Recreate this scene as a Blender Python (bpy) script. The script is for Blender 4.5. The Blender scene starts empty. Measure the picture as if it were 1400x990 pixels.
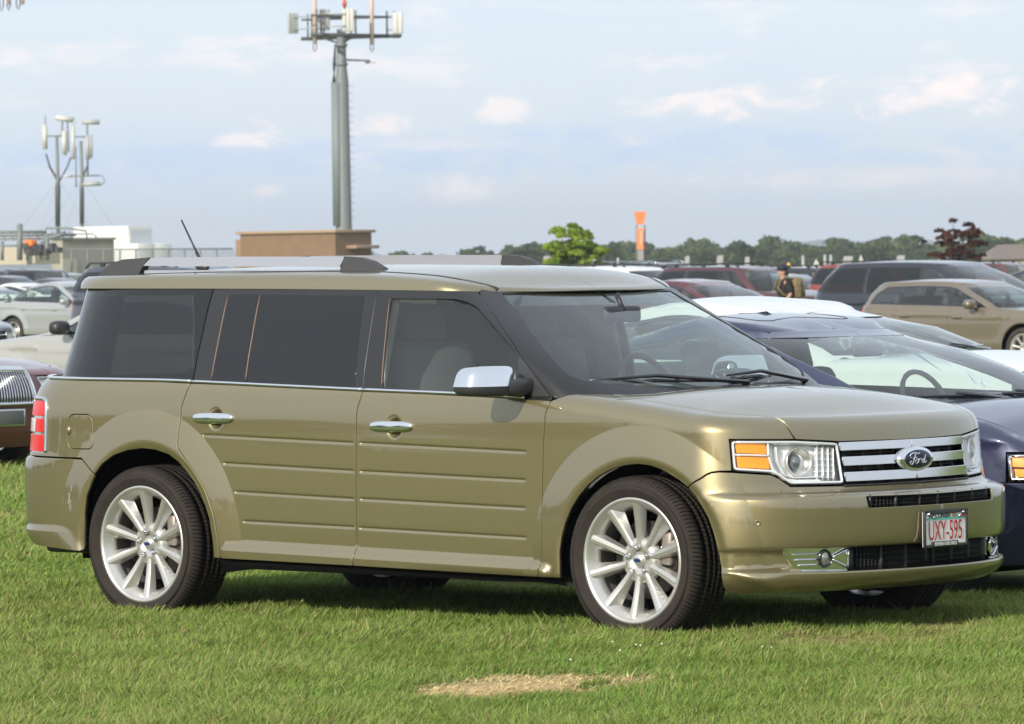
import math, random
import numpy as np
PI = math.pi
def rad(a): return a*PI/180

# ---------------------------------------------------------------- curves
def curve(pts):
    """smooth monotone interpolation through (x, y) pairs"""
    xs = np.array([p[0] for p in pts], float); ys = np.array([p[1] for p in pts], float)
    if len(xs) == 1: return lambda x: np.full(np.shape(x), ys[0])
    h = np.diff(xs); d = np.diff(ys)/h; m = np.zeros(len(xs))
    for i in range(1, len(xs)-1):
        if d[i-1]*d[i] > 0:
            w1 = 2*h[i]+h[i-1]; w2 = h[i]+2*h[i-1]
            m[i] = (w1+w2)/(w1/d[i-1]+w2/d[i])
    m[0] = d[0]; m[-1] = d[-1]
    def f(x):
        x = np.clip(np.asarray(x, float), xs[0], xs[-1])
        i = np.clip(np.searchsorted(xs, x)-1, 0, len(xs)-2)
        t = (x-xs[i])/h[i]
        return ((1+2*t)*(1-t)**2*ys[i]+t*(1-t)**2*h[i]*m[i]+t*t*(3-2*t)*ys[i+1]+t*t*(t-1)*h[i]*m[i+1])
    return f
def sstep(a, b, x):
    t = np.clip((x-a)/(b-a), 0, 1); return t*t*(3-2*t)

class Shell:
    """A car-body surface P(s, q). s runs along the plan outline: it is x on the straight side, then turns
    round the front corner (s > x1) to the centre line and round the rear corner (s < x2). q is height up the
    side, rolls over the shoulder and then runs inwards over the bonnet / roof / boot to the centre line."""
    def __init__(self, w, x1, xf, nf, x2, xr, nr, zc, r, H, F1=.0, F2=None, lcap=.87, thm=84, bulge=2.2, disp=None, K=None):
        C = lambda v: v if callable(v) else (curve(v) if isinstance(v, (list, tuple)) else (lambda z, v=v: np.full(np.shape(z), float(v))))
        self.w = C(w); self.x1 = C(x1); self.xf = C(xf); self.nf = C(nf); self.x2 = C(x2); self.xr = C(xr); self.nr = C(nr)
        self.zc = C(zc); self.r = C(r); self.H = C(H); self.lcap = lcap; self.thm = rad(thm); self.bulge = bulge
        self.disp = disp; self.F1 = F1; self.F2 = F2
        self.K = K or float(np.max(self.w(np.array([.6, .9, 1.2]))))
        self.s1 = None
    def front_s(self, z): return float(self.x1(np.array(z)))+self.K*PI/2
    def P(self, s, q, off=0.0, raw=False):
        s = np.asarray(s, float); q = np.asarray(q, float); s, q = np.broadcast_arrays(s, q)
        zc = self.zc(s); r = self.r(s); vs = zc-r; vend = vs+r*self.thm
        th = np.clip((q-vs)/r, 0, self.thm)
        z = np.where(q < vs, q, vs+r*np.sin(th)); inset = r*(1-np.cos(th))
        t = np.clip((q-vend)/self.lcap, 0, 1)
        x1 = self.x1(z); x2 = self.x2(z); w = self.w(z)
        ph = np.where(s > x1, (s-x1)/self.K, np.where(s < x2, (s-x2)/self.K, 0)); ph = np.clip(ph, -PI/2, PI/2)
        fr = ph >= 0
        a = np.where(fr, self.xf(z)-x1, x2-self.xr(z)); n = np.where(fr, self.nf(z), self.nr(z))
        sn = np.abs(np.sin(ph)); cs = np.maximum(np.cos(ph), 0)
        rho = ((sn/a)**n+(cs/w)**n)**(-1/n)
        X = rho*sn; Y = rho*cs
        gx = (X/a)**(n-1)/a; gy = (Y/w)**(n-1)/w; gl = np.hypot(gx, gy); gx = gx/gl; gy = gy/gl
        sg = np.where(fr, 1., -1.)
        base = np.where(s > x1, x1, np.where(s < x2, x2, s))
        x = base+sg*X; y = -Y
        nx = sg*gx; ny = -gy
        dd = off*np.cos(th)-inset
        if self.disp is not None: dd = dd+self.disp(s, q, z)*(q <= vend)
        x = x+nx*dd; y = y+ny*dd; z = z+off*np.sin(th)
        # cap
        F1 = self.F1; F2 = self.F2 if self.F2 is not None else -99
        lim1 = self.x1(zc)
        Fx = np.where(s > F1, F1+(lim1-F1)*np.tanh((s-F1)/np.maximum(lim1-F1, 1e-3)), s)
        if self.F2 is not None:
            lim2 = self.x2(zc)
            Fx = np.where(s < F2, F2-(F2-lim2)*np.tanh((F2-s)/np.maximum(F2-lim2, 1e-3)), Fx)
        xx = x*(1-t)+Fx*t; yy = y*(1-t)
        zz = z+(self.H(xx)+off-z)*(1-(1-t)**self.bulge)
        c = t > 0
        x = np.where(c, xx, x); y = np.where(c, yy, y); z = np.where(c, zz, z)
        return np.stack([x, y, z], -1)
    def N(self, s, q, off=0.0):
        e = .002
        a = self.P(s+e, q, off)-self.P(s-e, q, off); b = self.P(s, q+e, off)-self.P(s, q-e, off)
        n = np.cross(a, b); l = np.linalg.norm(n, axis=-1, keepdims=True)
        return n/np.maximum(l, 1e-12)

# ---------------------------------------------------------------- the olive wagon: its surfaces
WAG_LEDGE_T = lambda x: .403-.0205*(x+2.44)
WAG_GROOVES = [((-2.585, .886), (-1.64, .860)), ((-2.45, .756), (-1.64, .733)), ((-2.38, .625), (-1.64, .606)), ((-2.33, .490), (-1.64, .478)),
               ((-1.59, .860), (-.605, .833)), ((-1.59, .732), (-.61, .708)), ((-1.59, .607), (-.61, .585)), ((-1.60, .476), (-.61, .455))]
WAG_HANDLES = [(-2.505, .962), (-1.385, .934)]
WAG_ARCH_F = (.05, .375, .435, .405)   # x, z centre, half width, height
WAG_ARCH_R = (-2.955, .375, .425, .440)
def wag_disp(s, q, z):
    d = np.zeros(np.shape(s))
    for (cx, cz, ra, rb) in (WAG_ARCH_F, WAG_ARCH_R):
        rho = np.hypot((s-cx)/ra, (z-cz)/rb)*.43
        u = np.clip((rho-.47)/.145, 0, 1)
        f = .019*(1-u)*(1+.25*u)
        f = f-.010*np.clip((.47-rho)/.035, 0, 1)**1.5
        d = np.maximum(d, np.where(rho < .62, f, 0))*1.0
    # sill ledge
    zt = WAG_LEDGE_T(s); led = .030*np.clip((zt-z)/.045, 0, 1)
    m = sstep(-2.50, -2.44, s)*(1-sstep(-.50, -.44, s))
    d = np.maximum(d, led*m)
    # rear and front bumper ledges
    mr = 1-sstep(-3.60, -3.44, s+(z-.42)*1.2)
    d = d+.020*np.clip((.345-z)/.035, 0, 1)*sstep(.50, .62, s+(z-.32)*2)*(1-sstep(.66, .80, s))
    d = d+.013*np.clip((.442-z)/.028, 0, 1)*mr
    for (a, b) in WAG_GROOVES:
        k = (b[1]-a[1])/(b[0]-a[0]); dz = z-(a[1]+k*(s-a[0]))
        g = np.exp(-(dz/.0052)**2)*sstep(a[0]-.006, a[0]+.004, s)*(1-sstep(b[0]-.004, b[0]+.006, s))
        d = d-.0048*g
    for (hx, hz) in WAG_HANDLES:
        rr = np.hypot((s-hx)/.052, (z-hz)/.056)
        d = d-.026*(1-sstep(.35, 1.0, rr))
    # pull in under the sill
    d = d-.05*np.clip((.30-z)/.07, 0, 1)**1.5
    return d
WAG_BODY = Shell(
    w=[(.15, .93), (.40, .944), (.6, .947), (.8, .9455), (.93, .9430), (.99, .9405), (1.03, .9365), (1.08, .930), (1.16, .914)],
    x1=.35, xf=[(.15, .84), (.235, .885), (.27, .935), (.325, .955), (.337, .915), (.345, .865), (.415, .865), (.425, .93), (.44, .957), (.52, .966), (.60, .968), (.635, .962), (.655, .935), (.672, .852), (.69, .834), (.75, .822), (.90, .795), (.95, .772), (1.0, .73)],
    nf=[(.2, 2.25), (.635, 2.25), (.672, 2.02), (1.0, 2.0)],
    x2=-3.30, xr=[(.2, -3.90), (.33, -3.98), (.40, -4.06), (.60, -4.085), (.755, -4.085), (.775, -4.06), (.95, -4.055), (1.05, -4.04), (1.17, -3.95)], nr=[(.2, 3.6), (.7, 3.7), (.8, 3.4), (1.05, 3.2), (1.2, 3.0)],
    zc=[(-4.2, 1.19), (-3.5, 1.185), (-1.6, 1.145), (-.60, 1.115), (-.42, 1.092), (-.19, 1.070), (.1, 1.036), (.33, 1.008), (.6, .992), (1.0, .985), (2.0, .985)],
    r=[(-4.2, .07), (-.7, .07), (.2, .085), (.7, .06), (1.0, .05), (2, .048)],
    H=[(-.6, 1.11), (-.1, 1.106), (.2, 1.090), (.48, 1.052), (.62, 1.026), (.75, .99), (.8, .985)], F1=-.05, lcap=.87, disp=wag_disp, K=.945)
WAG_GLASS = Shell(
    w=[(1.0, .915), (1.12, .898), (1.35, .842), (1.56, .775), (1.62, .74)],
    x1=[(1.0, -.42), (1.10, -.50), (1.53, -1.22), (1.6, -1.32)], xf=[(1.0, -.06), (1.08, -.17), (1.10, -.2), (1.20, -.37), (1.36, -.655), (1.53, -.965), (1.6, -1.09)], nf=2.3,
    x2=[(1.0, -3.1), (1.6, -2.95)], xr=[(1.0, -3.90), (1.15, -3.875), (1.56, -3.82), (1.62, -3.82)], nr=[(1.0, 3.6), (1.6, 3.4)],
    zc=2.4, r=.1, H=2.4, K=.85)
WAG_ROOF = Shell(
    w=[(1.4, .80), (1.54, .782), (1.60, .768), (1.66, .75)],
    x1=-1.30, xf=[(1.4, -.88), (1.52, -.935), (1.545, -.955), (1.60, -1.02)], nf=2.3,
    x2=-2.98, xr=[(1.5, -3.85), (1.6, -3.87), (1.66, -3.86)], nr=3.4,
    zc=[(-4.2, 1.622), (-3.3, 1.634), (-2.5, 1.634), (-1.8, 1.626), (-1.4, 1.606), (-1.2, 1.585), (-1.0, 1.562), (-.6, 1.552), (.2, 1.552)],
    r=[(-4.2, .045), (-1.6, .045), (-1.2, .035), (-.9, .022), (.5, .02)],
    H=[(-3.7, 1.628), (-3.3, 1.652), (-2.7, 1.667), (-2.2, 1.669), (-1.7, 1.662), (-1.35, 1.648), (-1.15, 1.622), (-1.03, 1.59), (-.95, 1.556)],
    F1=-1.45, F2=-2.9, lcap=.74, bulge=2.6, K=.77, thm=70)
import bpy, bmesh
from mathutils import Vector, Matrix
from mathutils.geometry import delaunay_2d_cdt
rng = np.random.default_rng(7); random.seed(7)
scene = bpy.context.scene
COL = bpy.data.collections.new('place'); scene.collection.children.link(COL)

# ---------------------------------------------------------------- materials
MATS = {}
def new_mat(name):
    m = bpy.data.materials.new(name); m.use_nodes = True
    nt = m.node_tree; nt.nodes.clear()
    return m, nt, nt.nodes.new('ShaderNodeOutputMaterial')
def principled(name, col, rough=.5, metal=0., coat=0., coat_rough=.03, spec=.5, noise=None, bump=None, ior=1.5, sheen=0, trans=0):
    """noise = (scale, amount, second colour or None); bump = (scale, strength)"""
    if name in MATS: return MATS[name]
    m, nt, out = new_mat(name); p = nt.nodes.new('ShaderNodeBsdfPrincipled'); nt.links.new(p.outputs[0], out.inputs[0])
    p.inputs['Base Color'].default_value = (*col, 1); p.inputs['Roughness'].default_value = rough; p.inputs['Metallic'].default_value = metal
    p.inputs['Coat Weight'].default_value = coat; p.inputs['Coat Roughness'].default_value = coat_rough
    p.inputs['Specular IOR Level'].default_value = spec; p.inputs['IOR'].default_value = ior; p.inputs['Transmission Weight'].default_value = trans
    tc = nt.nodes.new('ShaderNodeTexCoord')
    if noise:
        sc, am, c2 = noise
        n = nt.nodes.new('ShaderNodeTexNoise'); n.inputs['Scale'].default_value = sc; n.inputs['Detail'].default_value = 6
        n.inputs['Roughness'].default_value = .62
        nt.links.new(tc.outputs['Object'], n.inputs['Vector'])
        mx = nt.nodes.new('ShaderNodeMix'); mx.data_type = 'RGBA'
        c2 = c2 or tuple(c*.5 for c in col)
        mx.inputs[6].default_value = (*col, 1); mx.inputs[7].default_value = (*c2, 1)
        mr = nt.nodes.new('ShaderNodeMapRange'); mr.inputs[1].default_value = .38; mr.inputs[2].default_value = .68; mr.inputs[3].default_value = 0; mr.inputs[4].default_value = am
        nt.links.new(n.outputs['Fac'], mr.inputs[0]); nt.links.new(mr.outputs[0], mx.inputs[0]); nt.links.new(mx.outputs[2], p.inputs['Base Color'])
    if bump:
        n = nt.nodes.new('ShaderNodeTexNoise'); n.inputs['Scale'].default_value = bump[0]; n.inputs['Detail'].default_value = 4
        nt.links.new(tc.outputs['Object'], n.inputs['Vector'])
        b = nt.nodes.new('ShaderNodeBump'); b.inputs['Strength'].default_value = bump[1]; b.inputs['Distance'].default_value = .01
        nt.links.new(n.outputs['Fac'], b.inputs['Height']); nt.links.new(b.outputs[0], p.inputs['Normal'])
    MATS[name] = m; return m
def paint(name, col, metal=.55, rough=.34, flake=.10, coat=1.0, dust=.04, coat_ior=1.5):
    """clear-coated car paint: fine flake in the base, faint dust low down and on top"""
    if name in MATS: return MATS[name]
    m, nt, out = new_mat(name); p = nt.nodes.new('ShaderNodeBsdfPrincipled'); nt.links.new(p.outputs[0], out.inputs[0])
    tc = nt.nodes.new('ShaderNodeTexCoord')
    n = nt.nodes.new('ShaderNodeTexNoise'); n.inputs['Scale'].default_value = 900; n.inputs['Detail'].default_value = 1
    nt.links.new(tc.outputs['Object'], n.inputs['Vector'])
    mr = nt.nodes.new('ShaderNodeMapRange'); mr.inputs[1].default_value = .3; mr.inputs[2].default_value = .7; mr.inputs[3].default_value = 1-flake; mr.inputs[4].default_value = 1+flake
    nt.links.new(n.outputs['Fac'], mr.inputs[0])
    vm = nt.nodes.new('ShaderNodeVectorMath'); vm.operation = 'SCALE'; vm.inputs[0].default_value = col; nt.links.new(mr.outputs[0], vm.inputs['Scale'])
    # road dust: smeary noise, more of it near the sills
    n2 = nt.nodes.new('ShaderNodeTexNoise'); n2.inputs['Scale'].default_value = 5; n2.inputs['Detail'].default_value = 8; n2.inputs['Roughness'].default_value = .7
    nt.links.new(tc.outputs['Object'], n2.inputs['Vector'])
    sx = nt.nodes.new('ShaderNodeSeparateXYZ'); nt.links.new(tc.outputs['Object'], sx.inputs[0])
    mz = nt.nodes.new('ShaderNodeMapRange'); mz.inputs[1].default_value = .9; mz.inputs[2].default_value = .2; mz.inputs[3].default_value = dust; mz.inputs[4].default_value = dust*4
    nt.links.new(sx.outputs['Z'], mz.inputs[0])
    mm = nt.nodes.new('ShaderNodeMath'); mm.operation = 'MULTIPLY'; nt.links.new(n2.outputs['Fac'], mm.inputs[0]); nt.links.new(mz.outputs[0], mm.inputs[1])
    mx = nt.nodes.new('ShaderNodeMix'); mx.data_type = 'RGBA'; mx.inputs[7].default_value = (.30, .27, .22, 1)
    nt.links.new(mm.outputs[0], mx.inputs[0]); nt.links.new(vm.outputs[0], mx.inputs[6]); nt.links.new(mx.outputs[2], p.inputs['Base Color'])
    p.inputs['Metallic'].default_value = metal; p.inputs['Roughness'].default_value = rough
    p.inputs['Coat Weight'].default_value = coat; p.inputs['Coat IOR'].default_value = coat_ior
    ma = nt.nodes.new('ShaderNodeMath'); ma.operation = 'MULTIPLY_ADD'; ma.inputs[1].default_value = .5; ma.inputs[2].default_value = .025
    nt.links.new(mm.outputs[0], ma.inputs[0]); nt.links.new(ma.outputs[0], p.inputs['Coat Roughness'])
    MATS[name] = m; return m
def glass(name, tint, gloss=(1, 1, 1), rough=.0, dark=0.0, ior=1.8):
    if name in MATS: return MATS[name]
    m, nt, out = new_mat(name)
    fr = nt.nodes.new('ShaderNodeFresnel'); ge = nt.nodes.new('ShaderNodeNewGeometry'); im = nt.nodes.new('ShaderNodeMapRange')
    im.inputs[3].default_value = ior; im.inputs[4].default_value = 1/ior      # thin sheet: the same mirror strength from both sides
    nt.links.new(ge.outputs['Backfacing'], im.inputs[0]); nt.links.new(im.outputs[0], fr.inputs['IOR'])
    tr = nt.nodes.new('ShaderNodeBsdfTransparent'); tr.inputs[0].default_value = (*tint, 1)
    gl = nt.nodes.new('ShaderNodeBsdfGlossy'); gl.inputs[0].default_value = (*gloss, 1); gl.inputs['Roughness'].default_value = rough
    df = nt.nodes.new('ShaderNodeBsdfDiffuse'); df.inputs[0].default_value = (.42, .44, .42, 1)
    m1 = nt.nodes.new('ShaderNodeMixShader'); m1.inputs[0].default_value = dark
    nt.links.new(tr.outputs[0], m1.inputs[1]); nt.links.new(df.outputs[0], m1.inputs[2])
    mx = nt.nodes.new('ShaderNodeMixShader'); nt.links.new(fr.outputs[0], mx.inputs[0]); nt.links.new(m1.outputs[0], mx.inputs[1]); nt.links.new(gl.outputs[0], mx.inputs[2])
    nt.links.new(mx.outputs[0], out.inputs[0]); MATS[name] = m; return m
M_CHROME = principled('chrome', (.78, .78, .80), .07, 1.0)
M_SATIN = principled('satin_aluminium', (.62, .63, .66), .22, 1.0)
M_ALLOY = principled('alloy_wheel', (.60, .59, .56), .34, .75, coat=.5, noise=(14, .25, (.42, .38, .32)))
M_RUBBER = principled('tyre_rubber', (.020, .018, .016), .75, noise=(16, .7, (.05, .042, .034)), bump=(60, .12))
def tyre_mat():
    m, nt, out = new_mat('tyre_tread'); N = nt.nodes.new; L = nt.links.new; p = N('ShaderNodeBsdfPrincipled'); L(p.outputs[0], out.inputs[0]); p.inputs['Roughness'].default_value = .85; p.inputs['Specular IOR Level'].default_value = .22
    tc = N('ShaderNodeTexCoord'); s = N('ShaderNodeSeparateXYZ'); L(tc.outputs['Object'], s.inputs[0])
    def mt(op, a, b=None, c=None):
        n = N('ShaderNodeMath'); n.operation = op
        for i, v in enumerate((a, b, c)):
            if v is None: continue
            if isinstance(v, (int, float)): n.inputs[i].default_value = v
            else: L(v, n.inputs[i])
        return n.outputs[0]
    ang = mt('ARCTAN2', s.outputs['Z'], s.outputs['X']); rad_ = mt('SQRT', mt('ADD', mt('MULTIPLY', s.outputs['X'], s.outputs['X']), mt('MULTIPLY', s.outputs['Z'], s.outputs['Z'])))
    wave = mt('SINE', mt('ADD', mt('MULTIPLY', ang, 118.0), mt('MULTIPLY', s.outputs['Y'], 60.0)))
    cut = N('ShaderNodeMapRange'); cut.inputs[1].default_value = .35; cut.inputs[2].default_value = .75; L(wave, cut.inputs[0])
    msk = N('ShaderNodeMapRange'); msk.inputs[1].default_value = .340; msk.inputs[2].default_value = .350; L(rad_, msk.inputs[0]); g = mt('MULTIPLY', cut.outputs[0], msk.outputs[0])
    n = N('ShaderNodeTexNoise'); n.inputs['Scale'].default_value = 14; n.inputs['Detail'].default_value = 6; L(tc.outputs['Object'], n.inputs['Vector'])
    mx = N('ShaderNodeMix'); mx.data_type = 'RGBA'; mx.inputs[6].default_value = (.016, .0135, .0118, 1); mx.inputs[7].default_value = (.040, .032, .026, 1); L(n.outputs['Fac'], mx.inputs[0])
    m2 = N('ShaderNodeMix'); m2.data_type = 'RGBA'; L(g, m2.inputs[0]); L(mx.outputs[2], m2.inputs[6]); m2.inputs[7].default_value = (.008, .007, .006, 1); L(m2.outputs[2], p.inputs['Base Color'])
    h = mt('MULTIPLY', g, -1.0); b = N('ShaderNodeBump'); b.inputs['Strength'].default_value = 1; b.inputs['Distance'].default_value = .003; L(h, b.inputs['Height']); L(b.outputs[0], p.inputs['Normal']); return m
M_TYRE = tyre_mat()
M_BLACK = principled('black_plastic', (.022, .022, .024), .45, noise=(30, .3, (.035, .034, .033)))
M_GLOSSBLACK = principled('gloss_black', (.012, .012, .014), .12, coat=1.0)
M_PILLAR = principled('pillar_black', (.013, .0125, .013), .33, coat=.22, coat_rough=.15)
M_DARK = principled('underbody_black', (.005, .005, .005), .9, spec=.05)
M_PRIV = glass('privacy_glass', (.20, .20, .21), dark=.015, ior=1.55)
M_CLEAR = glass('clear_glass', (.76, .84, .81), dark=.03, ior=1.6)
M_WS = glass('windscreen_glass', (.68, .78, .75), dark=.035, ior=1.65)
M_LENS = glass('clear_lens', (.97, .97, .97), ior=1.4)
M_AMBER = principled('amber_lens', (1.0, .26, .0), .4, coat=.5, noise=(160, .6, (1.0, .46, .0)))
M_REDLENS = principled('red_lens', (.50, .006, .004), .25, coat=.15, noise=(120, .5, (.75, .03, .02)))
M_INT = principled('cabin_grey', (.055, .055, .053), .85)
M_SEAT = principled('seat_cloth', (.13, .13, .125), .9)
M_INTL = principled('cabin_light', (.22, .22, .20), .8)
M_WHITE = principled('white_plastic', (.72, .72, .70), .5)
M_REFL = principled('lamp_reflector', (.80, .78, .74), .25, .85)

# ---------------------------------------------------------------- objects
def tag(o, label=None, cat=None, group=None, kind=None):
    if label: o['label'] = label
    if cat: o['category'] = cat
    if group: o['group'] = group
    if kind: o['kind'] = kind
    return o
def empty(name, loc, rz=0, parent=None):
    o = bpy.data.objects.new(name, None); COL.objects.link(o); o.location = loc; o.rotation_euler = (0, 0, rz); o.empty_display_size = .2
    if parent: o.parent = parent
    return o
def link_mesh(name, me, parent=None, mats=None):
    o = bpy.data.objects.new(name, me); COL.objects.link(o)
    if parent: o.parent = parent
    return o
class MB:
    """collects vertices and faces (with material slots) for ONE mesh object"""
    def __init__(self): self.v = []; self.f = []; self.mi = []; self.n = 0; self.sm = []; self.nn = []
    def add(self, v, f, mi=0, smooth=True, nn=None):
        v = np.asarray(v, float).reshape(-1, 3); self.v.append(v); self.nn.append(np.zeros_like(v) if nn is None else np.asarray(nn, float))
        for q in f: self.f.append(tuple(int(i)+self.n for i in q)); self.mi.append(mi); self.sm.append(smooth)
        self.n += len(v); return self
    def xf(self, M):
        M = np.array(M); self.v = [v@M[:3, :3].T+M[:3, 3] for v in self.v]; self.nn = [v@M[:3, :3].T for v in self.nn]; return self
    def join(self, o, mi=0):
        for v in o.v: self.v.append(v)
        for v in o.nn: self.nn.append(v)
        for q in o.f: self.f.append(tuple(i+self.n for i in q)); 
        self.mi += [mi+m for m in o.mi]; self.sm += o.sm; self.n += o.n; return self
    def mirror(self, keep=True):
        """mirrored copy in y"""
        m = MB(); 
        for v in self.v: m.v.append(v*[1, -1, 1])
        for v in self.nn: m.nn.append(v*[1, -1, 1])
        m.f = [tuple(reversed(q)) for q in self.f]; m.mi = list(self.mi); m.sm = list(self.sm); m.n = self.n
        return m
    def build(self, name, mats, parent=None, weld=0, origin=None):
        v = np.concatenate(self.v) if self.v else np.zeros((0, 3))
        me = bpy.data.meshes.new(name); me.from_pydata(v.tolist(), [], self.f); 
        for m in (mats if isinstance(mats, (list, tuple)) else [mats]): me.materials.append(m)
        me.polygons.foreach_set('material_index', self.mi); me.polygons.foreach_set('use_smooth', self.sm)
        nn = np.concatenate(self.nn) if self.nn else np.zeros((0, 3)); has = bool(np.any(np.abs(nn) > 1e-9))
        if has:
            at = me.attributes.new('nn', 'FLOAT_VECTOR', 'POINT'); at.data.foreach_set('vector', nn.ravel())
        if weld:
            bm = bmesh.new(); bm.from_mesh(me); bmesh.ops.remove_doubles(bm, verts=bm.verts, dist=weld); bm.to_mesh(me); bm.free()
        me.update()
        if has:
            at = me.attributes['nn']; q = np.zeros(len(me.vertices)*3); at.data.foreach_get('vector', q); q = q.reshape(-1, 3)
            if weld:
                c = np.zeros(len(me.vertices)*3); me.vertices.foreach_get('co', c); c = c.reshape(-1, 3); mid = (np.abs(c[:, 1]) < 3e-4) & (np.abs(q).sum(1) > 0)
                q[mid, 1] = 0
            l = np.linalg.norm(q, axis=1, keepdims=True); q = np.where(l > 1e-6, q/np.maximum(l, 1e-9), 0)
            me.normals_split_custom_set_from_vertices(q.tolist()); me.attributes.remove(me.attributes['nn'])
        o = link_mesh(name, me, parent)
        return o
def box(mb, c, s, mi=0, bev=0, rot=None, smooth=False):
    """box with centre c and size s, optionally with bevelled edges (bev) and a 3x3 rotation"""
    hx, hy, hz = [a/2 for a in s]
    if bev <= 0:
        v = np.array([(x, y, z) for z in (-hz, hz) for y in (-hy, hy) for x in (-hx, hx)])
        f = [(0, 2, 3, 1), (4, 5, 7, 6), (0, 1, 5, 4), (2, 6, 7, 3), (0, 4, 6, 2), (1, 3, 7, 5)]
    else:
        b = min(bev, hx*.95, hy*.95, hz*.95); bm = bmesh.new()
        bmesh.ops.create_cube(bm, size=1); bmesh.ops.scale(bm, vec=s, verts=bm.verts)
        bmesh.ops.bevel(bm, geom=bm.edges[:], offset=b, segments=2, affect='EDGES', profile=.5)
        v = np.array([q.co[:] for q in bm.verts]); f = [[q.index for q in p.verts] for p in bm.faces]; bm.free(); smooth = True
    if rot is not None: v = v@np.array(rot).T
    mb.add(v+np.array(c), f, mi, smooth); return mb
def rotz(a): c, s = math.cos(a), math.sin(a); return np.array([[c, -s, 0], [s, c, 0], [0, 0, 1]])
def frame_from(d):
    d = np.asarray(d, float); d = d/np.linalg.norm(d); a = np.array([0, 0, 1.]) if abs(d[2]) < .9 else np.array([1., 0, 0])
    u = np.cross(a, d); u /= np.linalg.norm(u); return u, np.cross(d, u), d
def tube(mb, pts, r, n=8, mi=0, caps=True, closed=False):
    pts = np.asarray(pts, float); m = len(pts); rr = np.full(m, r) if np.isscalar(r) else np.asarray(r, float)
    u = None; vs = []
    for i in range(m):
        if closed: d = pts[(i+1) % m]-pts[i-1]
        else: d = pts[min(i+1, m-1)]-pts[max(i-1, 0)]
        d = d/np.linalg.norm(d)
        if u is None: u, w, _ = frame_from(d)
        else:
            u = u-d*np.dot(u, d); u /= np.linalg.norm(u); w = np.cross(d, u)
        a = np.arange(n)*2*PI/n
        vs.append(pts[i]+rr[i]*(np.cos(a)[:, None]*u+np.sin(a)[:, None]*w))
    f = []
    for i in range(m if closed else m-1):
        i2 = (i+1) % m
        for k in range(n): f.append((i*n+k, i*n+(k+1) % n, i2*n+(k+1) % n, i2*n+k))
    if caps and not closed: f.append(tuple(range(n))[::-1]); f.append(tuple((m-1)*n+k for k in range(n)))
    mb.add(np.concatenate(vs), f, mi); return mb
def lathe(mb, prof, n=48, axis='y', mi=0, closed=False, phase=0, center=(0, 0, 0)):
    """prof = [(radius, along)], turned round an axis"""
    prof = np.asarray(prof, float); a = np.arange(n)*2*PI/n+phase; m = len(prof)
    R_ = prof[:, 0][:, None]; A_ = prof[:, 1][:, None]+0*a
    X = R_*np.cos(a); Z = R_*np.sin(a)
    V = np.stack([X, A_, Z], -1) if axis == 'y' else (np.stack([A_, X, Z], -1) if axis == 'x' else np.stack([X, -Z, A_], -1))
    f = []
    for i in range(m if closed else m-1):
        j = (i+1) % m
        for k in range(n): f.append((i*n+k, j*n+k, j*n+(k+1) % n, i*n+(k+1) % n))
    mb.add(V.reshape(-1, 3)+np.array(center), f, mi); return mb

def in_poly(P, poly):
    P = np.asarray(P); x, y = P[:, 0], P[:, 1]; c = np.zeros(len(P), bool); n = len(poly); j = n-1
    for i in range(n):
        xi, yi = poly[i]; xj, yj = poly[j]
        if yi != yj:
            t = ((yi > y) != (yj > y)) & (x < (xj-xi)*(y-yi)/(yj-yi)+xi); c ^= t
        j = i
    return c
def dist_poly(P, poly, closed=True):
    P = np.asarray(P); d = np.full(len(P), 9e9); n = len(poly)
    for i in range(n if closed else n-1):
        a = np.array(poly[i]); b = np.array(poly[(i+1) % n]); ab = b-a; L = ab@ab
        t = np.clip(((P-a)@ab)/max(L, 1e-12), 0, 1); d = np.minimum(d, np.hypot(*(P-(a+t[:, None]*ab)).T))
    return d
def densify(poly, h, closed=True):
    out = []; n = len(poly)
    for i in range(n if closed else n-1):
        a = np.array(poly[i], float); b = np.array(poly[(i+1) % n], float); k = max(1, int(math.ceil(np.hypot(*(b-a))/h)))
        for j in range(k): out.append(tuple(a+(b-a)*j/k))
    if not closed: out.append(tuple(poly[-1]))
    return out
def round_poly(poly, r, seg=5):
    """round the corners of a polygon; r is a number or one per corner"""
    n = len(poly); out = []
    for i in range(n):
        p = np.array(poly[i], float); a = np.array(poly[i-1], float); b = np.array(poly[(i+1) % n], float)
        ri = r if np.isscalar(r) else r[i]
        da = a-p; db = b-p; la = np.hypot(*da); lb = np.hypot(*db)
        if ri <= 0 or la < 1e-9 or lb < 1e-9: out.append(tuple(p)); continue
        k = min(ri, la*.48, lb*.48); A = p+da/la*k; B = p+db/lb*k
        for j in range(seg+1):
            t = j/seg; out.append(tuple((1-t)**2*A+2*t*(1-t)*p+t*t*B))
    return out
def area2(poly):
    a = np.array(poly); return float(np.sum(a[:, 0]*np.roll(a[:, 1], -1)-np.roll(a[:, 0], -1)*a[:, 1])/2)
def inset_poly(poly, d):
    """move every edge inwards by d (polygon any winding)"""
    P = np.array(poly, float); P = P[np.hypot(*(P-np.roll(P, 1, 0)).T) > 1e-6]; sg = 1 if area2(P) > 0 else -1
    e = np.roll(P, -1, 0)-P; e /= np.hypot(*e.T)[:, None]; nrm = np.stack([-e[:, 1], e[:, 0]], 1)*sg
    n0 = np.roll(nrm, 1, 0); m = nrm+n0; L = np.maximum((m*m).sum(1)/2, .35)
    return [tuple(q) for q in P+m/L[:, None]*d]
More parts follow.
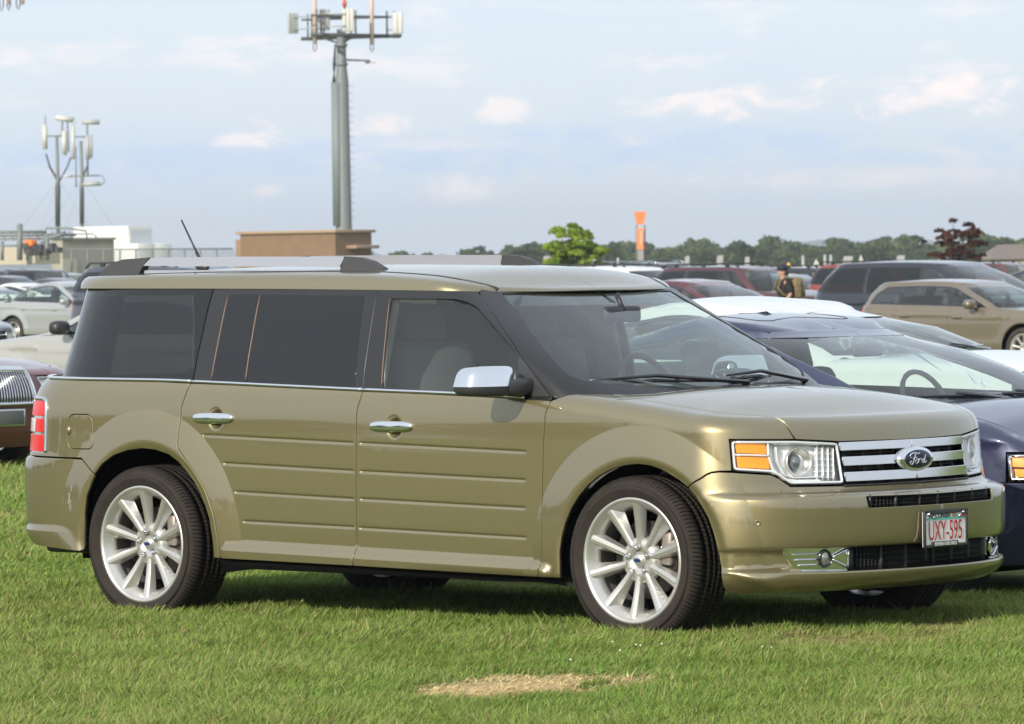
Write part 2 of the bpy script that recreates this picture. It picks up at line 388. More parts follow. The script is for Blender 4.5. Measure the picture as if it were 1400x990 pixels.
def panel(shell, poly, off=0., h=.03, hb=.02, holes=(), rows=(), lip=.014, gap=0., rnd=.0018, rowh=.016, hs=None):
    """one sheet-metal (or glass) panel cut out of a shell. poly and holes are outlines in (s, q);
    rows are lines along which the surface bends, given extra vertices; its edge is turned inwards by lip."""
    if gap: poly = inset_poly(poly, gap)
    loops = [densify(poly, hb)]+[densify(hh, hb) for hh in holes]
    P = np.array([q for l in loops for q in l]); x0, y0 = np.min(loops[0], 0); x1, y1 = np.max(loops[0], 0)
    hs = hs or h
    gx = np.arange(x0+hs*.5, x1, hs); gy = np.arange(y0+h*.5, y1, h)
    G = np.stack(np.meshgrid(gx, gy, indexing='ij'), -1).reshape(-1, 2)
    inside = lambda Q: in_poly(Q, loops[0]) & ~np.any([in_poly(Q, l) for l in loops[1:]] or [np.zeros(len(Q), bool)], axis=0)
    def far(Q, d): 
        m = np.ones(len(Q), bool)
        for l in loops: m &= dist_poly(Q, l) > d
        return m
    G = G[inside(G)]; G = G[far(G, h*.45)] if len(G) else G
    R_ = []
    for row in rows:
        r_ = np.array(densify(row, rowh, False)); r_ = r_[inside(r_)] if len(r_) else r_
        if len(r_): r_ = r_[far(r_, .005)]
        if len(r_): R_.append(r_)
    if R_:
        R_ = np.concatenate(R_)
        key = np.unique(np.round(R_/.003).astype(int), axis=0, return_index=True)[1]; R_ = R_[key]
        if len(G):
            keep = np.ones(len(G), bool)
            for k in range(0, len(G), 500):
                d = np.hypot(G[k:k+500, None, 0]-R_[None, :, 0], G[k:k+500, None, 1]-R_[None, :, 1]).min(1); keep[k:k+500] = d > h*.4
            G = G[keep]
        G = np.concatenate([G, R_]) if len(G) else R_
    allp = np.concatenate([P, G]) if len(G) else P
    edges = []; k = 0; lid = []
    for l in loops:
        n = len(l); edges += [(k+i, k+(i+1) % n) for i in range(n)]; lid.append((k, n)); k += n
    res = delaunay_2d_cdt([Vector(p) for p in allp], edges, [], 0, 1e-6, True)
    V2 = np.array([v[:] for v in res[0]]); T = [t for t in res[2]]
    Tn = np.array([t[:3] for t in T]); cen = V2[Tn].mean(1)
    ok = inside(cen); Tn = Tn[ok]
    a = V2[Tn]; ar = (a[:, 1, 0]-a[:, 0, 0])*(a[:, 2, 1]-a[:, 0, 1])-(a[:, 2, 0]-a[:, 0, 0])*(a[:, 1, 1]-a[:, 0, 1])
    Tn[ar < 0] = Tn[ar < 0][:, ::-1]
    mb = MB(); P3 = shell.P(V2[:, 0], V2[:, 1], off)
    faces = [tuple(t) for t in Tn]
    n3 = shell.N(V2[:, 0], V2[:, 1]); verts = [P3]; nrms = [n3]; nv = len(P3)
    bad = np.linalg.norm(n3, axis=1) < .5
    if lip:
        mp = {}
        for i, og in enumerate(res[3]):
            for g in og: mp[g] = i
        for li, (k0, n) in enumerate(lid):
            l = np.array(loops[li]); ids = [mp.get(k0+i) for i in range(n)]
            sg = (1 if area2(l) > 0 else -1)*(1 if li == 0 else -1)
            e = np.roll(l, -1, 0)-np.roll(l, 1, 0); e /= np.maximum(np.hypot(*e.T)[:, None], 1e-9); outw = np.stack([e[:, 1], -e[:, 0]], 1)*sg
            l1 = l+outw*rnd; l2 = l+outw*rnd*1.3
            cen_ = shell.P(l[:, 0], l[:, 1], off)[:, 1] > -2e-4
            r1 = shell.P(l1[:, 0], l1[:, 1], off-rnd*.8); r2 = shell.P(l2[:, 0], l2[:, 1], off-lip)
            b1 = nv; b2 = nv+n; verts += [r1, r2]; nv += 2*n
            nl = shell.N(l[:, 0], l[:, 1]); lo = l+outw*.004; o3 = shell.P(lo[:, 0], lo[:, 1], off)-shell.P(l[:, 0], l[:, 1], off)
            o3 = o3-nl*(o3*nl).sum(1, keepdims=True); o3 /= np.maximum(np.linalg.norm(o3, axis=1, keepdims=True), 1e-9)
            nrms += [nl*.5+o3*.85, o3+nl*.02]
            for i in range(n):
                j = (i+1) % n
                if cen_[i] and cen_[j]: continue
                if ids[i] is None or ids[j] is None: continue
                q1 = (ids[i], b1+i, b1+j, ids[j]); q2 = (b1+i, b2+i, b2+j, b1+j)
                if sg < 0: q1 = q1[::-1]; q2 = q2[::-1]
                faces += [q1, q2]
    mb.add(np.concatenate(verts), faces, 0, True, np.concatenate(nrms))
    return mb
def sym(mb): 
    m = MB(); m.join(mb); m.join(mb.mirror()); return m
def strip(shell, pts, width, thick, off=0., h=.03, mi=0, closed=False, taper=False, prof='round'):
    """a moulding laid along a line on the shell"""
    l = densify(pts, h, closed); l = np.array(l); n = len(l)
    if closed: e = np.roll(l, -1, 0)-np.roll(l, 1, 0)
    else: e = np.gradient(l, axis=0)
    e /= np.maximum(np.hypot(*e.T)[:, None], 1e-9); nr = np.stack([-e[:, 1], e[:, 0]], 1)
    pr = [(-.5, -1.), (-.5, -.1), (-.36, .75), (0, 1.), (.36, .75), (.5, -.1), (.5, -1.)] if prof == 'round' else [(-.5, -1.), (-.5, .6), (-.42, 1.), (0, 1.), (.42, 1.), (.5, .6), (.5, -1.)]
    rows = []
    for (u, t) in pr:
        q = l+nr*u*width; rows.append(shell.P(q[:, 0], q[:, 1], off+t*thick))
    m = len(pr); V = np.stack(rows, 1).reshape(-1, 3); f = []
    for i in range(n if closed else n-1):
        i2 = (i+1) % n
        for k in range(m-1): f.append((i*m+k, i2*m+k, i2*m+k+1, i*m+k+1))
    if not closed: f.append(tuple(range(m))); f.append(tuple((n-1)*m+k for k in range(m))[::-1])
    mb = MB(); mb.add(V, f, mi); return mb
def text_mesh(txt, size, depth=.001, shear=0., xscale=1., space=1., bold=0.):
    """flat text in the xy plane, centred, as arrays"""
    cu = bpy.data.curves.new('t', 'FONT'); cu.body = txt; cu.size = size; cu.extrude = depth; cu.align_x = 'CENTER'; cu.align_y = 'CENTER'; cu.shear = shear; cu.space_character = space
    cu.offset = bold; cu.resolution_u = 3
    o = bpy.data.objects.new('t', cu); COL.objects.link(o); bpy.context.view_layer.update()
    dg = bpy.context.evaluated_depsgraph_get(); me = bpy.data.meshes.new_from_object(o.evaluated_get(dg), depsgraph=dg)
    v = np.array([q.co[:] for q in me.vertices]); f = [tuple(p.vertices) for p in me.polygons]
    bpy.data.objects.remove(o); bpy.data.curves.remove(cu); bpy.data.meshes.remove(me)
    if len(v): v = v*[xscale, 1, 1]
    return v, f
def copy_tree(o, parent=None, first=True):
    c = o.copy(); COL.objects.link(c)
    if parent: c.parent = parent
    for ch in list(o.children): copy_tree(ch, c, False)
    return c
# ================================================================= wheels
def make_wheel(R=.372, W=.255, rr=.268, spokes=10, style='blade', detail=True, mats=None):
    """returns {part: (MB, material)}; axle along y, outer face towards -y, centre at the origin"""
    alloy = (mats or {}).get('alloy', M_ALLOY); out = {}
    n = 240 if detail else 64
    h = W/2
    t = MB()
    prof = [(rr-.012, h-.03), (rr+.004, h-.012), (rr+.03, h-.002), (R-.035, h), (R-.014, h-.012), (R-.004, h-.03)]
    if detail:
        for g in (.055, .015, -.015, -.055): prof += [(R, g+.006), (R-.009, g+.004), (R-.009, g-.004), (R, g-.006)]
    prof += [(R-.004, -h+.03), (R-.014, -h+.012), (R-.022, -h+.006), (R-.035, -h), (R-.046, -h-.0035), (rr+.055, -h-.004), (rr+.050, -h-.0065), (rr+.040, -h-.0065), (rr+.035, -h-.002), (rr+.015, -h+.004), (rr+.004, -h+.012), (rr-.008, -h+.024)]
    lathe(t, prof, n)
    if detail:  # lateral tread cuts: every third row of the shoulder blocks is sunk
        V = t.v[0].reshape(len(prof), n, 3); PR = np.array(prof)
        for i, (pr, pa) in enumerate(PR):
            if pr > R-.016 and not (abs(pr-(R-.009)) < 1e-4):
                for k in range(n):
                    ph = (k+(1 if pa > 0 else 0)+int(abs(pa)*30)) % 3
                    if ph == 0 and abs(pa) > .01:
                        s_ = (pr-.0022)/pr; V[i, k, 0] *= s_; V[i, k, 2] *= s_
        t.v[0] = V.reshape(-1, 3)
    out['tyre'] = (t, M_TYRE if detail else M_RUBBER)
    r = MB()
    # lip, barrel
    yl = -h+.010
    lathe(r, [(rr-.022, h-.02), (rr-.03, 0), (rr-.034, yl+.06), (rr-.022, yl+.022), (rr-.014, yl+.006), (rr-.006, yl-.002), (rr+.004, yl-.004), (rr+.009, yl+.003), (rr+.006, yl+.016), (rr-.01, yl+.03)], 96)
    yh = yl+.045       # hub face
    if style == 'blade': lathe(r, [(rr-.013, yl+.004), (rr-.030, yl+.026), (rr-.046, yl+.052), (rr-.044, yl+.060)], 96)
    lathe(r, [(.0001, yh+.012), (.030, yh+.010), (.036, yh), (.076, yh-.002), (.094, yh+.006), (.106, yh+.034)], 60)
    for k in range(spokes):
        a = 2*PI*k/spokes+(PI/2)
        lean = .16 if k % 2 else -.16
        m = 9; V = []; 
        for i in range(m):
            u = i/(m-1); rad_ = .070+(rr-.016-.070)*u
            yy = yh-.004-(yh-yl-.012)*(u**1.5)
            wt = .0115+.0045*u           # ridge half width
            wb = (.0195+.022*u**1.5)*(1 if style == 'blade' else .75)
            dp = .016+.026*u**.7
            if i == m-1: dp = .05
            kl = 1+lean*1.5*u; kr = 1-lean*1.5*u
            sec = [(-wb*max(kl, .5), yy+dp), (-wt-.002, yy+.004), (-wt+.003, yy), (0, yy-.0015), (wt-.003, yy), (wt+.002, yy+.004), (wb*max(kr, .5), yy+dp)]
            for (c, y) in sec: V.append((rad_*math.cos(a)-c*math.sin(a), y, rad_*math.sin(a)+c*math.cos(a)))
        q = 7; F = []
        for i in range(m-1):
            for j in range(q-1): F.append((i*q+j, i*q+j+1, (i+1)*q+j+1, (i+1)*q+j))
        r.add(V, F, 0, False)
    out['rim'] = (r, alloy)
    d = MB()
    lathe(d, [(.02, .01), (.17, .01), (.172, .004), (.17, -.02+.0), (.02, -.02)], 48)
    lathe(d, [(.07, -.02), (.075, -.045), (.03, -.05)], 32, mi=0)
    out['brake_disc'] = (d, principled('brake_steel', (.22, .21, .20), .35, .9, noise=(20, .7, (.12, .07, .05))))
    if detail:
        c = MB(); box(c, (.135, -.02, .06), (.06, .07, .15), bev=.015, rot=None)
        out['brake_caliper'] = (c, principled('caliper_steel', (.32, .30, .28), .5, .6, noise=(12, .6, (.18, .12, .08))))
    b = MB(); lathe(b, [(.0, .12), (.16, .12), (rr-.045, .10), (rr-.045, .05), (.17, .05)], 40)
    out['hub_back'] = (b, M_DARK)
    cc = MB(); lathe(cc, [(.0001, yh-.010), (.012, yh-.0095), (.024, yh-.007), (.030, yh), (.030, yh+.01)], 40)
    out['hub_cap'] = (cc, alloy if detail else M_SATIN)
    if detail:
        e = MB(); a = np.arange(24)*2*PI/24; 
        e.add(np.concatenate([np.stack([.020*np.cos(a), np.full(24, yh-.0105), .009*np.sin(a)], 1), [[0, yh-.0125, 0]]]), [((i+1) % 24, i, 24) for i in range(24)])
        out['cap_badge'] = (e, principled('badge_blue', (.012, .02, .10), .2, coat=1))
        for k in range(5):
            a = 2*PI*k/5+PI/2+.1
            l = MB(); c = (.0565*math.cos(a), 0, .0565*math.sin(a))
            lathe(l, [(.0001, yh-.020), (.006, yh-.019), (.0105, yh-.012), (.0115, yh-.002), (.0115, yh+.02)], 12, center=c); 
            lathe(l, [(.0175, yh-.0035), (.0165, yh+.006), (.0117, yh+.008)], 16, center=c, mi=1)
            out['lug_nut%d' % k] = (l, [M_CHROME, M_DARK])
    return out
def add_wheel(root, parts, loc, flip=False, steer=0., cache={}, roll=0.):
    key = id(parts)
    if key not in cache: cache[key] = {}
    w = None
    for nm, (mb, mat) in parts.items():
        base = nm.rstrip('0123456789')
        if nm not in cache[key]:
            o = mb.build('wheel' if nm == 'hub_back' else base, mat); cache[key][nm] = o.data
        else:
            o = bpy.data.objects.new('wheel' if nm == 'hub_back' else base, cache[key][nm]); COL.objects.link(o)
        parts_o = o
        if nm == 'hub_back': w = o
        cache[key].setdefault('_l', []); cache[key]['_l'].append((nm, o))
    objs = cache[key].pop('_l')
    w.parent = root; w.location = loc; w.rotation_euler = (0, roll, (PI if flip else 0)+steer)
    for nm, o in objs:
        if nm != 'hub_back': o.parent = w
    return w

def place_on(shell, mb, s, q, off=0.):
    """local x = along s, y = up the surface, z = outwards"""
    s = float(s); q = float(q); p = shell.P(s, q, off); n = shell.N(s, q); e = 1e-3
    tx = shell.P(s+e, q)-shell.P(s-e, q); tx = tx/np.linalg.norm(tx); ty = np.cross(n, tx)
    M = np.eye(4); M[:3, 0] = tx; M[:3, 1] = ty; M[:3, 2] = n; M[:3, 3] = p
    return mb.xf(M)
def ellipsoid(mb, c, r, e=(1, 1), nu=20, nv=14, mi=0, zsel=None):
    u = np.linspace(-PI, PI, nu, endpoint=False); v = np.linspace(-PI/2, PI/2, nv)
    f = lambda w, m: np.sign(w)*np.abs(w)**m
    U, V = np.meshgrid(u, v)
    X = r[0]*f(np.cos(V), e[0])*f(np.cos(U), e[1]); Y = r[1]*f(np.cos(V), e[0])*f(np.sin(U), e[1]); Z = r[2]*f(np.sin(V), e[0])
    F = [(i*nu+k, i*nu+(k+1) % nu, (i+1)*nu+(k+1) % nu, (i+1)*nu+k) for i in range(nv-1) for k in range(nu)]
    mb.add(np.stack([X, Y, Z], -1).reshape(-1, 3)+np.array(c), F, mi); return mb

# ================================================================= the olive wagon
def build_wagon():
    S = WAG_BODY; G = WAG_GLASS; Rf = WAG_ROOF
    root = empty('station_wagon', (0, 0, 0))
    tag(root, 'olive gold boxy station wagon parked on the grass, nearest car with three chrome grille bars', 'car')
    PNT = paint('olive_gold_paint', (.204, .170, .080), metal=.66, rough=.40, flake=.12, coat_ior=1.85)
    GAP = .0042; SM = .35+.945*PI/2+.02; SR = -3.30-.945*PI/2-.02
    QC = 2.2
    belt = curve([(-4.8, 1.165), (-3.87, 1.160), (-3.5, 1.154), (-2.84, 1.149), (-2.64, 1.143), (-1.585, 1.111), (-1.01, 1.096), (-.465, 1.074)])
    bt = lambda s, d=.016: (s, float(belt(s))-d)
    rseam = [(-2.684, 1.127), (-2.698, 1.10), (-2.73, 1.018), (-2.737, .921), (-2.74, .845), (-2.736, .825), (-2.712, .799), (-2.627, .716), (-2.558, .632), (-2.503, .512), (-2.485, .42), (-2.477, .366), (-2.473, .315)]
    mseam = [(-1.590, 1.095), (-1.598, 1.06), (-1.612, 1.02), (-1.617, .98), (-1.621, .671), (-1.622, .34), (-1.625, .303)]
    fseam = [(-.466, 1.060), (-.478, 1.03), (-.489, 1.001), (-.5, .864), (-.509, .602), (-.509, .46), (-.518, .315), (-.522, .283)]
    rarch = [(-3.378, .335), (-3.376, .395), (-3.366, .50), (-3.345, .59), (-3.300, .68), (-3.24, .740), (-3.164, .783), (-3.07, .808), (-2.978, .818), (-2.89, .812), (-2.805, .792), (-2.74, .758), (-2.686, .714), (-2.64, .668), (-2.602, .618), (-2.57, .56), (-2.546, .499), (-2.53, .41), (-2.517, .316)]
    farch = [(-.403, .281), (-.400, .401), (-.386, .466), (-.364, .526), (-.330, .588), (-.288, .641), (-.23, .694), (-.165, .735), (-.095, .764), (-.019, .781), (.05, .787), (.114, .782), (.17, .768), (.219, .748), (.275, .722), (.323, .692), (.365, .655), (.398, .613), (.430, .563), (.449, .512), (.464, .46), (.474, .402), (.484, .33), (.490, .255)]
    ia = lambda arch, x: [p for p in arch if p[0] <= x]
    rings = []
    for (cx, cz, ra, rb) in (WAG_ARCH_F, WAG_ARCH_R):
        for rho in (.435, .452, .47, .484, .54, .61, .617, .63):
            a = np.linspace(-.1, PI+.1, 70); rings.append([(cx+rho/.43*ra*math.cos(t), cz+rho/.43*rb*math.sin(t)) for t in a])
    grooves = []
    for (a, b) in WAG_GROOVES:
        for d in (-.013, -.0085, -.0045, 0, .0045, .0085, .013):
            k = (b[1]-a[1])/(b[0]-a[0]); grooves.append([(a[0]-.012, a[1]+d-.012*k), (a[0], a[1]+d), (b[0], b[1]+d), (b[0]+.012, b[1]+d+.012*k)])
    ledge = [[(x, float(WAG_LEDGE_T(x))+d) for x in (-2.5, -1.6, -.45)] for d in (.006, 0, -.0225, -.045, -.051)]
    bowls = []
    for (hx, hz) in WAG_HANDLES:
        for k in (.3, .5, .62, .74, .86, .98, 1.08):
            a = np.linspace(0, 2*PI, 26); bowls.append([(hx+.052*k*math.cos(t), hz+.056*k*math.sin(t)) for t in a])
    sh = [[(s_, float(S.zc(s_)-S.r(s_)+S.r(s_)*th)) for s_ in np.linspace(-4.7, 1.8, 60)] for th in (0, .3, .6, .9, 1.2, 1.46)]
    L = S
    kw = dict(h=.028, hb=.022, gap=GAP)
    # --- quarter panel, doors, wing
    fuel = round_poly([(-3.488, .978), (-3.318, .979), (-3.303, .808), (-3.488, .806)], .045)
    lamp = round_poly([(-3.99, .786), (-3.640, .786), (-3.650, 1.054), (-3.99, 1.054)], [0, .012, .05, 0])
    lampR = [(SR+.18, .786), (SR+.18, 1.054)]
    LIFT = -4.13
    quarter = [bt(LIFT)] + [(LIFT, .775), (-3.391, .767), (-3.357, .744), (-3.289, .692)] + [p for p in rarch if p[0] > -3.285] + rseam[::-1] + [bt(-2.9), bt(-3.4), bt(-3.87)]
    part = lambda nm, mb, mat, par=root, weld=0: mb.build(nm, mat, par, weld)
    def pair(nm, mb, mat, par=root):
        a = mb.build(nm, mat, par[0] if isinstance(par, tuple) else par); b = mb.mirror().build(nm, mat, par[1] if isinstance(par, tuple) else par); return (a, b)
    lampq = round_poly([(LIFT-.3, .786), (-3.640, .786), (-3.650, 1.054), (LIFT-.3, 1.054)], [0, .012, .05, 0])
    lq = [p for p in lampq if p[0] > LIFT]; lampq_c = [(LIFT+.02, .786)]+lq+[(LIFT+.02, 1.054)]
    pair('rear_side_panel', (panel(S, quarter, holes=[fuel, inset_poly(lampq_c, .0)], rows=rings+sh, **kw)), PNT)
    fd = pair('fuel_door', (panel(S, inset_poly(fuel, .0075), h=.03, hb=.01)), PNT)
    nub = MB(); ellipsoid(nub, (0, 0, 0), (.012, .022, .008)); pair('finger_grip', place_on(S, nub, -3.478, .898, .002), PNT, fd)
    lg = [bt(LIFT), (LIFT, .775), (SR, .775), (SR, float(belt(-4.7))-.016)]
    part('tailgate', sym(panel(S, lg[::-1], **kw)), PNT, weld=.0004)
    doors = {}
    for side in (1, -1):
        f = (lambda m: m) if side == 1 else (lambda m: m.mirror())
        rd = part('rear_door', f(panel(S, rseam+mseam[::-1]+[bt(-2.0), bt(-2.4)], rows=grooves+ledge+rings+bowls+sh[:2], **kw)), PNT)
        fdr = part('front_door', f(panel(S, mseam+fseam[::-1]+[bt(-.8), bt(-1.2)], rows=grooves+ledge+rings+bowls+sh[:2], **kw)), PNT)
        doors[side] = (rd, fdr)
        for o, (hx, hz) in zip((rd, fdr), WAG_HANDLES):
            hm = MB(); ellipsoid(hm, (-.005, 0, .014), (.130, .025, .014), (.55, .6), 28, 16)
            ellipsoid(hm, (-.108, 0, 0), (.022, .015, .016), (.6, .6), 14, 8); ellipsoid(hm, (.105, 0, 0), (.018, .014, .016), (.6, .6), 14, 8)
            part('door_handle', f(place_on(S, hm, hx-.01, hz+.002, .014)), M_CHROME, o)
    # HL outline
    HL = [(.511, .897), (.523, .761), (.68, .748), (.711, .734), (.769, .696), (1.078, .692), (1.040, .876), (.787, .891)]
    hseam = [(.787, .891), (.760, .925), (.735, .962), (.70, 1.010), (.63, 1.045), (.50, 1.080), (.30, 1.105), (.1, 1.13), (-.12, 1.165), (-.26, 1.20), (-.30, 1.225)]
    wing = fseam + farch[:16] + [(.36, .714), (.397, .734), (.42, .750), (.44, .758), (.47, .762), (.523, .762), (.511, .897)] + hseam[:-1] + [(-.29, 1.19), (-.36, 1.135), (-.415, 1.085), (-.44, 1.072)]
    pair('front_wing', (panel(S, wing, rows=rings+sh, **kw)), PNT)
    hood = [(.787, .891), (1.040, .876), (SM, .872), (SM, QC), (-.04, QC), (-.06, 1.75), (-.10, 1.5), (-.118, 1.335), (-.17, 1.26), (-.26, 1.215)] + hseam[:-2][::-1][:-1]
    foldrows = [[(s_, q_) for s_ in np.linspace(.7, SM, 60)] for q_ in (.90, .92, .945, .965, .985, 1.0)]
    creases = [[(-.15, 1.52), (.1, 1.50), (.35, 1.46), (.62, 1.36), (.75, 1.20)]]
    part('bonnet', sym(panel(S, hood, rows=sh+foldrows, h=.03, hb=.022, gap=GAP)), PNT, weld=.0004)
    # --- front bumper
    zr = (.25, .262, .27, .29, .31, .318, .325, .331, .337, .341, .345, .38, .415, .42, .425, .432, .44, .46, .62, .635, .645, .655, .663, .672, .682)
    brow = [[(s_, z_) for s_ in np.linspace(.42, SM, 90)] for z_ in zr]
    LI = [(.752, .434), (1.083, .428), (SM+.1, .428), (SM+.1, .325), (1.08, .327), (.83, .332), (.79, .352), (.765, .39)]
    UI = round_poly([(1.179, .646), (SM+.1, .641), (SM+.1, .592), (1.192, .592)], [.01, 0, 0, .018])
    bump = [(.323, .692), (.365, .655)]+[p for p in farch if p[0] > .37]+[(.52, .236), (.8, .236), (1.3, .236), (SM, .236), (SM, .688), (1.075, .688), (.769, .692), (.711, .730), (.68, .744), (.523, .757), (.47, .760), (.44, .756), (.42, .748), (.397, .732), (.36, .712)]
    fb = part('front_bumper', sym(panel(S, bump, holes=[LI, UI], rows=brow+rings+[[(.52, .31), (.6, .31), (.8, .312)]], h=.028, hb=.02, gap=GAP)), PNT, weld=.0004)
    FG = Shell(w=.93, x1=.35, xf=.925, nf=2.25, x2=-3.3, xr=-4, nr=3, zc=3, r=.1, H=3, K=.945)
    bz = MB(); bz.join(panel(FG, [(.748, .432), (1.083, .427), (1.076, .327), (.83, .333), (.79, .355), (.765, .39)], off=-.012, h=.02, hb=.012, lip=.03))
    for (a, b, z) in ((.79, .92, .405), (.80, .92, .381), (.815, .92, .358)): bz.join(strip(FG, [(a, z), (b, z)], .009, .006, off=-.011))
    bz.join(strip(FG, [(.985, .378), (1.070, .342)], .010, .018, off=-.008)); bz.join(strip(FG, [(.985, .390), (1.070, .420)], .012, .016, off=-.010)); bz.join(strip(FG, [(1.078, .336), (1.080, .424)], .008, .010, off=-.010))
    bz.join(strip(FG, [(.835, .3345), (1.07, .3295)], .007, .008, off=-.010))
    fz = pair('fog_lamp_surround', (bz), M_CHROME, fb)
    fl = MB(); ellipsoid(fl, (0, 0, 0), (.019, .032, .012)); lathe(fl, [(.024, -.01), (.026, .010), (.030, .012), (.034, -.01)], 28, axis='z', mi=1); fl.v[-1][:, 1] *= 1.25; place_on(FG, fl, .950, .383, -.010)
    pair('fog_lamp', (fl), [principled('fog_lens', (.25, .25, .24), .08, .6, coat=1), M_GLOSSBLACK], fb)
    gl = MB(); gl.join(panel(FG, [(1.06, .44), (SM+.02, .44), (SM+.02, .315), (1.06, .315)], off=-.075, h=.04, hb=.04, lip=0))
    for z in (.345, .368, .391, .414): gl.join(strip(FG, [(1.15, z), (SM, z)], .0035, .010, off=-.045, h=.05))
    for s_ in np.arange(1.16, SM, .028): gl.join(strip(FG, [(s_, .325), (s_, .432)], .0035, .010, off=-.045, h=.05))
    for s_ in (1.105, 1.335, 1.565, 1.79): gl.join(strip(FG, [(s_, .32), (s_, .436)], .052 if s_ < 1.2 else .020, .012, off=-.034, h=.05))
    part('lower_grille', sym(gl), M_BLACK, fb)
    ug = MB(); FU = Shell(w=.95, x1=.35, xf=.965, nf=2.25, x2=-3.3, xr=-4, nr=3, zc=3, r=.1, H=3, K=.945)
    ug.join(panel(FU, [(1.15, .66), (SM+.02, .66), (SM+.02, .575), (1.15, .575)], off=-.065, h=.04, hb=.04, lip=0))
    for z in (.606, .622, .638): ug.join(strip(FU, [(1.17, z), (SM, z)], .003, .010, off=-.035, h=.05))
    for s_ in np.arange(1.19, SM, .028): ug.join(strip(FU, [(s_, .588), (s_, .650)], .0035, .010, off=-.035, h=.05))
    for s_ in (1.225, 1.42, 1.64, 1.83): ug.join(strip(FU, [(s_, .586), (s_, .650)], .018, .012, off=-.028, h=.05))
    part('upper_intake', sym(ug), M_BLACK, fb)
    sn = MB(); lathe(sn, [(.0001, .002), (.008, .002), (.009, .004), (.013, .003), (.014, -.004)], 20, axis='z'); place_on(S, sn, .649, .543, .0)
    pair('parking_sensor', (sn), PNT, fb)
    # --- headlamps
    HS = Shell(w=.945, x1=.35, xf=[(.6, .86), (.69, .838), (.75, .822), (.90, .795)], nf=2.0, x2=-3.3, xr=-4, nr=3, zc=3, r=.1, H=3, K=.945)
    for side in (1, -1):
        f = (lambda m: m) if side == 1 else (lambda m: m.mirror())
        hb_ = MB(); hb_.join(panel(HS, inset_poly(HL, .004), off=-.048, h=.03, hb=.02, lip=-.046))
        h0 = part('headlamp', f(hb_), principled('lamp_housing', (.90, .90, .90), .35, .15))
        bz = MB(); HLr = round_poly(inset_poly(HL, .011), .012, 3)
        bz.join(strip(HS, HLr+[HLr[0]], .011, .006, off=-.006, h=.02))
        bz.join(strip(HS, [(.53, .832), (.675, .825)], .010, .010, off=-.012)); bz.join(strip(HS, [(.667, .884), (.672, .82), (.692, .765), (.74, .722), (.80, .714), (.93, .712)], .012, .012, off=-.018, h=.012))
        bz.join(strip(HS, [(.69, .876), (.80, .874), (.92, .868)], .010, .012, off=-.018, h=.02))
        bz.join(strip(HS, [(.705, .862), (.712, .80), (.745, .742), (.79, .728), (.93, .728)], .007, .012, off=-.025, h=.012))
        for k in range(6): 
            z_ = .725+k*.025; bz.join(strip(HS, [(.905, z_), (1.045, z_-.002)], .0035, .008, off=-.03, h=.03))
        for s_ in (.915, .95, .985, 1.02): bz.join(strip(HS, [(s_, .71), (s_, .865)], .004, .012, off=-.028, h=.03))
        part('lamp_bezel', f(bz), principled('bezel_bright', (.86, .86, .87), .22, .45), h0)
        am = MB(); am.join(panel(HS, [(.535, .879), (.540, .842), (.662, .834), (.655, .872)], off=-.012, h=.02, hb=.012, lip=.01))
        am.join(panel(HS, [(.541, .823), (.546, .779), (.676, .770), (.669, .815)], off=-.012, h=.02, hb=.012, lip=.01))
        part('amber_reflector', f(am), M_AMBER, h0)
        pj = MB(); lathe(pj, [(.016, -.030), (.034, -.020), (.054, .004), (.058, .012), (.062, .010), (.064, 0), (.060, -.02)], 40, axis='z'); place_on(HS, pj, .818, .794, -.030)
        part('projector_bowl', f(pj), M_REFL, h0)
        ln = MB(); ellipsoid(ln, (-.012, 0, -.012), (.026, .036, .028), nu=28, nv=16); place_on(HS, ln, .818, .794, -.030)
        part('projector_lens', f(ln), principled('projector_glass', (.06, .07, .08), .02, coat=1, spec=1., ior=1.8), h0)
        part('lamp_lens', f(panel(HS, inset_poly(HL, .006), off=.001, h=.03, hb=.02, lip=.004)), M_LENS, h0)
    # --- grille with three chrome bars and its badge
    GS = HS
    gr = MB(); gr.join(panel(GS, [(1.03, .885), (SM+.02, .885), (SM+.02, .68), (1.07, .68)], off=-.075, h=.04, hb=.04, lip=0))
    for s_ in (1.12, 1.30, 1.50, 1.68): gr.join(strip(GS, [(s_, .69), (s_, .875)], .03, .012, off=-.05, h=.05))
    for z_ in (.755, .822): gr.join(strip(GS, [(1.07, z_), (SM, z_)], .006, .01, off=-.045, h=.05))
    g0 = part('grille', sym(gr), M_BLACK)
    for (z0, z1, sa) in ((.839, .871, 1.043), (.774, .809, 1.064), (.706, .743, 1.076)):
        zm = (z0+z1)/2; v_ = float(HS.xf(zm)); BS = Shell(w=.945, x1=.35, xf=[(z0-.02, v_+.001), (z1+.02, v_-.002)], nf=2.0, x2=-3.3, xr=-4, nr=3, zc=3, r=.1, H=3, K=.945)
        b = MB(); b.join(panel(BS, [(sa, z1), (SM, z1), (SM, z0), (sa+.006, z0)], off=.006, h=.02, hb=.02, lip=.022, rnd=.002))
        part('grille_bar', sym(b), M_CHROME, g0, weld=.0004)
    part('grille_trim', sym(strip(GS, [(1.07, .688), (SM, .688)], .006, .006, off=.0, h=.03)), M_BLACK, g0)
    bd = MB(); bx = float(GS.P(SM, .79)[0])
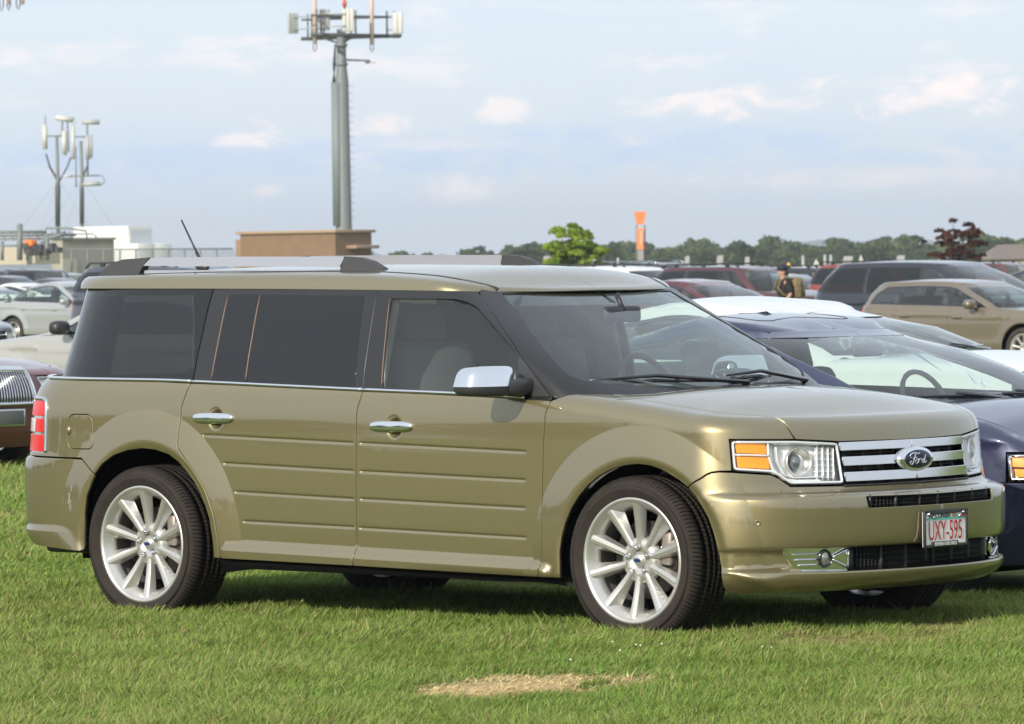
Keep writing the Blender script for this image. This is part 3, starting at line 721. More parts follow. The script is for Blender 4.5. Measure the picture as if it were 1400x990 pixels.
    def oval(mb, a, b, x0, x1, bulge, mi=0, n=44, z=.788, a2=None, b2=None):
        t = np.arange(n)*2*PI/n; ring = lambda k, x: np.stack([np.full(n, x), a*k*np.cos(t), z+b*k*np.sin(t)], 1)
        R_ = [ring(1.0, x0), ring(1.0, x1), ring(.96, x1+bulge*.4), ring(.8, x1+bulge*.8), ring(.4, x1+bulge), ring(.001, x1+bulge)]
        F = [(i*n+k, i*n+(k+1) % n, (i+1)*n+(k+1) % n, (i+1)*n+k) for i in range(len(R_)-1) for k in range(n)]
        mb.add(np.concatenate(R_), F, mi); return mb
    oval(bd, .119, .053, bx-.03, bx+.020, .008); 
    e0 = part('oval_badge', bd, M_CHROME, g0)
    bl = MB(); oval(bl, .094, .040, bx+.02, bx+.0285, .004); part('badge_field', bl, principled('badge_navy', (.008, .012, .05), .25, coat=.3), e0)
    # script lettering as thin raised strokes (y to the viewer's left is negative when seen from the front)
    st = MB(); X0 = bx+.0345
    def stroke(pts, w=.0026):
        p = np.array(pts, float); t = np.linspace(0, len(p)-1, 4*len(p)); i = np.clip(t.astype(int), 0, len(p)-2); fr = (t-i)[:, None]
        pm = np.concatenate([p[:1], p, p[-1:]]); a, b, c, d = pm[i], pm[i+1], pm[i+2], pm[i+3]
        q = .5*((2*b)+(-a+c)*fr+(2*a-5*b+4*c-d)*fr**2+(-a+3*b-3*c+d)*fr**3)
        xx = X0-.004*(q[:, 0]/.09)**2
        tube(st, np.stack([xx, q[:, 0], .788+q[:, 1]], 1), w, 6)
    k = 1.0
    stroke([(-.052, .004), (-.064, .012), (-.056, .024), (-.030, .026), (-.008, .022), (.000, .027)], .0032)      # top sweep of the F
    stroke([(-.026, .024), (-.034, .008), (-.042, -.010), (-.050, -.021), (-.062, -.021), (-.064, -.012), (-.056, -.009)], .0034)
    stroke([(-.046, .003), (-.030, .004), (-.018, .008)], .0026)
    stroke([(-.018, -.002), (-.028, -.008), (-.027, -.018), (-.018, -.018), (-.010, -.010), (-.014, -.002), (-.018, -.002)])
    stroke([(-.004, .000), (-.006, -.008), (-.010, -.018)]); stroke([(-.006, -.008), (.002, -.001), (.010, .001), (.013, -.003)])
    stroke([(.034, -.001), (.022, -.003), (.016, -.012), (.021, -.018), (.030, -.013), (.034, -.002)]); stroke([(.046, .016), (.040, .002), (.035, -.014), (.040, -.018), (.052, -.010)])
    part('badge_lettering', st, M_CHROME, e0)
    # --- number plate
    px = .984; pz = .489
    pl = MB(); box(pl, (px-.006, 0, pz), (.012, .302, .152)); 
    P0 = part('number_plate', pl, principled('plate_white', (.84, .82, .78), .42, noise=(40, .4, (.68, .64, .58))))
    fr = MB()
    for (c, s_) in (((px+.001, 0, pz+.076), (.012, .318, .014)), ((px+.001, 0, pz-.074), (.012, .318, .014)), ((px+.001, -.153, pz), (.012, .013, .16)), ((px+.001, .153, pz), (.012, .013, .16)),
                    ((px+.002, -.010, pz-.066), (.011, .19, .022)), ((px+.002, .0, pz+.070), (.011, .21, .012))): box(fr, c, s_, bev=.003)
    part('plate_frame', fr, M_BLACK, P0)
    bn = MB(); box(bn, (px+.0012, 0, pz+.043), (.0014, .288, .009)); box(bn, (px+.0012, .105, pz+.050), (.0013, .06, .012)); part('plate_band', bn, principled('plate_teal', (.10, .48, .38), .5), P0)
    def txt(t, size, y, z, mat, nm, xs=1., par=P0, x=px+.0022, bold=0., depth=.0006, sp=1.):
        v, f = text_mesh(t, size, depth, 0, xs, sp, bold); m = MB()
        m.add(np.stack([x+v[:, 2], v[:, 0]+y, v[:, 1]+z], 1), f, 0, False); return part(nm, m, mat, par)
    red = principled('plate_red', (.42, .012, .012), .5)
    txt('UXY-595', .122, -.002, pz-.012, red, 'plate_letters', .53, bold=-.0006)
    txt('WISCONSIN', .030, -.045, pz+.0555, principled('plate_ink', (.02, .02, .03), .5), 'state_name', .95)
    txt('13', .026, .062, pz+.0555, principled('sticker_orange', (.75, .16, .03), .5), 'year_sticker', 1.1, bold=.001)
    txt('PIONEER FORD SALES', .0205, -.010, pz-.0665, M_WHITE, 'frame_lettering', .80, x=px+.0092)
    rs = MB(); box(rs, (px+.0015, .130, pz+.054), (.002, .022, .018)); part('red_sticker', rs, red, P0)
    for (y, z) in ((-.125, .066), (.125, .066), (-.09, .050), (.10, .052)):
        sc = MB(); lathe(sc, [(.0001, .003), (.006, .002), (.007, -.004)], 14, axis='x', center=(px+.008, y, pz+z)); part('plate_screw', sc, M_SATIN, P0)
    # --- rear bumper and tail lamps
    rb = [(-3.391, .763), (-3.357, .741), (-3.289, .688)]+[p for p in rarch if p[0] < -3.285][::-1][1:]+[(-3.40, .325), (-3.61, .335), (-3.8, .345), (SR, .35), (SR, .771), (-4.13, .771), (-3.8, .77)]
    zr2 = [[(s_, z_) for s_ in np.linspace(-4.7, -3.4, 60)] for z_ in (.35, .365, .39, .405, .412, .42, .428, .435, .442, .45, .47, .745, .755)]
    part('rear_bumper', sym(panel(S, rb[::-1], rows=zr2+rings, **kw)), PNT, weld=.0004)
    vl = MB(); box(vl, (-3.68, 0, .325), (.30, 1.55, .045), bev=.02); part('rear_valance', vl, principled('grey_valance', (.05, .052, .05), .6))
    for (s0, z0, s1, z1, w_) in ((-3.455, .635, -3.462, .600, .006), (-3.470, .600, -3.478, .545, .010), (-3.462, .570, -3.470, .520, .007), (-3.455, .545, -3.462, .505, .004)):
        part('scuff_mark', strip(S, [(s0, z0), ((s0+s1)/2+.004, (z0+z1)/2), (s1, z1)], w_, .0006, off=.0006, h=.01, prof='flat'), principled('scuff_grey', (.22, .21, .18), .8))
    ex = MB(); tube(ex, [(-3.62, -.62, .275), (-3.40, -.62, .272), (-3.28, -.60, .275)], [.055, .062, .05], 16); part('exhaust_silencer', ex, principled('rusty_steel', (.06, .042, .03), .75, .3, noise=(10, .8, (.20, .10, .05))))
    LS = S
    for side in (1, -1):
        f = (lambda m: m) if side == 1 else (lambda m: m.mirror())
        bk = MB(); bk.join(panel(LS, inset_poly(lampq_c, .002), off=-.004, h=.03, hb=.015, lip=.02)); t0 = part('tail_lamp', f(bk), principled('lamp_chrome', (.70, .69, .68), .14, .9))
        e = MB()
        for (z0, z1) in ((.796, .872), (.889, .949), (.966, 1.034)):
            e.join(panel(LS, round_poly([(LIFT+.03, z1), (LIFT+.03, z0), (-3.672, z0), (-3.670, z1)], .010, 3), off=.004, h=.02, hb=.012, lip=.012))
        part('red_lens', f(e), M_REDLENS, t0)
        part('clear_lens', f(panel(LS, [(LIFT+.03, .949), (LIFT+.03, .889), (-3.772, .889), (-3.770, .949)], off=.006, h=.02, hb=.012, lip=.012)), principled('pale_lens', (.62, .60, .60), .15, .2, coat=.5), t0)
        part('lamp_frame', f(strip(LS, [(-3.655, .79), (-3.657, 1.0), (-3.668, 1.035), (-3.70, 1.048), (LIFT+.03, 1.049)], .020, .008, off=.001, h=.01)), M_SATIN, t0)
    # --- glasshouse
    gm = lambda z: float(G.x1(z))+.85*PI/2+.03
    WS = [(-.964, 1.528), (-.746, 1.369), (-.514, 1.207), (-.45, 1.168), (-.40, 1.148), (-.30, 1.126), (-.10, 1.110), (.3, 1.104), (gm(1.104), 1.104), (gm(1.20), 1.20), (gm(1.36), 1.36), (gm(1.537), 1.537), (-.5, 1.534)]
    Aseam = [(-.483, 1.074), (-.62, 1.195), (-.755, 1.307), (-.92, 1.432), (-1.040, 1.520), (-1.064, 1.54)]
    Pl = [(-.483, 1.06), (-.483, 1.074)]
    scr = [(-.40, 1.055), (gm(1.055), 1.055), (gm(1.10), 1.10), (gm(1.2), 1.2), (gm(1.36), 1.36), (gm(1.545), 1.548), (-.9, 1.553), (-1.062, 1.549)]+Aseam[::-1][1:]
    part('windscreen_surround', sym(panel(G, scr, holes=[WS], h=.03, hb=.02, gap=.002, lip=.012)), M_PILLAR, weld=.0004)
    wsp = panel(G, inset_poly(WS, -.012), off=-.006, h=.05, hb=.03, lip=0)
    w0 = part('windscreen', sym(wsp), M_WS, weld=.0004)
    tb = panel(G, [(-.990, 1.535), (-.93, 1.495), (-.90, 1.470), (gm(1.46), 1.47), (gm(1.53), 1.53)], off=-.010, h=.03, hb=.02, lip=0)
    part('sun_strip', sym(tb), glass('sun_strip_tint', (.26, .25, .32)), w0, weld=.0004)
    FW = round_poly([(-1.531, 1.512), (-1.492, 1.105), (-.655, 1.075), (-.700, 1.256), (-1.031, 1.482), (-1.115, 1.508)], [.012, .01, .01, .02, .08, .06])
    for side in (1, -1):
        f = (lambda m: m) if side == 1 else (lambda m: m.mirror()); rd, fdr = doors[side]
        fo = [(-1.621, 1.556), (-1.611, 1.07), (-.483, 1.055)]+Aseam
        part('window_frame', f(panel(G, fo, holes=[FW], h=.03, hb=.018, gap=.0025, lip=.014)), M_PILLAR, fdr)
        part('window', f(panel(G, inset_poly(FW, -.008), off=-.008, h=.05, hb=.03, lip=0)), M_CLEAR, fdr)
        ro = [(-2.668, 1.571), (-2.694, 1.12), (-1.611, 1.08), (-1.621, 1.556)]
        part('window_frame', f(panel(G, ro, h=.05, hb=.03, gap=.0025, lip=.014)), M_PILLAR, rd)
        part('window', f(panel(G, round_poly([(-1.697, 1.524), (-1.661, 1.10), (-2.345, 1.12), (-2.345, 1.533)], .012), off=.002, h=.05, hb=.03, lip=.003)), M_PRIV, rd)
        part('quarter_light', f(panel(G, round_poly([(-2.372, 1.533), (-2.366, 1.12), (-2.575, 1.13), (-2.556, 1.535)], .012), off=.002, h=.05, hb=.03, lip=.003)), M_PRIV, rd)
        brz = principled('bronze_trim', (.12, .085, .068), .4, .5)
        part('window_trim', f(strip(G, [(-2.353, 1.533), (-2.352, 1.13)], .007, .004, off=.002)), brz, rd)
        part('window_trim', f(strip(G, [(-2.560, 1.535), (-2.573, 1.135)], .006, .004, off=.002)), brz, rd)
        part('window_trim', f(strip(G, [(-1.533, 1.513), (-1.494, 1.105)], .006, .004, off=.001)), brz, fdr)
        part('rear_side_window', f(panel(G, round_poly([(-2.675, 1.566), (-2.700, 1.12), (-3.640, 1.14), (-3.625, 1.568)], .01), off=.0, h=.05, hb=.03, gap=.002, lip=.012)), M_PRIV, root)
        part('rear_pillar', f(panel(G, [(-3.630, 1.572), (-3.645, 1.13), (-4.10, 1.13), (-4.06, 1.572)], off=.0, h=.05, hb=.03, gap=.002, lip=.012)), M_GLOSSBLACK, root)
        # chrome waist moulding
        wz = lambda a, b: [(x, float(belt(x))-.0085) for x in np.linspace(a, b, 14)]
        part('waist_moulding', f(strip(S, wz(-3.97, -2.690), .015, .007, off=.0015)), M_CHROME, root)
        part('waist_moulding', f(strip(S, wz(-2.682, -1.595), .015, .007, off=.0015)), M_CHROME, rd)
        part('waist_moulding', f(strip(S, wz(-1.588, -.62), .015, .007, off=.0015)), M_CHROME, fdr)
    part('rear_window', sym(panel(G, [(-4.07, 1.572), (-4.11, 1.13), (-4.6, 1.13), (-4.6, 1.572)], off=.0, h=.05, hb=.03, gap=.002, lip=.012)), M_PRIV, weld=.0004)
    # --- roof
    dr = [(-4.5, 1.576), (-3.55, 1.573), (-2.8, 1.567), (-2.157, 1.560), (-1.4, 1.548), (-1.016, 1.538), (-.8, 1.537), (.3, 1.540)]
    rsh = [[(s_, float(Rf.zc(s_)-Rf.r(s_)+Rf.r(s_)*th)) for s_ in np.linspace(-4.4, .1, 60)] for th in (0, .4, .8, 1.2)]
    roof = dr+[(.3, QC+.3), (-4.5, QC+.3)]
    part('roof', sym(panel(Rf, roof, rows=rsh, h=.03, hb=.025, lip=.012)), PNT, weld=.0004)
    dp = [(-3.7, 1.735), (-2.5, 1.735), (-1.7, 1.722), (-1.36, 1.690), (-1.231, 1.670), (-1.137, 1.640), (-1.06, 1.600), (-1.015, 1.560), (-1.0, 1.545)]
    pair('roof_ditch', (strip(Rf, dp, .014, .001, off=.001, h=.02, prof='flat')), M_BLACK)
    def rail(sy):
        y = -.555*sy; m = MB(); hw = .011
        def prism(poly, y0, y1, mb, mi=0):
            n = len(poly); zm = max(z for x, z in poly); tl = lambda z: .42*(zm-z) if len(poly) == 5 else .22*(zm-z)
            v = [(x, y0-(tl(z) if sy > 0 else .0), z) for x, z in poly]+[(x, y1+(tl(z) if sy < 0 else .0), z) for x, z in poly]
            f = [tuple(range(n))[::-1], tuple(range(n, 2*n))]+[(i, (i+1) % n, n+(i+1) % n, n+i) for i in range(n)]
            mb.add(v, f, mi, False)
        bar = [(-3.325, 1.677), (-3.29, 1.7155), (-2.7, 1.7135), (-2.02, 1.7055), (-2.035, 1.657)]
        prism(bar, y-hw, y+hw, m); 
        prism([(-3.33, 1.640), (-3.33, 1.655), (-2.03, 1.646), (-2.03, 1.630)], y-hw-.004, y+hw+.006, m)
        r0 = part('roof_rail', m, principled('rail_silver', (.40, .40, .43), .32, .6))
        for pts in ([(-3.64, 1.615), (-3.60, 1.660), (-3.545, 1.693), (-3.47, 1.709), (-3.295, 1.7165), (-3.335, 1.668), (-3.36, 1.615)], [(-2.022, 1.7065), (-1.92, 1.700), (-1.85, 1.683), (-1.78, 1.650), (-1.745, 1.615), (-2.05, 1.615), (-2.035, 1.65)]):
            q = MB(); prism(pts, y-hw-.006, y+hw+.006, q); part('rail_foot', q, principled('rail_black', (.035, .035, .037), .5), r0)
    rail(1); rail(-1)
    an = MB(); ellipsoid(an, (-3.50, 0, 1.668), (.045, .02, .02)); tube(an, [(-3.50, 0, 1.68), (-3.64, 0, 1.90)], [.006, .004], 8); 
    tube(an, [(-3.505, 0, 1.686), (-3.54, 0, 1.742)], .008, 8); part('aerial', an, M_BLACK)
    # --- mirrors
    for side in (1, -1):
        f = (lambda m: m) if side == 1 else (lambda m: m.mirror()); fdr = doors[side][1]
        u = np.linspace(-PI, PI, 36, endpoint=False); v = np.linspace(-PI/2, PI/2, 22); U, V = np.meshgrid(u, v); pf = lambda w, e: np.sign(w)*np.abs(w)**e
        Z = pf(np.sin(V), .42)*.068; tp = 1-.17*np.clip((Z+.02)/.09, 0, 1)**1.3
        Y = pf(np.cos(V), .36)*pf(np.sin(U), .42)*.165*tp; X = pf(np.cos(V), .36)*pf(np.cos(U), .6)*.078*tp
        Pn = np.stack([X+.03*(np.abs(Y)/.135)**2*-1, Y, Z], -1).reshape(-1, 3); nu = 36
        F = [(i*nu+k_, i*nu+(k_+1) % nu, (i+1)*nu+(k_+1) % nu, (i+1)*nu+k_) for i in range(21) for k_ in range(nu)]
        c = np.array([-.672-(.30 if side == -1 else 0), -1.085, 1.148]); zc_ = Pn[:, 2]
        top = [q for q in F if np.mean(zc_[list(q)]) > -.020]; low = [q for q in F if np.mean(zc_[list(q)]) <= -.020]
        mt = MB(); mt.add(Pn+c, top); ml = MB(); ml.add(Pn*[.985, .985, 1]+c, low)
        ellipsoid(ml, (-.645-(.30 if side == -1 else 0), -.955, 1.118), (.060, .115, .040), (.6, .6), 20, 12)
        sail = panel(G, [(-.50, 1.078), (-.655, 1.075), (-.700, 1.250), (-.66, 1.225)], off=.003, h=.03, hb=.02, lip=.006)
        ml.join(sail)
        mm = part('door_mirror', f(ml), principled('mirror_black', (.030, .030, .031), .4), fdr)
        part('mirror_cap', f(mt), M_CHROME, mm)
    # --- wipers
    for (p0, p1, p2) in (((-.405, -.745, 1.122), (-.20, -.12, 1.126), (-.14, .02, 1.105)), ((-.215, -.02, 1.126), (-.33, .56, 1.132), (-.28, .62, 1.102))):
        w = MB(); p0 = np.array(p0); p1 = np.array(p1)
        tube(w, [p0, p0*.5+p1*.5+[.012, 0, .012], p1], [.006, .009, .007], 6)
        tube(w, [p0+[.01, 0, .022], p0*.5+p1*.5+[.03, 0, .034], np.array(p2)+[.03, 0, .012], np.array(p2)], [.005, .010, .012, .016], 6)
        for t in (.12, .3, .5, .7, .88): box(w, p0*(1-t)+p1*t+[.006, 0, .008], (.016, .03, .018), bev=.003)
        part('wiper', w, M_GLOSSBLACK)
    # --- inner shell, arches, cabin
    A = lambda arch, cx: [(cx+(p[0]-cx)*1.02, p[1]+.006) for p in arch]
    inner = MB()
    ra = [(-3.39, .14)]+A(rarch, -2.955)+[(-2.50, .14)]; fa = [(-.42, .14)]+A(farch, .05)+[(.51, .14)]
    inner.join(panel(S, [(SR, .36), (-3.6, .35), (-3.40, .33), (-3.0, .19), (-2.3, .268), (-.55, .258), (0, .20), (.52, .26), (SM, .262), (SM, QC), (-.40, QC), (-.40, 1.16), (-.44, 1.052), (-2.0, 1.10), (-3.0, 1.13), (SR, 1.14)], off=-.030, holes=[ra, fa, LI, UI, HL, [(1.03, .885), (SM+.1, .885), (SM+.1, .68), (1.07, .68)]], h=.08, hb=.04, lip=0))
    part('inner_structure', sym(inner), M_DARK)
    for arch, cx in ((rarch, -2.955), (farch, .05)):
        lin = MB()
        a = np.array(densify(A(arch, cx), .03, False)); n = len(a)
        V = np.concatenate([np.stack([a[:, 0], np.full(n, -.905), a[:, 1]], 1), np.stack([a[:, 0]+(a[:, 0]-cx)*.04, np.full(n, -.86), a[:, 1]+.01], 1), np.stack([a[:, 0]+(a[:, 0]-cx)*.04, np.full(n, -.48), a[:, 1]+.01], 1)])
        lin.add(V, [(j*n+i, j*n+i+1, (j+1)*n+i+1, (j+1)*n+i) for j in range(2) for i in range(n-1)])
        pair('arch_liner', (lin), principled('liner_black', (.004, .004, .004), .95, noise=(20, .5, (.008, .007, .006)), spec=.03))
    un = MB(); box(un, (-1.65, 0, .32), (4.1, 1.30, .10)); box(un, (-1.5, 0, .44), (4.0, 1.55, .03)); box(un, (.45, 0, .40), (.5, 1.25, .30)); tube(un, [(-3.0, -.70, .37), (-3.0, .70, .37)], .05, 10); tube(un, [(0, -.72, .36), (0, .72, .36)], .04, 10)
    box(un, (-3.05, .0, .72), (1.2, 1.0, .3))
    part('floor_pan', un, M_DARK)
    cb = MB(); 
    for side in (1, -1): box(cb, (-1.48, -.865*side, .76), (1.85, .03, .60))
    box(cb, (-2.95, 0, .98), (1.5, 1.45, .24)); part('door_linings', cb, M_INT)
    ds = MB(); box(ds, (-.60, 0, .985), (.60, 1.58, .20), bev=.05); box(ds, (-.80, .37, 1.075), (.26, .40, .10), bev=.04); part('dashboard', ds, principled('dash_grey', (.10, .10, .097), .7))
    pp = MB(); box(pp, (-.46, .12, 1.092), (.10, .30, .003)); part('paper', pp, M_WHITE)
    sw = MB(); a = np.linspace(0, 2*PI, 33)[:-1]; c = np.array([-.98, .37, 1.06]); tl = rad(25)
    tube(sw, [c+.185*np.array([-math.sin(tl)*math.sin(t), math.cos(t), math.cos(tl)*math.sin(t)]) for t in a], .014, 8, closed=True)
    for t in (rad(200), rad(340), rad(270)): tube(sw, [c+[.03, 0, -.01], c+.18*np.array([-math.sin(tl)*math.sin(t), math.cos(t), math.cos(tl)*math.sin(t)])], .012, 6)
    ellipsoid(sw, c+[.02, 0, 0], (.03, .06, .05)); part('steering_wheel', sw, M_INT)
    for (sx, sy) in ((-1.52, -.40), (-1.52, .40), (-2.42, -.42), (-2.42, .42)):
        st = MB(); box(st, (sx+.22, sy, .66), (.52, .50, .20), bev=.07); 
        R3 = np.array([[math.cos(.24), 0, -math.sin(.24)], [0, 1, 0], [math.sin(.24), 0, math.cos(.24)]])
        box(st, (sx-.07, sy, 1.0), (.16, .50, .64), bev=.07, rot=R3); se = part('seat', st, M_SEAT)
        hr = MB(); box(hr, (sx-.18, sy, 1.39), (.11, .27, .19), bev=.05, rot=R3)
        for d in (-.05, .05): tube(hr, [(sx-.15, sy+d, 1.26), (sx-.17, sy+d, 1.34)], .007, 6)
        part('headrest', hr, M_SEAT, se)
    im = MB(); box(im, (-.83, 0, 1.425), (.035, .25, .075), bev=.017); tube(im, [(-.82, 0, 1.44), (-.86, 0, 1.52)], .012, 8); part('interior_mirror', im, M_BLACK)
    hl = MB(); box(hl, (-2.3, 0, 1.545), (2.3, 1.40, .02)); part('headlining', hl, M_INTL)
    for side in (1, -1):
        bp = MB(); box(bp, (-1.60, -.80*side, 1.30), (.14, .03, .50), rot=np.array([[1, 0, 0], [0, math.cos(.26*side), math.sin(.26*side)], [0, -math.sin(.26*side), math.cos(.26*side)]]))
        part('centre_pillar', bp, M_INTL)
    # --- wheels
    W = make_wheel(R=.3685)
    add_wheel(root, W, (0, -.828, .3690), roll=rad(3)); add_wheel(root, W, (-2.995, -.832, .3690), roll=rad(-2)); add_wheel(root, W, (0, .828, .3690), True); add_wheel(root, W, (-2.995, .832, .3690), True)
    return root
# ================================================================= the other cars
BASE = dict(W=.90, H=1.44, wb=2.72, fo=.92, ro=1.02, R=.33, beltF=.95, beltR=1.02, hoodF=.74, cowl=.97, wsb=-.28, wst=-1.18, rgt=-2.45, rgb=-3.15, deck=1.06, wt=.60,
            doors=(-2.55, -1.50, -.42), dlo_r=-2.95, dlo_rt=-2.55, pillars=((-1.50, .06), (-2.38, .03)), hatch=False, rack=None, grille='bars', hl=(.50, 1.18, .60, .73), tl=(.66, .86), hlstyle='clear', spokes=5, nf=2.3, ws_a=.30, zb=.20, tlc='red', sunroof=False, plate=False, mirror=None, nr=2.6)
KINDS = {
 'sedan': {},
 'coupe': dict(W=.92, H=1.405, wb=2.74, fo=.95, ro=1.10, R=.34, beltF=.93, beltR=.99, hoodF=.715, cowl=.955, wsb=-.10, wst=-1.14, rgt=-2.10, rgb=-3.25, deck=1.06, wt=.575, doors=(-2.25, -2.25, -.45), dlo_r=-2.85, dlo_rt=-2.25, pillars=((-2.10, .05),), sunroof=True, spokes=7),
 'hybrid': dict(W=.87, H=1.475, wb=2.70, fo=.93, ro=.83, R=.32, beltF=1.02, beltR=1.10, hoodF=.80, cowl=1.06, wsb=-.02, wst=-1.42, rgt=-2.55, rgb=-3.35, deck=1.12, wt=.575, doors=(-2.60, -1.62, -.55), dlo_r=-3.1, dlo_rt=-2.65, pillars=((-1.62, .06), (-2.55, .03))),
 'wagon': dict(W=.88, H=1.395, wb=2.58, fo=.88, ro=.83, R=.325, beltF=.93, beltR=.99, hoodF=.72, cowl=.945, wsb=-.30, wst=-1.12, rgt=-3.05, rgb=-3.28, deck=None, hatch=True, wt=.60, doors=(-2.42, -1.40, -.42), dlo_r=-2.98, dlo_rt=-2.72, pillars=((-1.42, .07), (-2.38, .07)), spokes=9),
 'minivan': dict(W=.97, H=1.70, wb=3.03, fo=.95, ro=1.15, R=.34, beltF=1.02, beltR=1.10, hoodF=.80, cowl=1.05, wsb=.10, wst=-1.05, rgt=-3.65, rgb=-4.08, deck=None, hatch=True, wt=.68, doors=(-2.75, -1.55, -.55), dlo_r=-3.92, dlo_rt=-3.45, pillars=((-1.55, .06), (-2.75, .06)), priv=1),
 'suv': dict(W=.93, H=1.66, wb=2.85, fo=.88, ro=1.0, R=.37, beltF=1.10, beltR=1.15, hoodF=.95, cowl=1.10, wsb=-.42, wst=-1.02, rgt=-3.52, rgb=-3.78, deck=None, hatch=True, wt=.68, doors=(-2.65, -1.55, -.50), dlo_r=-3.62, dlo_rt=-3.42, pillars=((-1.56, .08), (-2.62, .10)), priv=1, rack='black', nf=3, zb=.3),
 'fullsedan': dict(W=.97, H=1.46, wb=2.99, fo=1.10, ro=1.35, R=.34, beltF=.96, beltR=1.0, hoodF=.80, cowl=.965, wsb=-.35, wst=-1.15, rgt=-2.65, rgb=-3.3, deck=1.02, wt=.62, doors=(-2.75, -1.60, -.50), dlo_r=-3.05, dlo_rt=-2.7, pillars=((-1.60, .06), (-2.6, .04)), grille='waterfall', hl=(.80, 1.42, .625, .785), nf=3.0, plate=True),
}
_WH = {}
def wheel_set(R, spokes):
    k = (round(R, 2), spokes)
    if k not in _WH: _WH[k] = make_wheel(R=R, W=.215, rr=R*.68, spokes=spokes, style='thin', detail=False)
    return _WH[k]
def make_car(kind, name, label, cat, col, loc, rz=0., group=None, metal=.4, res=.07, cabin=True, over=None, wheels=True):
    c = dict(BASE); c.update(KINDS[kind]); c.update(over or {})
    W, H, wb, fo, ro, R = c['W'], c['H'], c['wb'], c['fo'], c['ro'], c['R']; K = W; xe = -(wb+ro)
    bF, bR, hF, cw, wsb, wst, rgt, rgb, deck, wt, zb = [c[k] for k in ('beltF', 'beltR', 'hoodF', 'cowl', 'wsb', 'wst', 'rgt', 'rgb', 'deck', 'wt', 'zb')]
    hatch = c['hatch']; d0, d1, d2 = c['doors']
    dz = deck if deck else bR+.02
    ra = R+.055
    def disp(s, q, z):
        d = np.zeros(np.shape(s))
        for cx in (0, -wb):
            rho = np.hypot(s-cx, z-R); u = np.clip((rho-ra-.02)/.13, 0, 1)
            d = np.maximum(d, .018*(1-u)-.008*np.clip((ra+.02-rho)/.03, 0, 1))
        bl = bF+(bR-bF)*np.clip(-s/wb, 0, 1)
        d = d+.010*np.exp(-((z-(bl-.13))/.03)**2)-.006*np.exp(-((z-(.5))/.12)**2)
        return d
    B = Shell(w=[(zb, W-.035), (.42, W-.004), (.70, W-.008), (.9, W-.028), (1.15, W-.065)], x1=fo-.62, xf=[(zb, fo-.10), (zb+.15, fo-.005), (.60, fo), (hF-.02, fo-.05), (hF+.05, fo-.12), (cw+.2, fo-.3)], nf=c['nf'],
              x2=xe+.60, xr=[(zb, xe+.10), (zb+.2, xe), (.65, xe), (dz, xe+.10)], nr=c['nr'],
              zc=[(xe-1, dz+.02-.01), (rgb-.2, dz-.02 if deck else dz+.015), (rgb+.3, bR+.028), (-1.4, (bF+bR)/2+.03), (wsb-.45, bF+.035), (wsb+.05, cw-.015), ((wsb+fo)/2-.05, (cw+hF)/2+.035), (fo-.30, hF+.065), (fo, hF+.055), (fo+2, hF+.055)],
              r=.065, H=[(xe, dz-.03), (xe+.25, dz), (rgb+.15, dz+.035), (rgb+.6, dz+.04), (wsb-.5, cw+.02), (wsb+.1, cw+.018), ((wsb+fo)/2-.05, (cw+hF)/2+.075), (fo-.35, hF+.115), (fo-.15, hF+.085), (fo-.05, hF+.06)],
              F1=min(wsb-.02, fo-.7), F2=(rgb+.05 if deck else None), lcap=W-.08, disp=disp, K=K)
    SM = fo-.62+K*PI/2+.02; SR = xe+.60-K*PI/2-.02; QC = 2.4
    zdm = H-.065
    zd = curve([(xe, H-.17), (rgt-.15, H-.15 if deck else H-.10), (rgt+.35, H-.095 if deck else H-.075), ((rgt+wst)/2, zdm), (wst-.1, H-.10), (wst+.25, H-.15)])
    xs_top = wst; a_ = c['ws_a']
    wsbz = cw-.02
    G = Shell(w=[(.8, W-.04), (bF, W-.065), ((bF+H)/2, (W-.065+wt)/2+.03), (H-.08, wt+.02), (H, wt)],
              x1=[(cw-.15, wsb+.14-a_-.10), (cw, wsb-a_-.10), (H-.1, wst-a_)], xf=[(cw-.15, wsb+.16), (cw-.02, wsb), ((cw+H)/2, wsb+(wst-wsb)*.44), (H-.1, wst+.02), (H, wst-.22)], nf=2.3,
              x2=[(bR-.1, rgb+.40), (H-.1, rgt+.35)], xr=[(bR-.15, rgb-.06), (bR+.02, rgb), ((bR+H)/2, rgb+(rgt-rgb)*.42), (H-.1, rgt-.03), (H, rgt+.18)], nr=2.6, zc=3, r=.1, H=3, K=W*.9)
    KG = W*.9
    RS = Shell(w=[(H-.2, wt+.05), (H-.08, wt+.025), (H, wt)], x1=wst-.30, xf=[(H-.2, wst+.14), (H-.10, wst+.02), (H, wst-.2)], nf=2.3, x2=rgt+.40, xr=[(H-.2, rgt-.12), (H-.1, rgt-.03), (H, rgt+.15)], nr=2.6,
               zc=lambda s: zd(s)+.040, r=.035, H=[(xe, H-.11), (rgt, H-.075 if deck else H-.05), (rgt+.3, H-.03), ((rgt+wst)/2, H), (wst-.6, H-.009), (wst-.25, H-.037), (wst, H-.075), (wst+.2, H-.115)],
               F1=wst-.4, F2=rgt+.5, lcap=wt-.03, bulge=2.4, K=wt+.02, thm=65)
    root = empty(name, loc, rz); tag(root, label, cat, group)
    P = paint('paint_%s' % '_'.join('%d' % (x*1000) for x in col), col, metal=metal, rough=.38, flake=.06, coat_ior=1.6)
    part = lambda nm, mb, mat, par=root, weld=0: mb.build(nm, mat, par, weld)
    def both(nm, mb, mat, par=None):
        a = mb.build(nm, mat, (par[0] if par else root)); b = mb.mirror().build(nm, mat, (par[1] if par else root)); return a, b
    h = res; kw = dict(h=h, hb=h*.6, gap=.004, lip=.012)
    bl = lambda s: bF+(bR-bF)*min(1, max(0, -s/wb))+.004
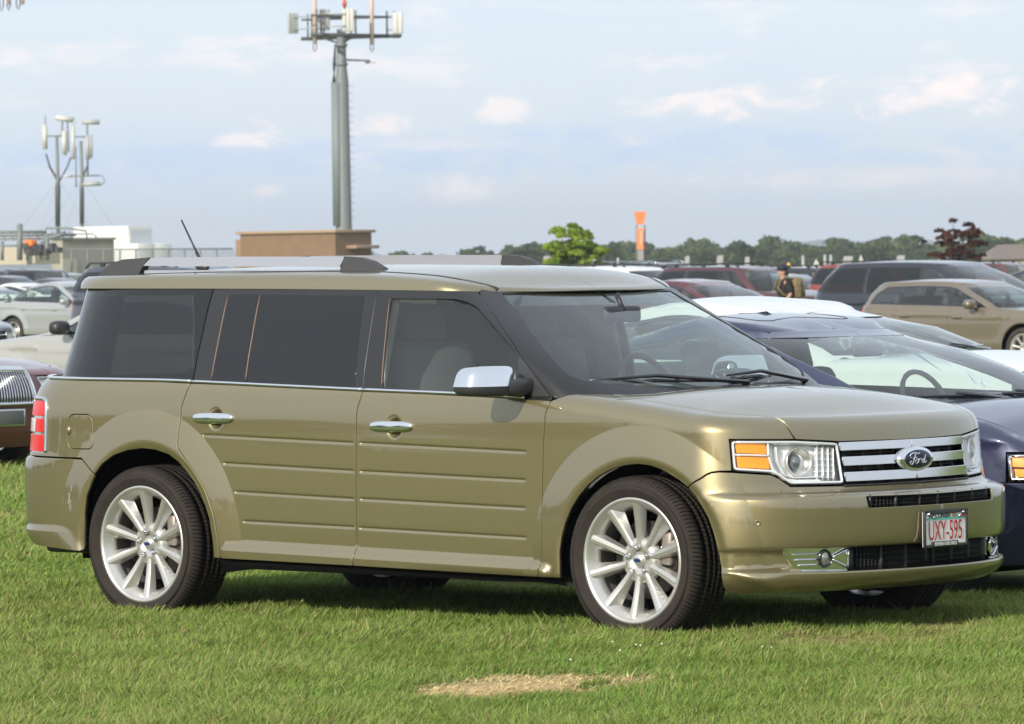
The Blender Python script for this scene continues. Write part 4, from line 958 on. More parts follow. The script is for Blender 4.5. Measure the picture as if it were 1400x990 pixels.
    arc = lambda cx, a0, a1, n=12: [(cx+ra*math.cos(a), R+ra*math.sin(a)) for a in np.linspace(a0, a1, n)]
    ab = -math.asin(min(.9, (R-zb)/ra)) if R > zb else 0
    ad = math.acos(max(-1, min(1, (R-zb)/ra)))
    # front arch from its rear foot over the top to its front foot
    fa = arc(0, PI+(PI/2-ad), 0-(PI/2-ad), 20); rr_ = arc(-wb, PI+(PI/2-ad), 0-(PI/2-ad), 20)
    rows = [[(cx+(ra+dr)*math.cos(a), R+(ra+dr)*math.sin(a)) for a in np.linspace(-.3, PI+.3, 40)] for cx in (0, -wb) for dr in (.015, .03, .15)]
    bs = fo-.47; zs = c['hl'][2]-.006; hl0, hl1, hz0, hz1 = c['hl']
    hl1 = min(hl1, SM-.25)
    zt = float(B.zc(0.)); ve = lambda s: float(B.zc(s)-B.r(s)+B.r(s)*B.thm)
    arch_z = lambda cx, x: R+math.sqrt(max(0, ra*ra-(x-cx)**2)); arch_x = lambda z: math.sqrt(max(0, ra*ra-(z-R)**2))
    # doors and panels
    if d1 != d0:
        rd = both('rear_door', panel(B, [(d0, bl(d0)), (d0, arch_z(-wb, d0))]+[p for p in rr_ if p[0] > d0+.02 and p[1] > zb+.07]+[(-wb+ra+.01, zb+.06), (d1, zb+.06), (d1, bl(d1))] if d0 < -wb+ra else [(d0, bl(d0)), (d0, zb+.06), (d1, zb+.06), (d1, bl(d1))], rows=rows, **kw), P)
    fd = both('front_door', panel(B, [(d1, bl(d1)), (d1, zb+.06), (d2, zb+.06), (d2+.02, .6), (d2, bl(d2)-.005)], rows=rows, **kw), P)
    q_top = [(x, bl(x)) for x in (d0, (d0+rgb)/2, rgb+.12)]
    tlz0, tlz1 = c['tl']; ts = xe+.30
    if deck: q_top += [(rgb-.02, ve(rgb)+.06), (xe+.45, ve(xe+.4)+.05), (xe+.22, ve(xe+.2)), (xe+.15, tlz1), (ts, tlz1), (ts, tlz0)]
    else: q_top += [(rgb-.15, bl(-wb)+.0), (xe+.22, bR), (xe+.15, tlz1+.14), (ts, tlz1+.14), (ts, tlz0)]
    hl_m = [p for p in rr_ if p[0] > -wb+ra*.0]
    quarter = [(xe+.15+.0, tlz0), (xe+.15, .60), (-wb-ra*.95, .60)]+[p for p in rr_ if p[1] > .60 and p[0] < -wb]
    quarter += [p for p in rr_ if p[0] >= -wb and p[0] < d0-.02 and p[1] > zb+.07]
    if d0 <= -wb+ra: quarter += [(d0, arch_z(-wb, d0))]
    if d0 > -wb+ra: quarter += [(-wb+ra+.02, zb+.06), (d0, zb+.06)]
    quarter += q_top+[]
    both('rear_wing', panel(B, quarter, rows=rows, **kw), P)
    wing = [(d2+.0, bl(d2)-.005), (d2+.02, .6), (d2, zb+.06), (-ra, zb+.06)]+[p for p in fa if p[0] < 0 or p[1] > zs+.01]+[(arch_x(zs), zs), (bs, zs), (hl0-.006, zs), (hl0-.006, hz1+.008), (hl1-.25, hz1+.010), (hl1-.28, ve(.8)+.0), (.25, ve(.25)+.03), (wsb+.05, ve(wsb)+.05), (wsb-.32, ve(wsb-.3)+.0), (wsb-.42, bl(d2)+.01)]
    both('front_wing', panel(B, wing, rows=rows, **kw), P)
    hood = [(hl1-.25, hz1+.012), (SM, hz1+.016), (SM, QC), (wsb+.02, QC), (wsb-.02, ve(wsb)+.25), (wsb+.03, ve(wsb)+.055), (.25, ve(.25)+.035), (hl1-.275, ve(.8)+.005)]
    part('bonnet', sym(panel(B, hood, rows=[[(s_, q_) for s_ in np.linspace(hl1-.2, SM, 16)] for q_ in (hF, hF+.02, hF+.04, hF+.055)], **kw)), P, weld=.0006)
    fb = [(arch_x(zs), zs-.002)]+[p for p in fa if p[0] > 0 and p[1] < zs-.01]+[(ra+.04, zb), (SM, zb), (SM, hz0-.006), (hl0-.006, hz0-.006)]
    gz0, gz1 = (hz0+.0, hz1+.0)
    INT = [(fo-.62+K*PI/2-.42, zb+.24), (SM+.1, zb+.24), (SM+.1, zb+.09), (fo-.62+K*PI/2-.46, zb+.09)]
    b0 = part('front_bumper', sym(panel(B, fb, holes=[INT] if c['grille'] != 'waterfall' else [], rows=rows, **kw)), P, weld=.0006)
    if c['grille'] != 'waterfall': part('lower_intake', sym(panel(B, INT, off=-.04, h=.1, hb=.08, lip=0)), M_BLACK, b0)
    gs = hl1+.01
    if c['grille'] == 'waterfall':
        part('front_panel', sym(panel(B, [(hl0-.02, hz0-.01), (hl0-.02, hz0-.0), (hl1+.05, hz0), (SM, hz0), (SM, hz0-.012)], h=.1, hb=.05, lip=0)), P)
        g = MB(); g.join(panel(B, [(SM-.41, hz1+.045), (SM+.02, hz1+.05), (SM+.02, hz0-.05), (SM-.41, hz0-.045)], off=.03, h=.05, hb=.03, lip=.10)); g0 = part('grille', sym(g), M_BLACK, weld=.0006)
        sl = MB()
        for k in range(9): sl.join(strip(B, [(SM-.02-.046*k, hz0-.045), (SM-.02-.046*k, hz1+.035)], .013, .026, off=.030))
        part('grille_slats', sym(sl), M_CHROME, g0)
        fr = [(SM, hz1+.05), (SM-.395, hz1+.045), (SM-.415, hz1+.02), (SM-.415, hz0-.04), (SM-.40, hz0-.055), (SM, hz0-.057)]
        part('grille_frame', sym(strip(B, fr, .030, .03, off=.042, h=.02)), M_CHROME, g0)
        om = MB(); ellipsoid(om, tuple(B.P(SM, hz1+.075, .02)), (.018, .012, .018)); part('bonnet_ornament', om, principled('brass', (.7, .45, .12), .2, 1.))
        both('side_filler', (panel(B, [(hl1+.005, hz1+.012), (SM-.42, hz1+.012), (SM-.42, hz0), (hl1+.005, hz0)], h=.1, hb=.05, lip=.01)), P)
    else:
        g = MB(); g.join(panel(B, [(gs, gz1+.01), (SM+.02, gz1+.012), (SM+.02, gz0), (gs, gz0)], off=-.03, h=.1, hb=.06, lip=0)); g0 = part('grille', sym(g), M_BLACK, weld=.0006)
        part('grille_bars', sym(strip(B, [(gs, (gz0+gz1)/2+.02), (SM, (gz0+gz1)/2+.02)], .03, .02, off=-.01)), M_CHROME, g0)
    HLp = [(hl0, hz1+.0), (hl0+.016, hz0+.004), (hl1-.012, hz0+.002), (hl1, hz1+.004)]
    hb2 = both('headlamp', panel(B, HLp, off=-.035, h=.06, hb=.03, lip=-.03), principled('lamp_housing', (.90, .90, .90), .35, .15))
    both('lamp_rim', strip(B, inset_poly(HLp, .008)+[inset_poly(HLp, .008)[0]], .014, .008, off=-.004, h=.04), M_SATIN, hb2)
    if c['hlstyle'] == 'amber':
        am = MB(); am.join(panel(B, [(hl0+.022, hz1-.014), (hl0+.026, hz0+.072), (hl0+.22, hz0+.064), (hl0+.20, hz1-.014)], off=-.008, h=.05, hb=.03, lip=.01)); am.join(panel(B, [(hl0+.034, hz0+.058), (hl0+.045, hz0+.025), (hl0+.24, hz0+.018), (hl0+.225, hz0+.050)], off=-.008, h=.05, hb=.03, lip=.01)); both('amber_reflector', am, M_AMBER, hb2)
    both('lamp_lens', panel(B, HLp, off=.002, h=.06, hb=.04, lip=.006), M_LENS, hb2)
    # tail
    rbp = [(-wb-ra*.99, .595)]+[p for p in rr_ if p[0] < -wb and p[1] < .60][::-1]+[(-wb-ra-.04, zb+.02), (SR, zb+.04), (SR, .595)]
    part('rear_bumper', sym(panel(B, rbp[::-1], rows=rows, **kw)), P, weld=.0006)
    tz1 = tlz1 if deck else tlz1+.14
    both('tail_lamp', panel(B, [(ts-.004, tz1), (ts-.004, tlz0), (xe+.0-.12, tlz0), (xe-.12, tz1)][::-1], off=.0, h=.06, hb=.04, lip=.012), M_REDLENS)
    if deck:
        part('boot_lid', sym(panel(B, [(xe+.145, tlz0), (xe+.145, .60), (SR, .60), (SR, QC), (rgb+.02, QC), (rgb+.05, ve(rgb)+.10), (rgb-.02, ve(rgb)+.065), (xe+.45, ve(xe+.4)+.055), (xe+.22, ve(xe+.2)+.005)], holes=[[(xe+.15, tz1), (xe+.15, tlz0), (xe-.12, tlz0), (xe-.12, tz1)]], **kw)), P, weld=.0006)
    else:
        part('tailgate', sym(panel(B, [(xe+.145, .60), (SR, .60), (SR, bR), (xe+.215, bR)], holes=[[(xe+.15, tz1), (xe+.15, tlz0), (xe-.12, tlz0), (xe-.12, tz1)]], **kw)), P, weld=.0006)
    # glasshouse
    x1g = lambda z: float(G.x1(z)); x2g = lambda z: float(G.x2(z)); zT = H-.115
    gc = lambda z: x1g(z)+KG*PI/2+.03; rc = lambda z: x2g(z)-KG*PI/2-.03
    zz = np.linspace(cw-.0, zT-.012, 6)
    WSH = [(x1g(z)+KG*(.21+.02*(z-cw)), z) for z in zz[::-1]]+[(x1g(cw)+KG*.5, cw+.0), (gc(cw-.005), cw-.005)]+[(gc(z), z) for z in zz[1:]]
    zr = np.linspace(bR+.05, H-.13 if deck else H-.12, 5)
    RW = [(x2g(z)-KG*.30, z) for z in zr]+[(rc(z), z) for z in zr[::-1]]
    topz = lambda s, d: float(zd(s))-d
    ss = np.linspace(c['dlo_rt'], wst-.38, 8)
    dl_t = [(s_, topz(s_, .035)) for s_ in ss]
    zf = [z for z in np.linspace(cw+.01, zT-.03, 6)][::-1]
    dl_f = [(x1g(z)-.03+.055*(H-z), z) for z in zf if z < topz(wst-.3, .05)]
    DLO = [(c['dlo_r'], bR+.03), ((c['dlo_r']+c['dlo_rt'])/2-.02, (bR+H)/2-.01)]+dl_t+dl_f+[(d2-.02 if d2 < x1g(bF)+.02 else x1g(bF), bl(-.5)+.006), (-1.5, bl(-1.5)+.010), (-2.4, bl(-2.4)+.012)]
    DLO = round_poly(DLO, .03, 3)
    stop = [(s_, float(zd(s_))+.012) for s_ in np.linspace(rgt-.25, wst+.05, 12)]
    fr_ = [(rc(bR-.03), bR-.03), (-2.5, bl(-2.5)-.03), (-1.2, bl(-1.2)-.03), (x1g(cw-.06), cw-.06), (gc(cw-.05), cw-.05)]+[(gc(z), z) for z in zz]+[(gc(H-.095), H-.095), (x1g(H-.1)+.35, H-.10)]+stop[::-1]+[(x2g(H-.12)-.5, H-.105), (rc(H-.105), H-.105)]+[(rc(z), z) for z in zr[::-1]]
    part('pillars', sym(panel(G, fr_, holes=[DLO, WSH, RW], h=h, hb=.035, lip=.010)), P, weld=.0006)
    part('windscreen', sym(panel(G, inset_poly(WSH, -.006), off=-.004, h=.1, hb=.05, lip=0)), M_WS, weld=.0006)
    part('rear_window', sym(panel(G, RW, off=-.004, h=.1, hb=.05, lip=0)), M_PRIV if c.get('priv') else M_CLEAR, weld=.0006)
    cuts = [c['dlo_r']-.3]+[p for p, w_ in sorted(c['pillars'])]+[1.0]; wid = dict(c['pillars'])
    def clip_poly(poly, lo, hi):
        for sgn, lim in ((1, lo), (-1, hi)):
            out = []
            for i in range(len(poly)):
                a = poly[i-1]; b = poly[i]; ia_ = sgn*(a[0]-lim) >= 0; ib = sgn*(b[0]-lim) >= 0
                if ia_ != ib: t = (lim-a[0])/(b[0]-a[0]); out.append((lim, a[1]+t*(b[1]-a[1])))
                if ib: out.append(b)
            poly = out
        return poly
    inner = inset_poly(DLO, .020); wins = []
    for i in range(len(cuts)-1):
        lo = cuts[i]+wid.get(cuts[i], 0)/2; hi = cuts[i+1]-wid.get(cuts[i+1], 0)/2
        w_ = clip_poly(inner, lo, hi)
        if len(w_) > 2: wins.append(w_)
    fr2 = both('window_frame', panel(G, DLO, off=-.003, holes=[inset_poly(w_, .004) for w_ in wins], h=.08, hb=.03, lip=.01), M_GLOSSBLACK)
    for i, w_ in enumerate(wins):
        both('window', panel(G, w_, off=-.006, h=.08, hb=.05, lip=0), M_PRIV if (c.get('priv') and i < len(wins)-1) else M_CLEAR, fr2)
    # roof
    dr = [(s_, float(zd(s_))) for s_ in np.linspace(rgt-.1, wst+.0, 12)]
    rp = [(RS.front_s(H)*0+(rgt+.40-RS.K*PI/2-.02), H-.108)]+[(rgt-.3, H-.108)]+dr[1:-1]+[(wst+.2, H-.108), (wst-.30+RS.K*PI/2+.02, H-.108), (wst-.30+RS.K*PI/2+.02, QC), (rgt+.40-RS.K*PI/2-.02, QC)]
    r0 = part('roof', sym(panel(RS, rp, h=h, hb=.05, lip=.01)), P, weld=.0006)
    if c['sunroof']:
        m_ = (rgt+wst)/2; part('sunroof', sym(strip(RS, [(m_+.35, QC), (m_+.35, float(RS.zc(0))+.28), (m_+.30, float(RS.zc(0))+.24), (m_-.25, float(RS.zc(0))+.24), (m_-.30, float(RS.zc(0))+.28), (m_-.30, QC)], .012, .001, off=.001, prof='flat')), M_BLACK, r0)
    if c['rack']:
        for sy in (1, -1):
            rk = MB(); y = -sy*(wt-.09); z0 = H-.02
            tube(rk, [(rgt+.10, y, z0-.03), (rgt+.22, y, z0+.05), (wst-.42, y, z0+.05), (wst-.28, y, z0-.03)], .016, 6)
            for x in (rgt+.5, (rgt+wst)/2, wst-.6): box(rk, (x, y, z0+.01), (.10, .03, .06))
            part('roof_rail', rk, M_BLACK if c['rack'] == 'black' else M_SATIN, r0)
        for x in (rgt+.7, wst-.8):
            rk = MB(); tube(rk, [(x, -(wt-.09), z0+.06), (x, wt-.09, z0+.06)], .014, 6); part('cross_bar', rk, M_BLACK, r0)
    # mirrors, handles
    for side, k_ in ((1, 0), (-1, 1)):
        f = (lambda m: m) if side == 1 else (lambda m: m.mirror())
        m = MB(); mx_ = x1g(bF+.08)-.10; ms = c.get('ms', 1.); ellipsoid(m, (mx_, -(W+.10*ms), bF+.075*ms), (.085*ms, .115*ms, .075*ms), (.7, .75), 18, 10); tube(m, [(mx_+.02, -(W+.02), bF+.03), (mx_+.02, -(W-.09), bF+.02)], .025, 8)
        part('door_mirror', f(m), c['mirror'] or P, fd[k_])
        for dd, o in ((d1, fd), (d0, rd if d1 != d0 else None)):
            if o is None: continue
            hm = MB(); ellipsoid(hm, (0, 0, .012), (.09, .014, .012), (.6, .6), 14, 8); part('door_handle', f(place_on(B, hm, dd+.17, bl(dd)-.16, .01)), c.get('handle') or P, o[k_])
    # inside
    inn = MB(); iw = W-.06
    base_in = [(SR, zb+.12), (-wb-ra-.03, zb+.1), (-wb-ra, R+ra*.6), (-wb, R+ra+.015), (-wb+ra, R+ra*.6), (-wb+ra+.03, zb+.03), (-ra-.03, zb+.03), (-ra, R+ra*.6), (0, R+ra+.015), (ra, R+ra*.6), (ra+.04, zb+.05), (SM, zb+.05)]
    top_in = [(SM, QC), (wsb-.28, QC), (wsb-.28, ve(wsb-.28)), (wsb-.34, bl(-.5)-.02), (-1.5, bl(-1.5)-.03), (rgb+.3, bR-.03)]+([(rgb+.1, ve(rgb)), (rgb+.1, QC), (SR, QC)] if deck else [(SR, bR-.03)])
    inn.join(panel(B, base_in+top_in, off=-.028, holes=[[(gs, gz1), (SM+.1, gz1), (SM+.1, gz0), (gs, gz0)], HLp, INT], h=.14, hb=.10, lip=0))
    part('inner_structure', sym(inn), M_DARK)
    un = MB()
    box(un, ((xe+fo)/2, 0, zb+.10), (wb+ro+fo-.5, 1.1, .12)); box(un, (-wb/2, 0, .42), (wb+.5, iw*2-.10, .03)); box(un, (-wb, 0, .62), (1.0, iw*2-.55, .4)); box(un, (-.0, 0, .55), (.9, iw*2-.60, .3))
    part('floor_pan', un, M_DARK)
    for cx in (0, -wb):
        li = MB(); a = np.linspace(-.45, PI+.45, 16); n = len(a)
        V = np.concatenate([np.stack([cx+ra*1.02*np.cos(a), np.full(n, -W+.03), R+ra*1.02*np.sin(a)], 1), np.stack([cx+ra*1.02*np.cos(a), np.full(n, -W+.36), R+ra*1.02*np.sin(a)], 1)])
        li.add(V, [(i, i+1, n+i+1, n+i) for i in range(n-1)]); both('arch_liner', li, M_DARK)
    if cabin:
        ds = MB(); box(ds, (wsb-.42, 0, cw-.10), (.55, iw*2-.12, .18), bev=.04); part('dashboard', ds, M_INT)
        for (sx, sy) in ((wst-.42, -.37), (wst-.42, .37)):
            st = MB(); R3 = np.array([[math.cos(.3), 0, -math.sin(.3)], [0, 1, 0], [math.sin(.3), 0, math.cos(.3)]])
            box(st, (sx+.25, sy, .52), (.5, .48, .18), bev=.06); box(st, (sx-.05, sy, .82), (.15, .46, .60), bev=.06, rot=R3); box(st, (sx-.19, sy, min(1.22, H-.24)), (.10, .26, .18), bev=.04, rot=R3)
            part('seat', st, M_INT)
        if rgt < -2:
            xq = rgt if deck else rgt+.9; st = MB(); box(st, (xq-.05, 0, .55), (.55, iw*2-.25, .2), bev=.05); box(st, (xq-.36, 0, .86), (.16, iw*2-.25, .56), bev=.06); part('rear_seat', st, M_INT)
        if not c.get('priv'):
            sw = MB(); a = np.linspace(0, 2*PI, 25)[:-1]; tl = rad(25); cc_ = np.array([wsb-.78, .36, cw-.03])
            tube(sw, [cc_+.18*np.array([-math.sin(tl)*math.sin(t), math.cos(t), math.cos(tl)*math.sin(t)]) for t in a], .014, 6, closed=True); ellipsoid(sw, cc_+[.02, 0, 0], (.03, .06, .05), nu=10, nv=6)
            part('steering_wheel', sw, M_INT)
            im = MB(); box(im, (wst+.16, 0, H-.20), (.03, .24, .065), bev=.015); part('interior_mirror', im, M_BLACK)
    if c.get('wipers'):
        for (y0, y1) in ((-.62, -.02), (.0, .6)):
            wp = MB(); p0 = np.array(G.P(x1g(cw+.02)+KG*.35, cw+.03, .012)); 
            A_ = [np.array(G.P(x1g(cw+.03)+KG*t, cw+.035, .012)) for t in ((.35, .8, 1.2, 1.55) if y0 < -.1 else (1.5, 1.2, .8, .45))]
            if y0 > -.1: A_ = [p*[1, -1, 1] for p in A_]
            tube(wp, A_, [.007, .011, .011, .008], 6); tube(wp, [A_[1]+[0, 0, .012], A_[3]+[.05, 0, -.02]], .010, 6); part('wiper', wp, M_GLOSSBLACK)
    if c['plate']:
        b = MB(); x_ = float(B.P(SM, hz0-.17)[0])+.02; box(b, (x_, .0, hz0-.17), (.03, .36, .15), bev=.01); part('plate_holder', b, M_SATIN); b = MB(); box(b, (x_+.012, 0, hz0-.17), (.03, .31, .115), bev=.005); part('blank_plate', b, principled('plate_grey', (.10, .10, .10), .5))
    if wheels:
        WP = wheel_set(R, c['spokes'])
        for (x, y, fl) in ((0, -W+.115, False), (-wb, -W+.115, False), (0, W-.115, True), (-wb, W-.115, True)): add_wheel(root, WP, (x, y, R), fl, roll=random.random())
    return root
# ================================================================= where things stand
CAM = np.array([14.5854, -18.4345, 1.6366]); _cy, _cp, _cr, FPX = .7174, .0176, -.0134, 7201.
_f = np.array([-math.sin(_cy)*math.cos(_cp), math.cos(_cy)*math.cos(_cp), -math.sin(_cp)]); _r = np.array([math.cos(_cy), math.sin(_cy), 0]); _u = np.cross(_r, _f)
_r, _u = math.cos(_cr)*_r+math.sin(_cr)*_u, -math.sin(_cr)*_r+math.cos(_cr)*_u
RH = np.array([math.cos(_cy), math.sin(_cy), 0]); FH = np.array([-math.sin(_cy), math.cos(_cy), 0])
def at(px, py, D): return CAM+D*(_f+_r*(px-700)/FPX+_u*(495-py)/FPX)
def gx(px, D): p = at(px, 367+(700-px)*.0134, D); return np.array([p[0], p[1], 0.])
def on_y(px, y, py=400):
    d = _f+_r*(px-700)/FPX+_u*(495-py)/FPX; t = (y-CAM[1])/d[1]; return float((CAM+t*d)[0])

# ----------------------------------------------------------------- trees
def leaf_mat(name, c1, c2, trans=.25):
    if name in MATS: return MATS[name]
    m, nt, out = new_mat(name); N = nt.nodes.new; L = nt.links.new
    at_ = N('ShaderNodeAttribute'); at_.attribute_name = 'tone'; tc = N('ShaderNodeTexCoord'); n = N('ShaderNodeTexNoise'); n.inputs['Scale'].default_value = .7; n.inputs['Detail'].default_value = 3; L(tc.outputs['Object'], n.inputs['Vector'])
    ad = N('ShaderNodeMath'); ad.operation = 'ADD'; L(at_.outputs['Fac'], ad.inputs[0]); L(n.outputs['Fac'], ad.inputs[1])
    mr = N('ShaderNodeMapRange'); mr.inputs[1].default_value = .5; mr.inputs[2].default_value = 1.5; L(ad.outputs[0], mr.inputs[0])
    mx = N('ShaderNodeMix'); mx.data_type = 'RGBA'; mx.inputs[6].default_value = (*c1, 1); mx.inputs[7].default_value = (*c2, 1); L(mr.outputs[0], mx.inputs[0])
    d = N('ShaderNodeBsdfDiffuse'); t = N('ShaderNodeBsdfTranslucent'); L(mx.outputs[2], d.inputs[0]); L(mx.outputs[2], t.inputs[0])
    ms = N('ShaderNodeMixShader'); ms.inputs[0].default_value = trans; L(d.outputs[0], ms.inputs[1]); L(t.outputs[0], ms.inputs[2]); L(ms.outputs[0], out.inputs[0])
    MATS[name] = m; return m
def quads_mesh(name, C_, N_, size, tone, mat, aspect=1.4):
    """many small leaf-sized faces: centres, normals, sizes"""
    n = len(C_); a = rng.normal(size=(n, 3)); u = np.cross(N_, a); u /= np.maximum(np.linalg.norm(u, axis=1, keepdims=True), 1e-9); w = np.cross(N_, u)
    s = np.asarray(size).reshape(-1, 1); V = np.stack([C_-u*s*aspect/2, C_+w*s/2, C_+u*s*aspect/2, C_-w*s/2], 1).reshape(-1, 3)
    me = bpy.data.meshes.new(name); me.vertices.add(4*n); me.vertices.foreach_set('co', V.ravel().astype(np.float32))
    me.loops.add(4*n); me.loops.foreach_set('vertex_index', np.arange(4*n, dtype=np.int32)); me.polygons.add(n); me.polygons.foreach_set('loop_start', (np.arange(n)*4).astype(np.int32))
    at_ = me.attributes.new('tone', 'FLOAT', 'POINT'); at_.data.foreach_set('value', np.repeat(tone, 4).astype(np.float32))
    me.materials.append(mat); me.update(calc_edges=True); return me
def crown_points(h0, h1, rad_, clumps, per, spread, seed, flat=1.0, top=.5):
    """leaf positions: clumps on branch ends through the crown's volume"""
    g = np.random.default_rng(seed); cs = []
    while len(cs) < clumps:
        p = g.uniform(-1, 1, 3)
        if np.dot(p, p) < 1:
            z = p[2]*.5+.5; prof = math.sin(PI*min(1, max(0, z*.86+.14)))**top
            l = math.hypot(p[0], p[1]); k = (.45+.55*g.random())*prof
            cs.append((p[0]/max(l, .2)*k*rad_*min(1, l+.25), p[1]/max(l, .2)*k*rad_*min(1, l+.25)*flat, h0+z*(h1-h0)))
    cs = np.array(cs); R_ = spread*(.6+.8*g.random(clumps)); C_ = []; N_ = []; T_ = []
    for c, r in zip(cs, R_):
        k = int(per*(r/spread)**2)+3; d = g.normal(size=(k, 3)); d /= np.linalg.norm(d, axis=1, keepdims=True); d[:, 2] = np.abs(d[:, 2])*.9-.25
        rr = r*(.55+.5*g.random((k, 1))); C_.append(c+d*rr*[1, 1, .75]); nn = d+g.normal(size=(k, 3))*.55; N_.append(nn/np.linalg.norm(nn, axis=1, keepdims=True)); T_.append(np.full(k, g.random())*.6+g.random(k)*.4)
    return np.concatenate(C_), np.concatenate(N_), np.concatenate(T_), cs
def tree_parts(seed, H, rad_, h0, clumps, per, spread, leaf, mat, bark, flat=1., limbs=8, top=.5):
    C_, N_, T_, cs = crown_points(h0, H, rad_, clumps, per, spread, seed, flat, top)
    g = np.random.default_rng(seed+1); size = leaf*(.6+.8*g.random(len(C_)))
    cm = quads_mesh('crown', C_, N_, size, T_, mat)
    m = MB(); tr = max(.03, H*.022); top_ = h0+(H-h0)*.55
    pts = [(0, 0, 0), (g.normal()*.02*H, g.normal()*.02*H, h0*.6), (g.normal()*.03*H, g.normal()*.03*H, h0+(top_-h0)*.5), (g.normal()*.04*H, g.normal()*.04*H, top_)]
    tube(m, pts, [tr, tr*.8, tr*.55, tr*.2], 8)
    idx = g.choice(len(cs), min(limbs, len(cs)), replace=False)
    for i in idx:
        c = cs[i]; b = np.array(pts[1])*(.3)+np.array(pts[2])*.7; b = np.array([b[0], b[1], min(c[2]-.1*H, h0+(top_-h0)*.6*g.random()+.0)]); b[2] = max(b[2], h0*.6)
        tube(m, [b, (b+c)/2+[0, 0, .03*H], c], [tr*.4, tr*.25, tr*.1], 5)
    tm = m.build('trunk', bark); me = tm.data; bpy.data.objects.remove(tm)
    return cm, me
def plant_tree(protos, i, p, rz, sc, label, group=None, name='tree', scz=None):
    cm, tm = protos[i]
    t = empty(name, p, rz); t.scale = (sc, sc, scz or sc); tag(t, label, 'tree', group)
    for nm, me in (('crown', cm), ('trunk', tm)):
        o = bpy.data.objects.new(nm, me); COL.objects.link(o); o.parent = t
    return t
def build_trees():
    bark = principled('bark', (.055, .042, .032), .9, noise=(3, .5, (.09, .075, .06)))
    LM = leaf_mat('far_leaves', (.042, .068, .026), (.125, .150, .052)); LD = leaf_mat('dark_leaves', (.032, .052, .026), (.085, .110, .045))
    LY = leaf_mat('young_leaves', (.14, .215, .028), (.32, .42, .06), .45); LRd = leaf_mat('red_leaves', (.035, .016, .012), (.105, .045, .032), .2)
    pr = [tree_parts(11+k, 9, 4.6, 1.2, 60, 26, 1.25, .42, LM if k % 2 else LD, bark, limbs=4) for k in range(5)]
    desc = ['broad dark tree with a flat top', 'rounded green tree', 'tall domed tree', 'low spreading tree', 'loose mid green tree']
    # (px, top y, distance, proto, width px)
    T = [(722, 322, 640, 0, 62), (782, 322, 660, 2, 60), (832, 326, 680, 0, 40), (700, 334, 700, 3, 40), (868, 336, 760, 3, 60), (918, 333, 780, 1, 60), (962, 330, 760, 4, 60), (1012, 318, 700, 0, 44), (1034, 324, 700, 2, 50), (1068, 334, 780, 3, 60),
         (1108, 329, 760, 1, 66), (1150, 327, 780, 4, 64), (1192, 323, 740, 2, 74), (1238, 325, 780, 1, 60), (1268, 330, 800, 3, 50), (1330, 319, 640, 2, 62), (1372, 317, 620, 0, 66), (1415, 316, 640, 1, 70), (560, 341, 900, 3, 54), (605, 340, 900, 1, 50), (640, 339, 900, 3, 40)]
    for k, (px, py, D, i, w) in enumerate(T):
        s = FPX/D; base = gx(px, D); H = (367+(700-px)*.0134-py)/s+1.64; wid = w/s
        plant_tree(pr, i, base, k*1.3, wid/9.2*1.15, '%s behind %s' % (desc[i], TREE_WHERE[k]), 'trees of the distant tree line', scz=H/9*.80)
    # one mass of woodland: behind these, and all round the field out of the picture
    g = np.random.default_rng(5); C_ = []; N_ = []; T_ = []
    base = [crown_points(.2, 7.5, 4.6, 26, 14, 1.6, 100+k)[:3] for k in range(6)]
    for k in range(420):
        if k < 200: px = g.uniform(640, 1520) if k > 20 else g.uniform(500, 700); D = g.uniform(820, 1050); p = gx(px, D); sc = g.uniform(.5, .82)*(.85 if px < 700 else 1)
        else:
            a = rad(g.uniform(-178, 12)); D = g.uniform(170, 260); p = np.array([D*math.cos(a), D*math.sin(a)-10, 0]); sc = g.uniform(.8, 1.3)
        c, n, t = base[k % 6]; ca, sa = math.cos(k), math.sin(k); Rm = np.array([[ca, -sa, 0], [sa, ca, 0], [0, 0, 1]])
        C_.append(c@Rm.T*sc+p); N_.append(n@Rm.T); T_.append(t)
    C_ = np.concatenate(C_); me = quads_mesh('woodland', C_, np.concatenate(N_), g.uniform(.5, 1.1, len(C_)), np.concatenate(T_), LM); o = bpy.data.objects.new('woodland', me); COL.objects.link(o)
    tag(o, 'distant mass of dark green woodland along the horizon', 'woodland', kind='stuff')
    # the young tree and the purple-leaved one
    yt = tree_parts(31, 3.3, 1.28, .5, 110, 34, .21, .135, LY, bark, limbs=22, top=.30); plant_tree([yt], 0, gx(783, 200), .4, 1.08, 'bright yellow-green young tree standing alone among the parked cars', name='young_tree', scz=1.02)
    rt = tree_parts(77, 3.5, 1.28, .3, 100, 26, .18, .12, LRd, bark, limbs=26, top=.25); plant_tree([rt], 0, gx(1308, 205), .4, 1.1, 'dark red leaved ornamental tree behind the navy minivan', name='ornamental_tree', scz=.97)
TREE_WHERE = ['the field, left of the young green tree', 'the young green tree', 'the right side of the young tree', 'the rail, far left of the tall trees', 'the orange tower foot', 'the field, right of the orange tower', 'the maroon off-roader', 'the left of the tallest pair', 'the right of the tallest pair', 'the walking man',
              'the white tents', 'the minivan left end', 'the minivan middle', 'the minivan right end', 'the red tree left side', 'the red tree right side', 'the brown roofed house', 'the right edge of the picture', 'the brown shelter, beside it', 'the middle of the low stretch', 'the right of the low stretch']

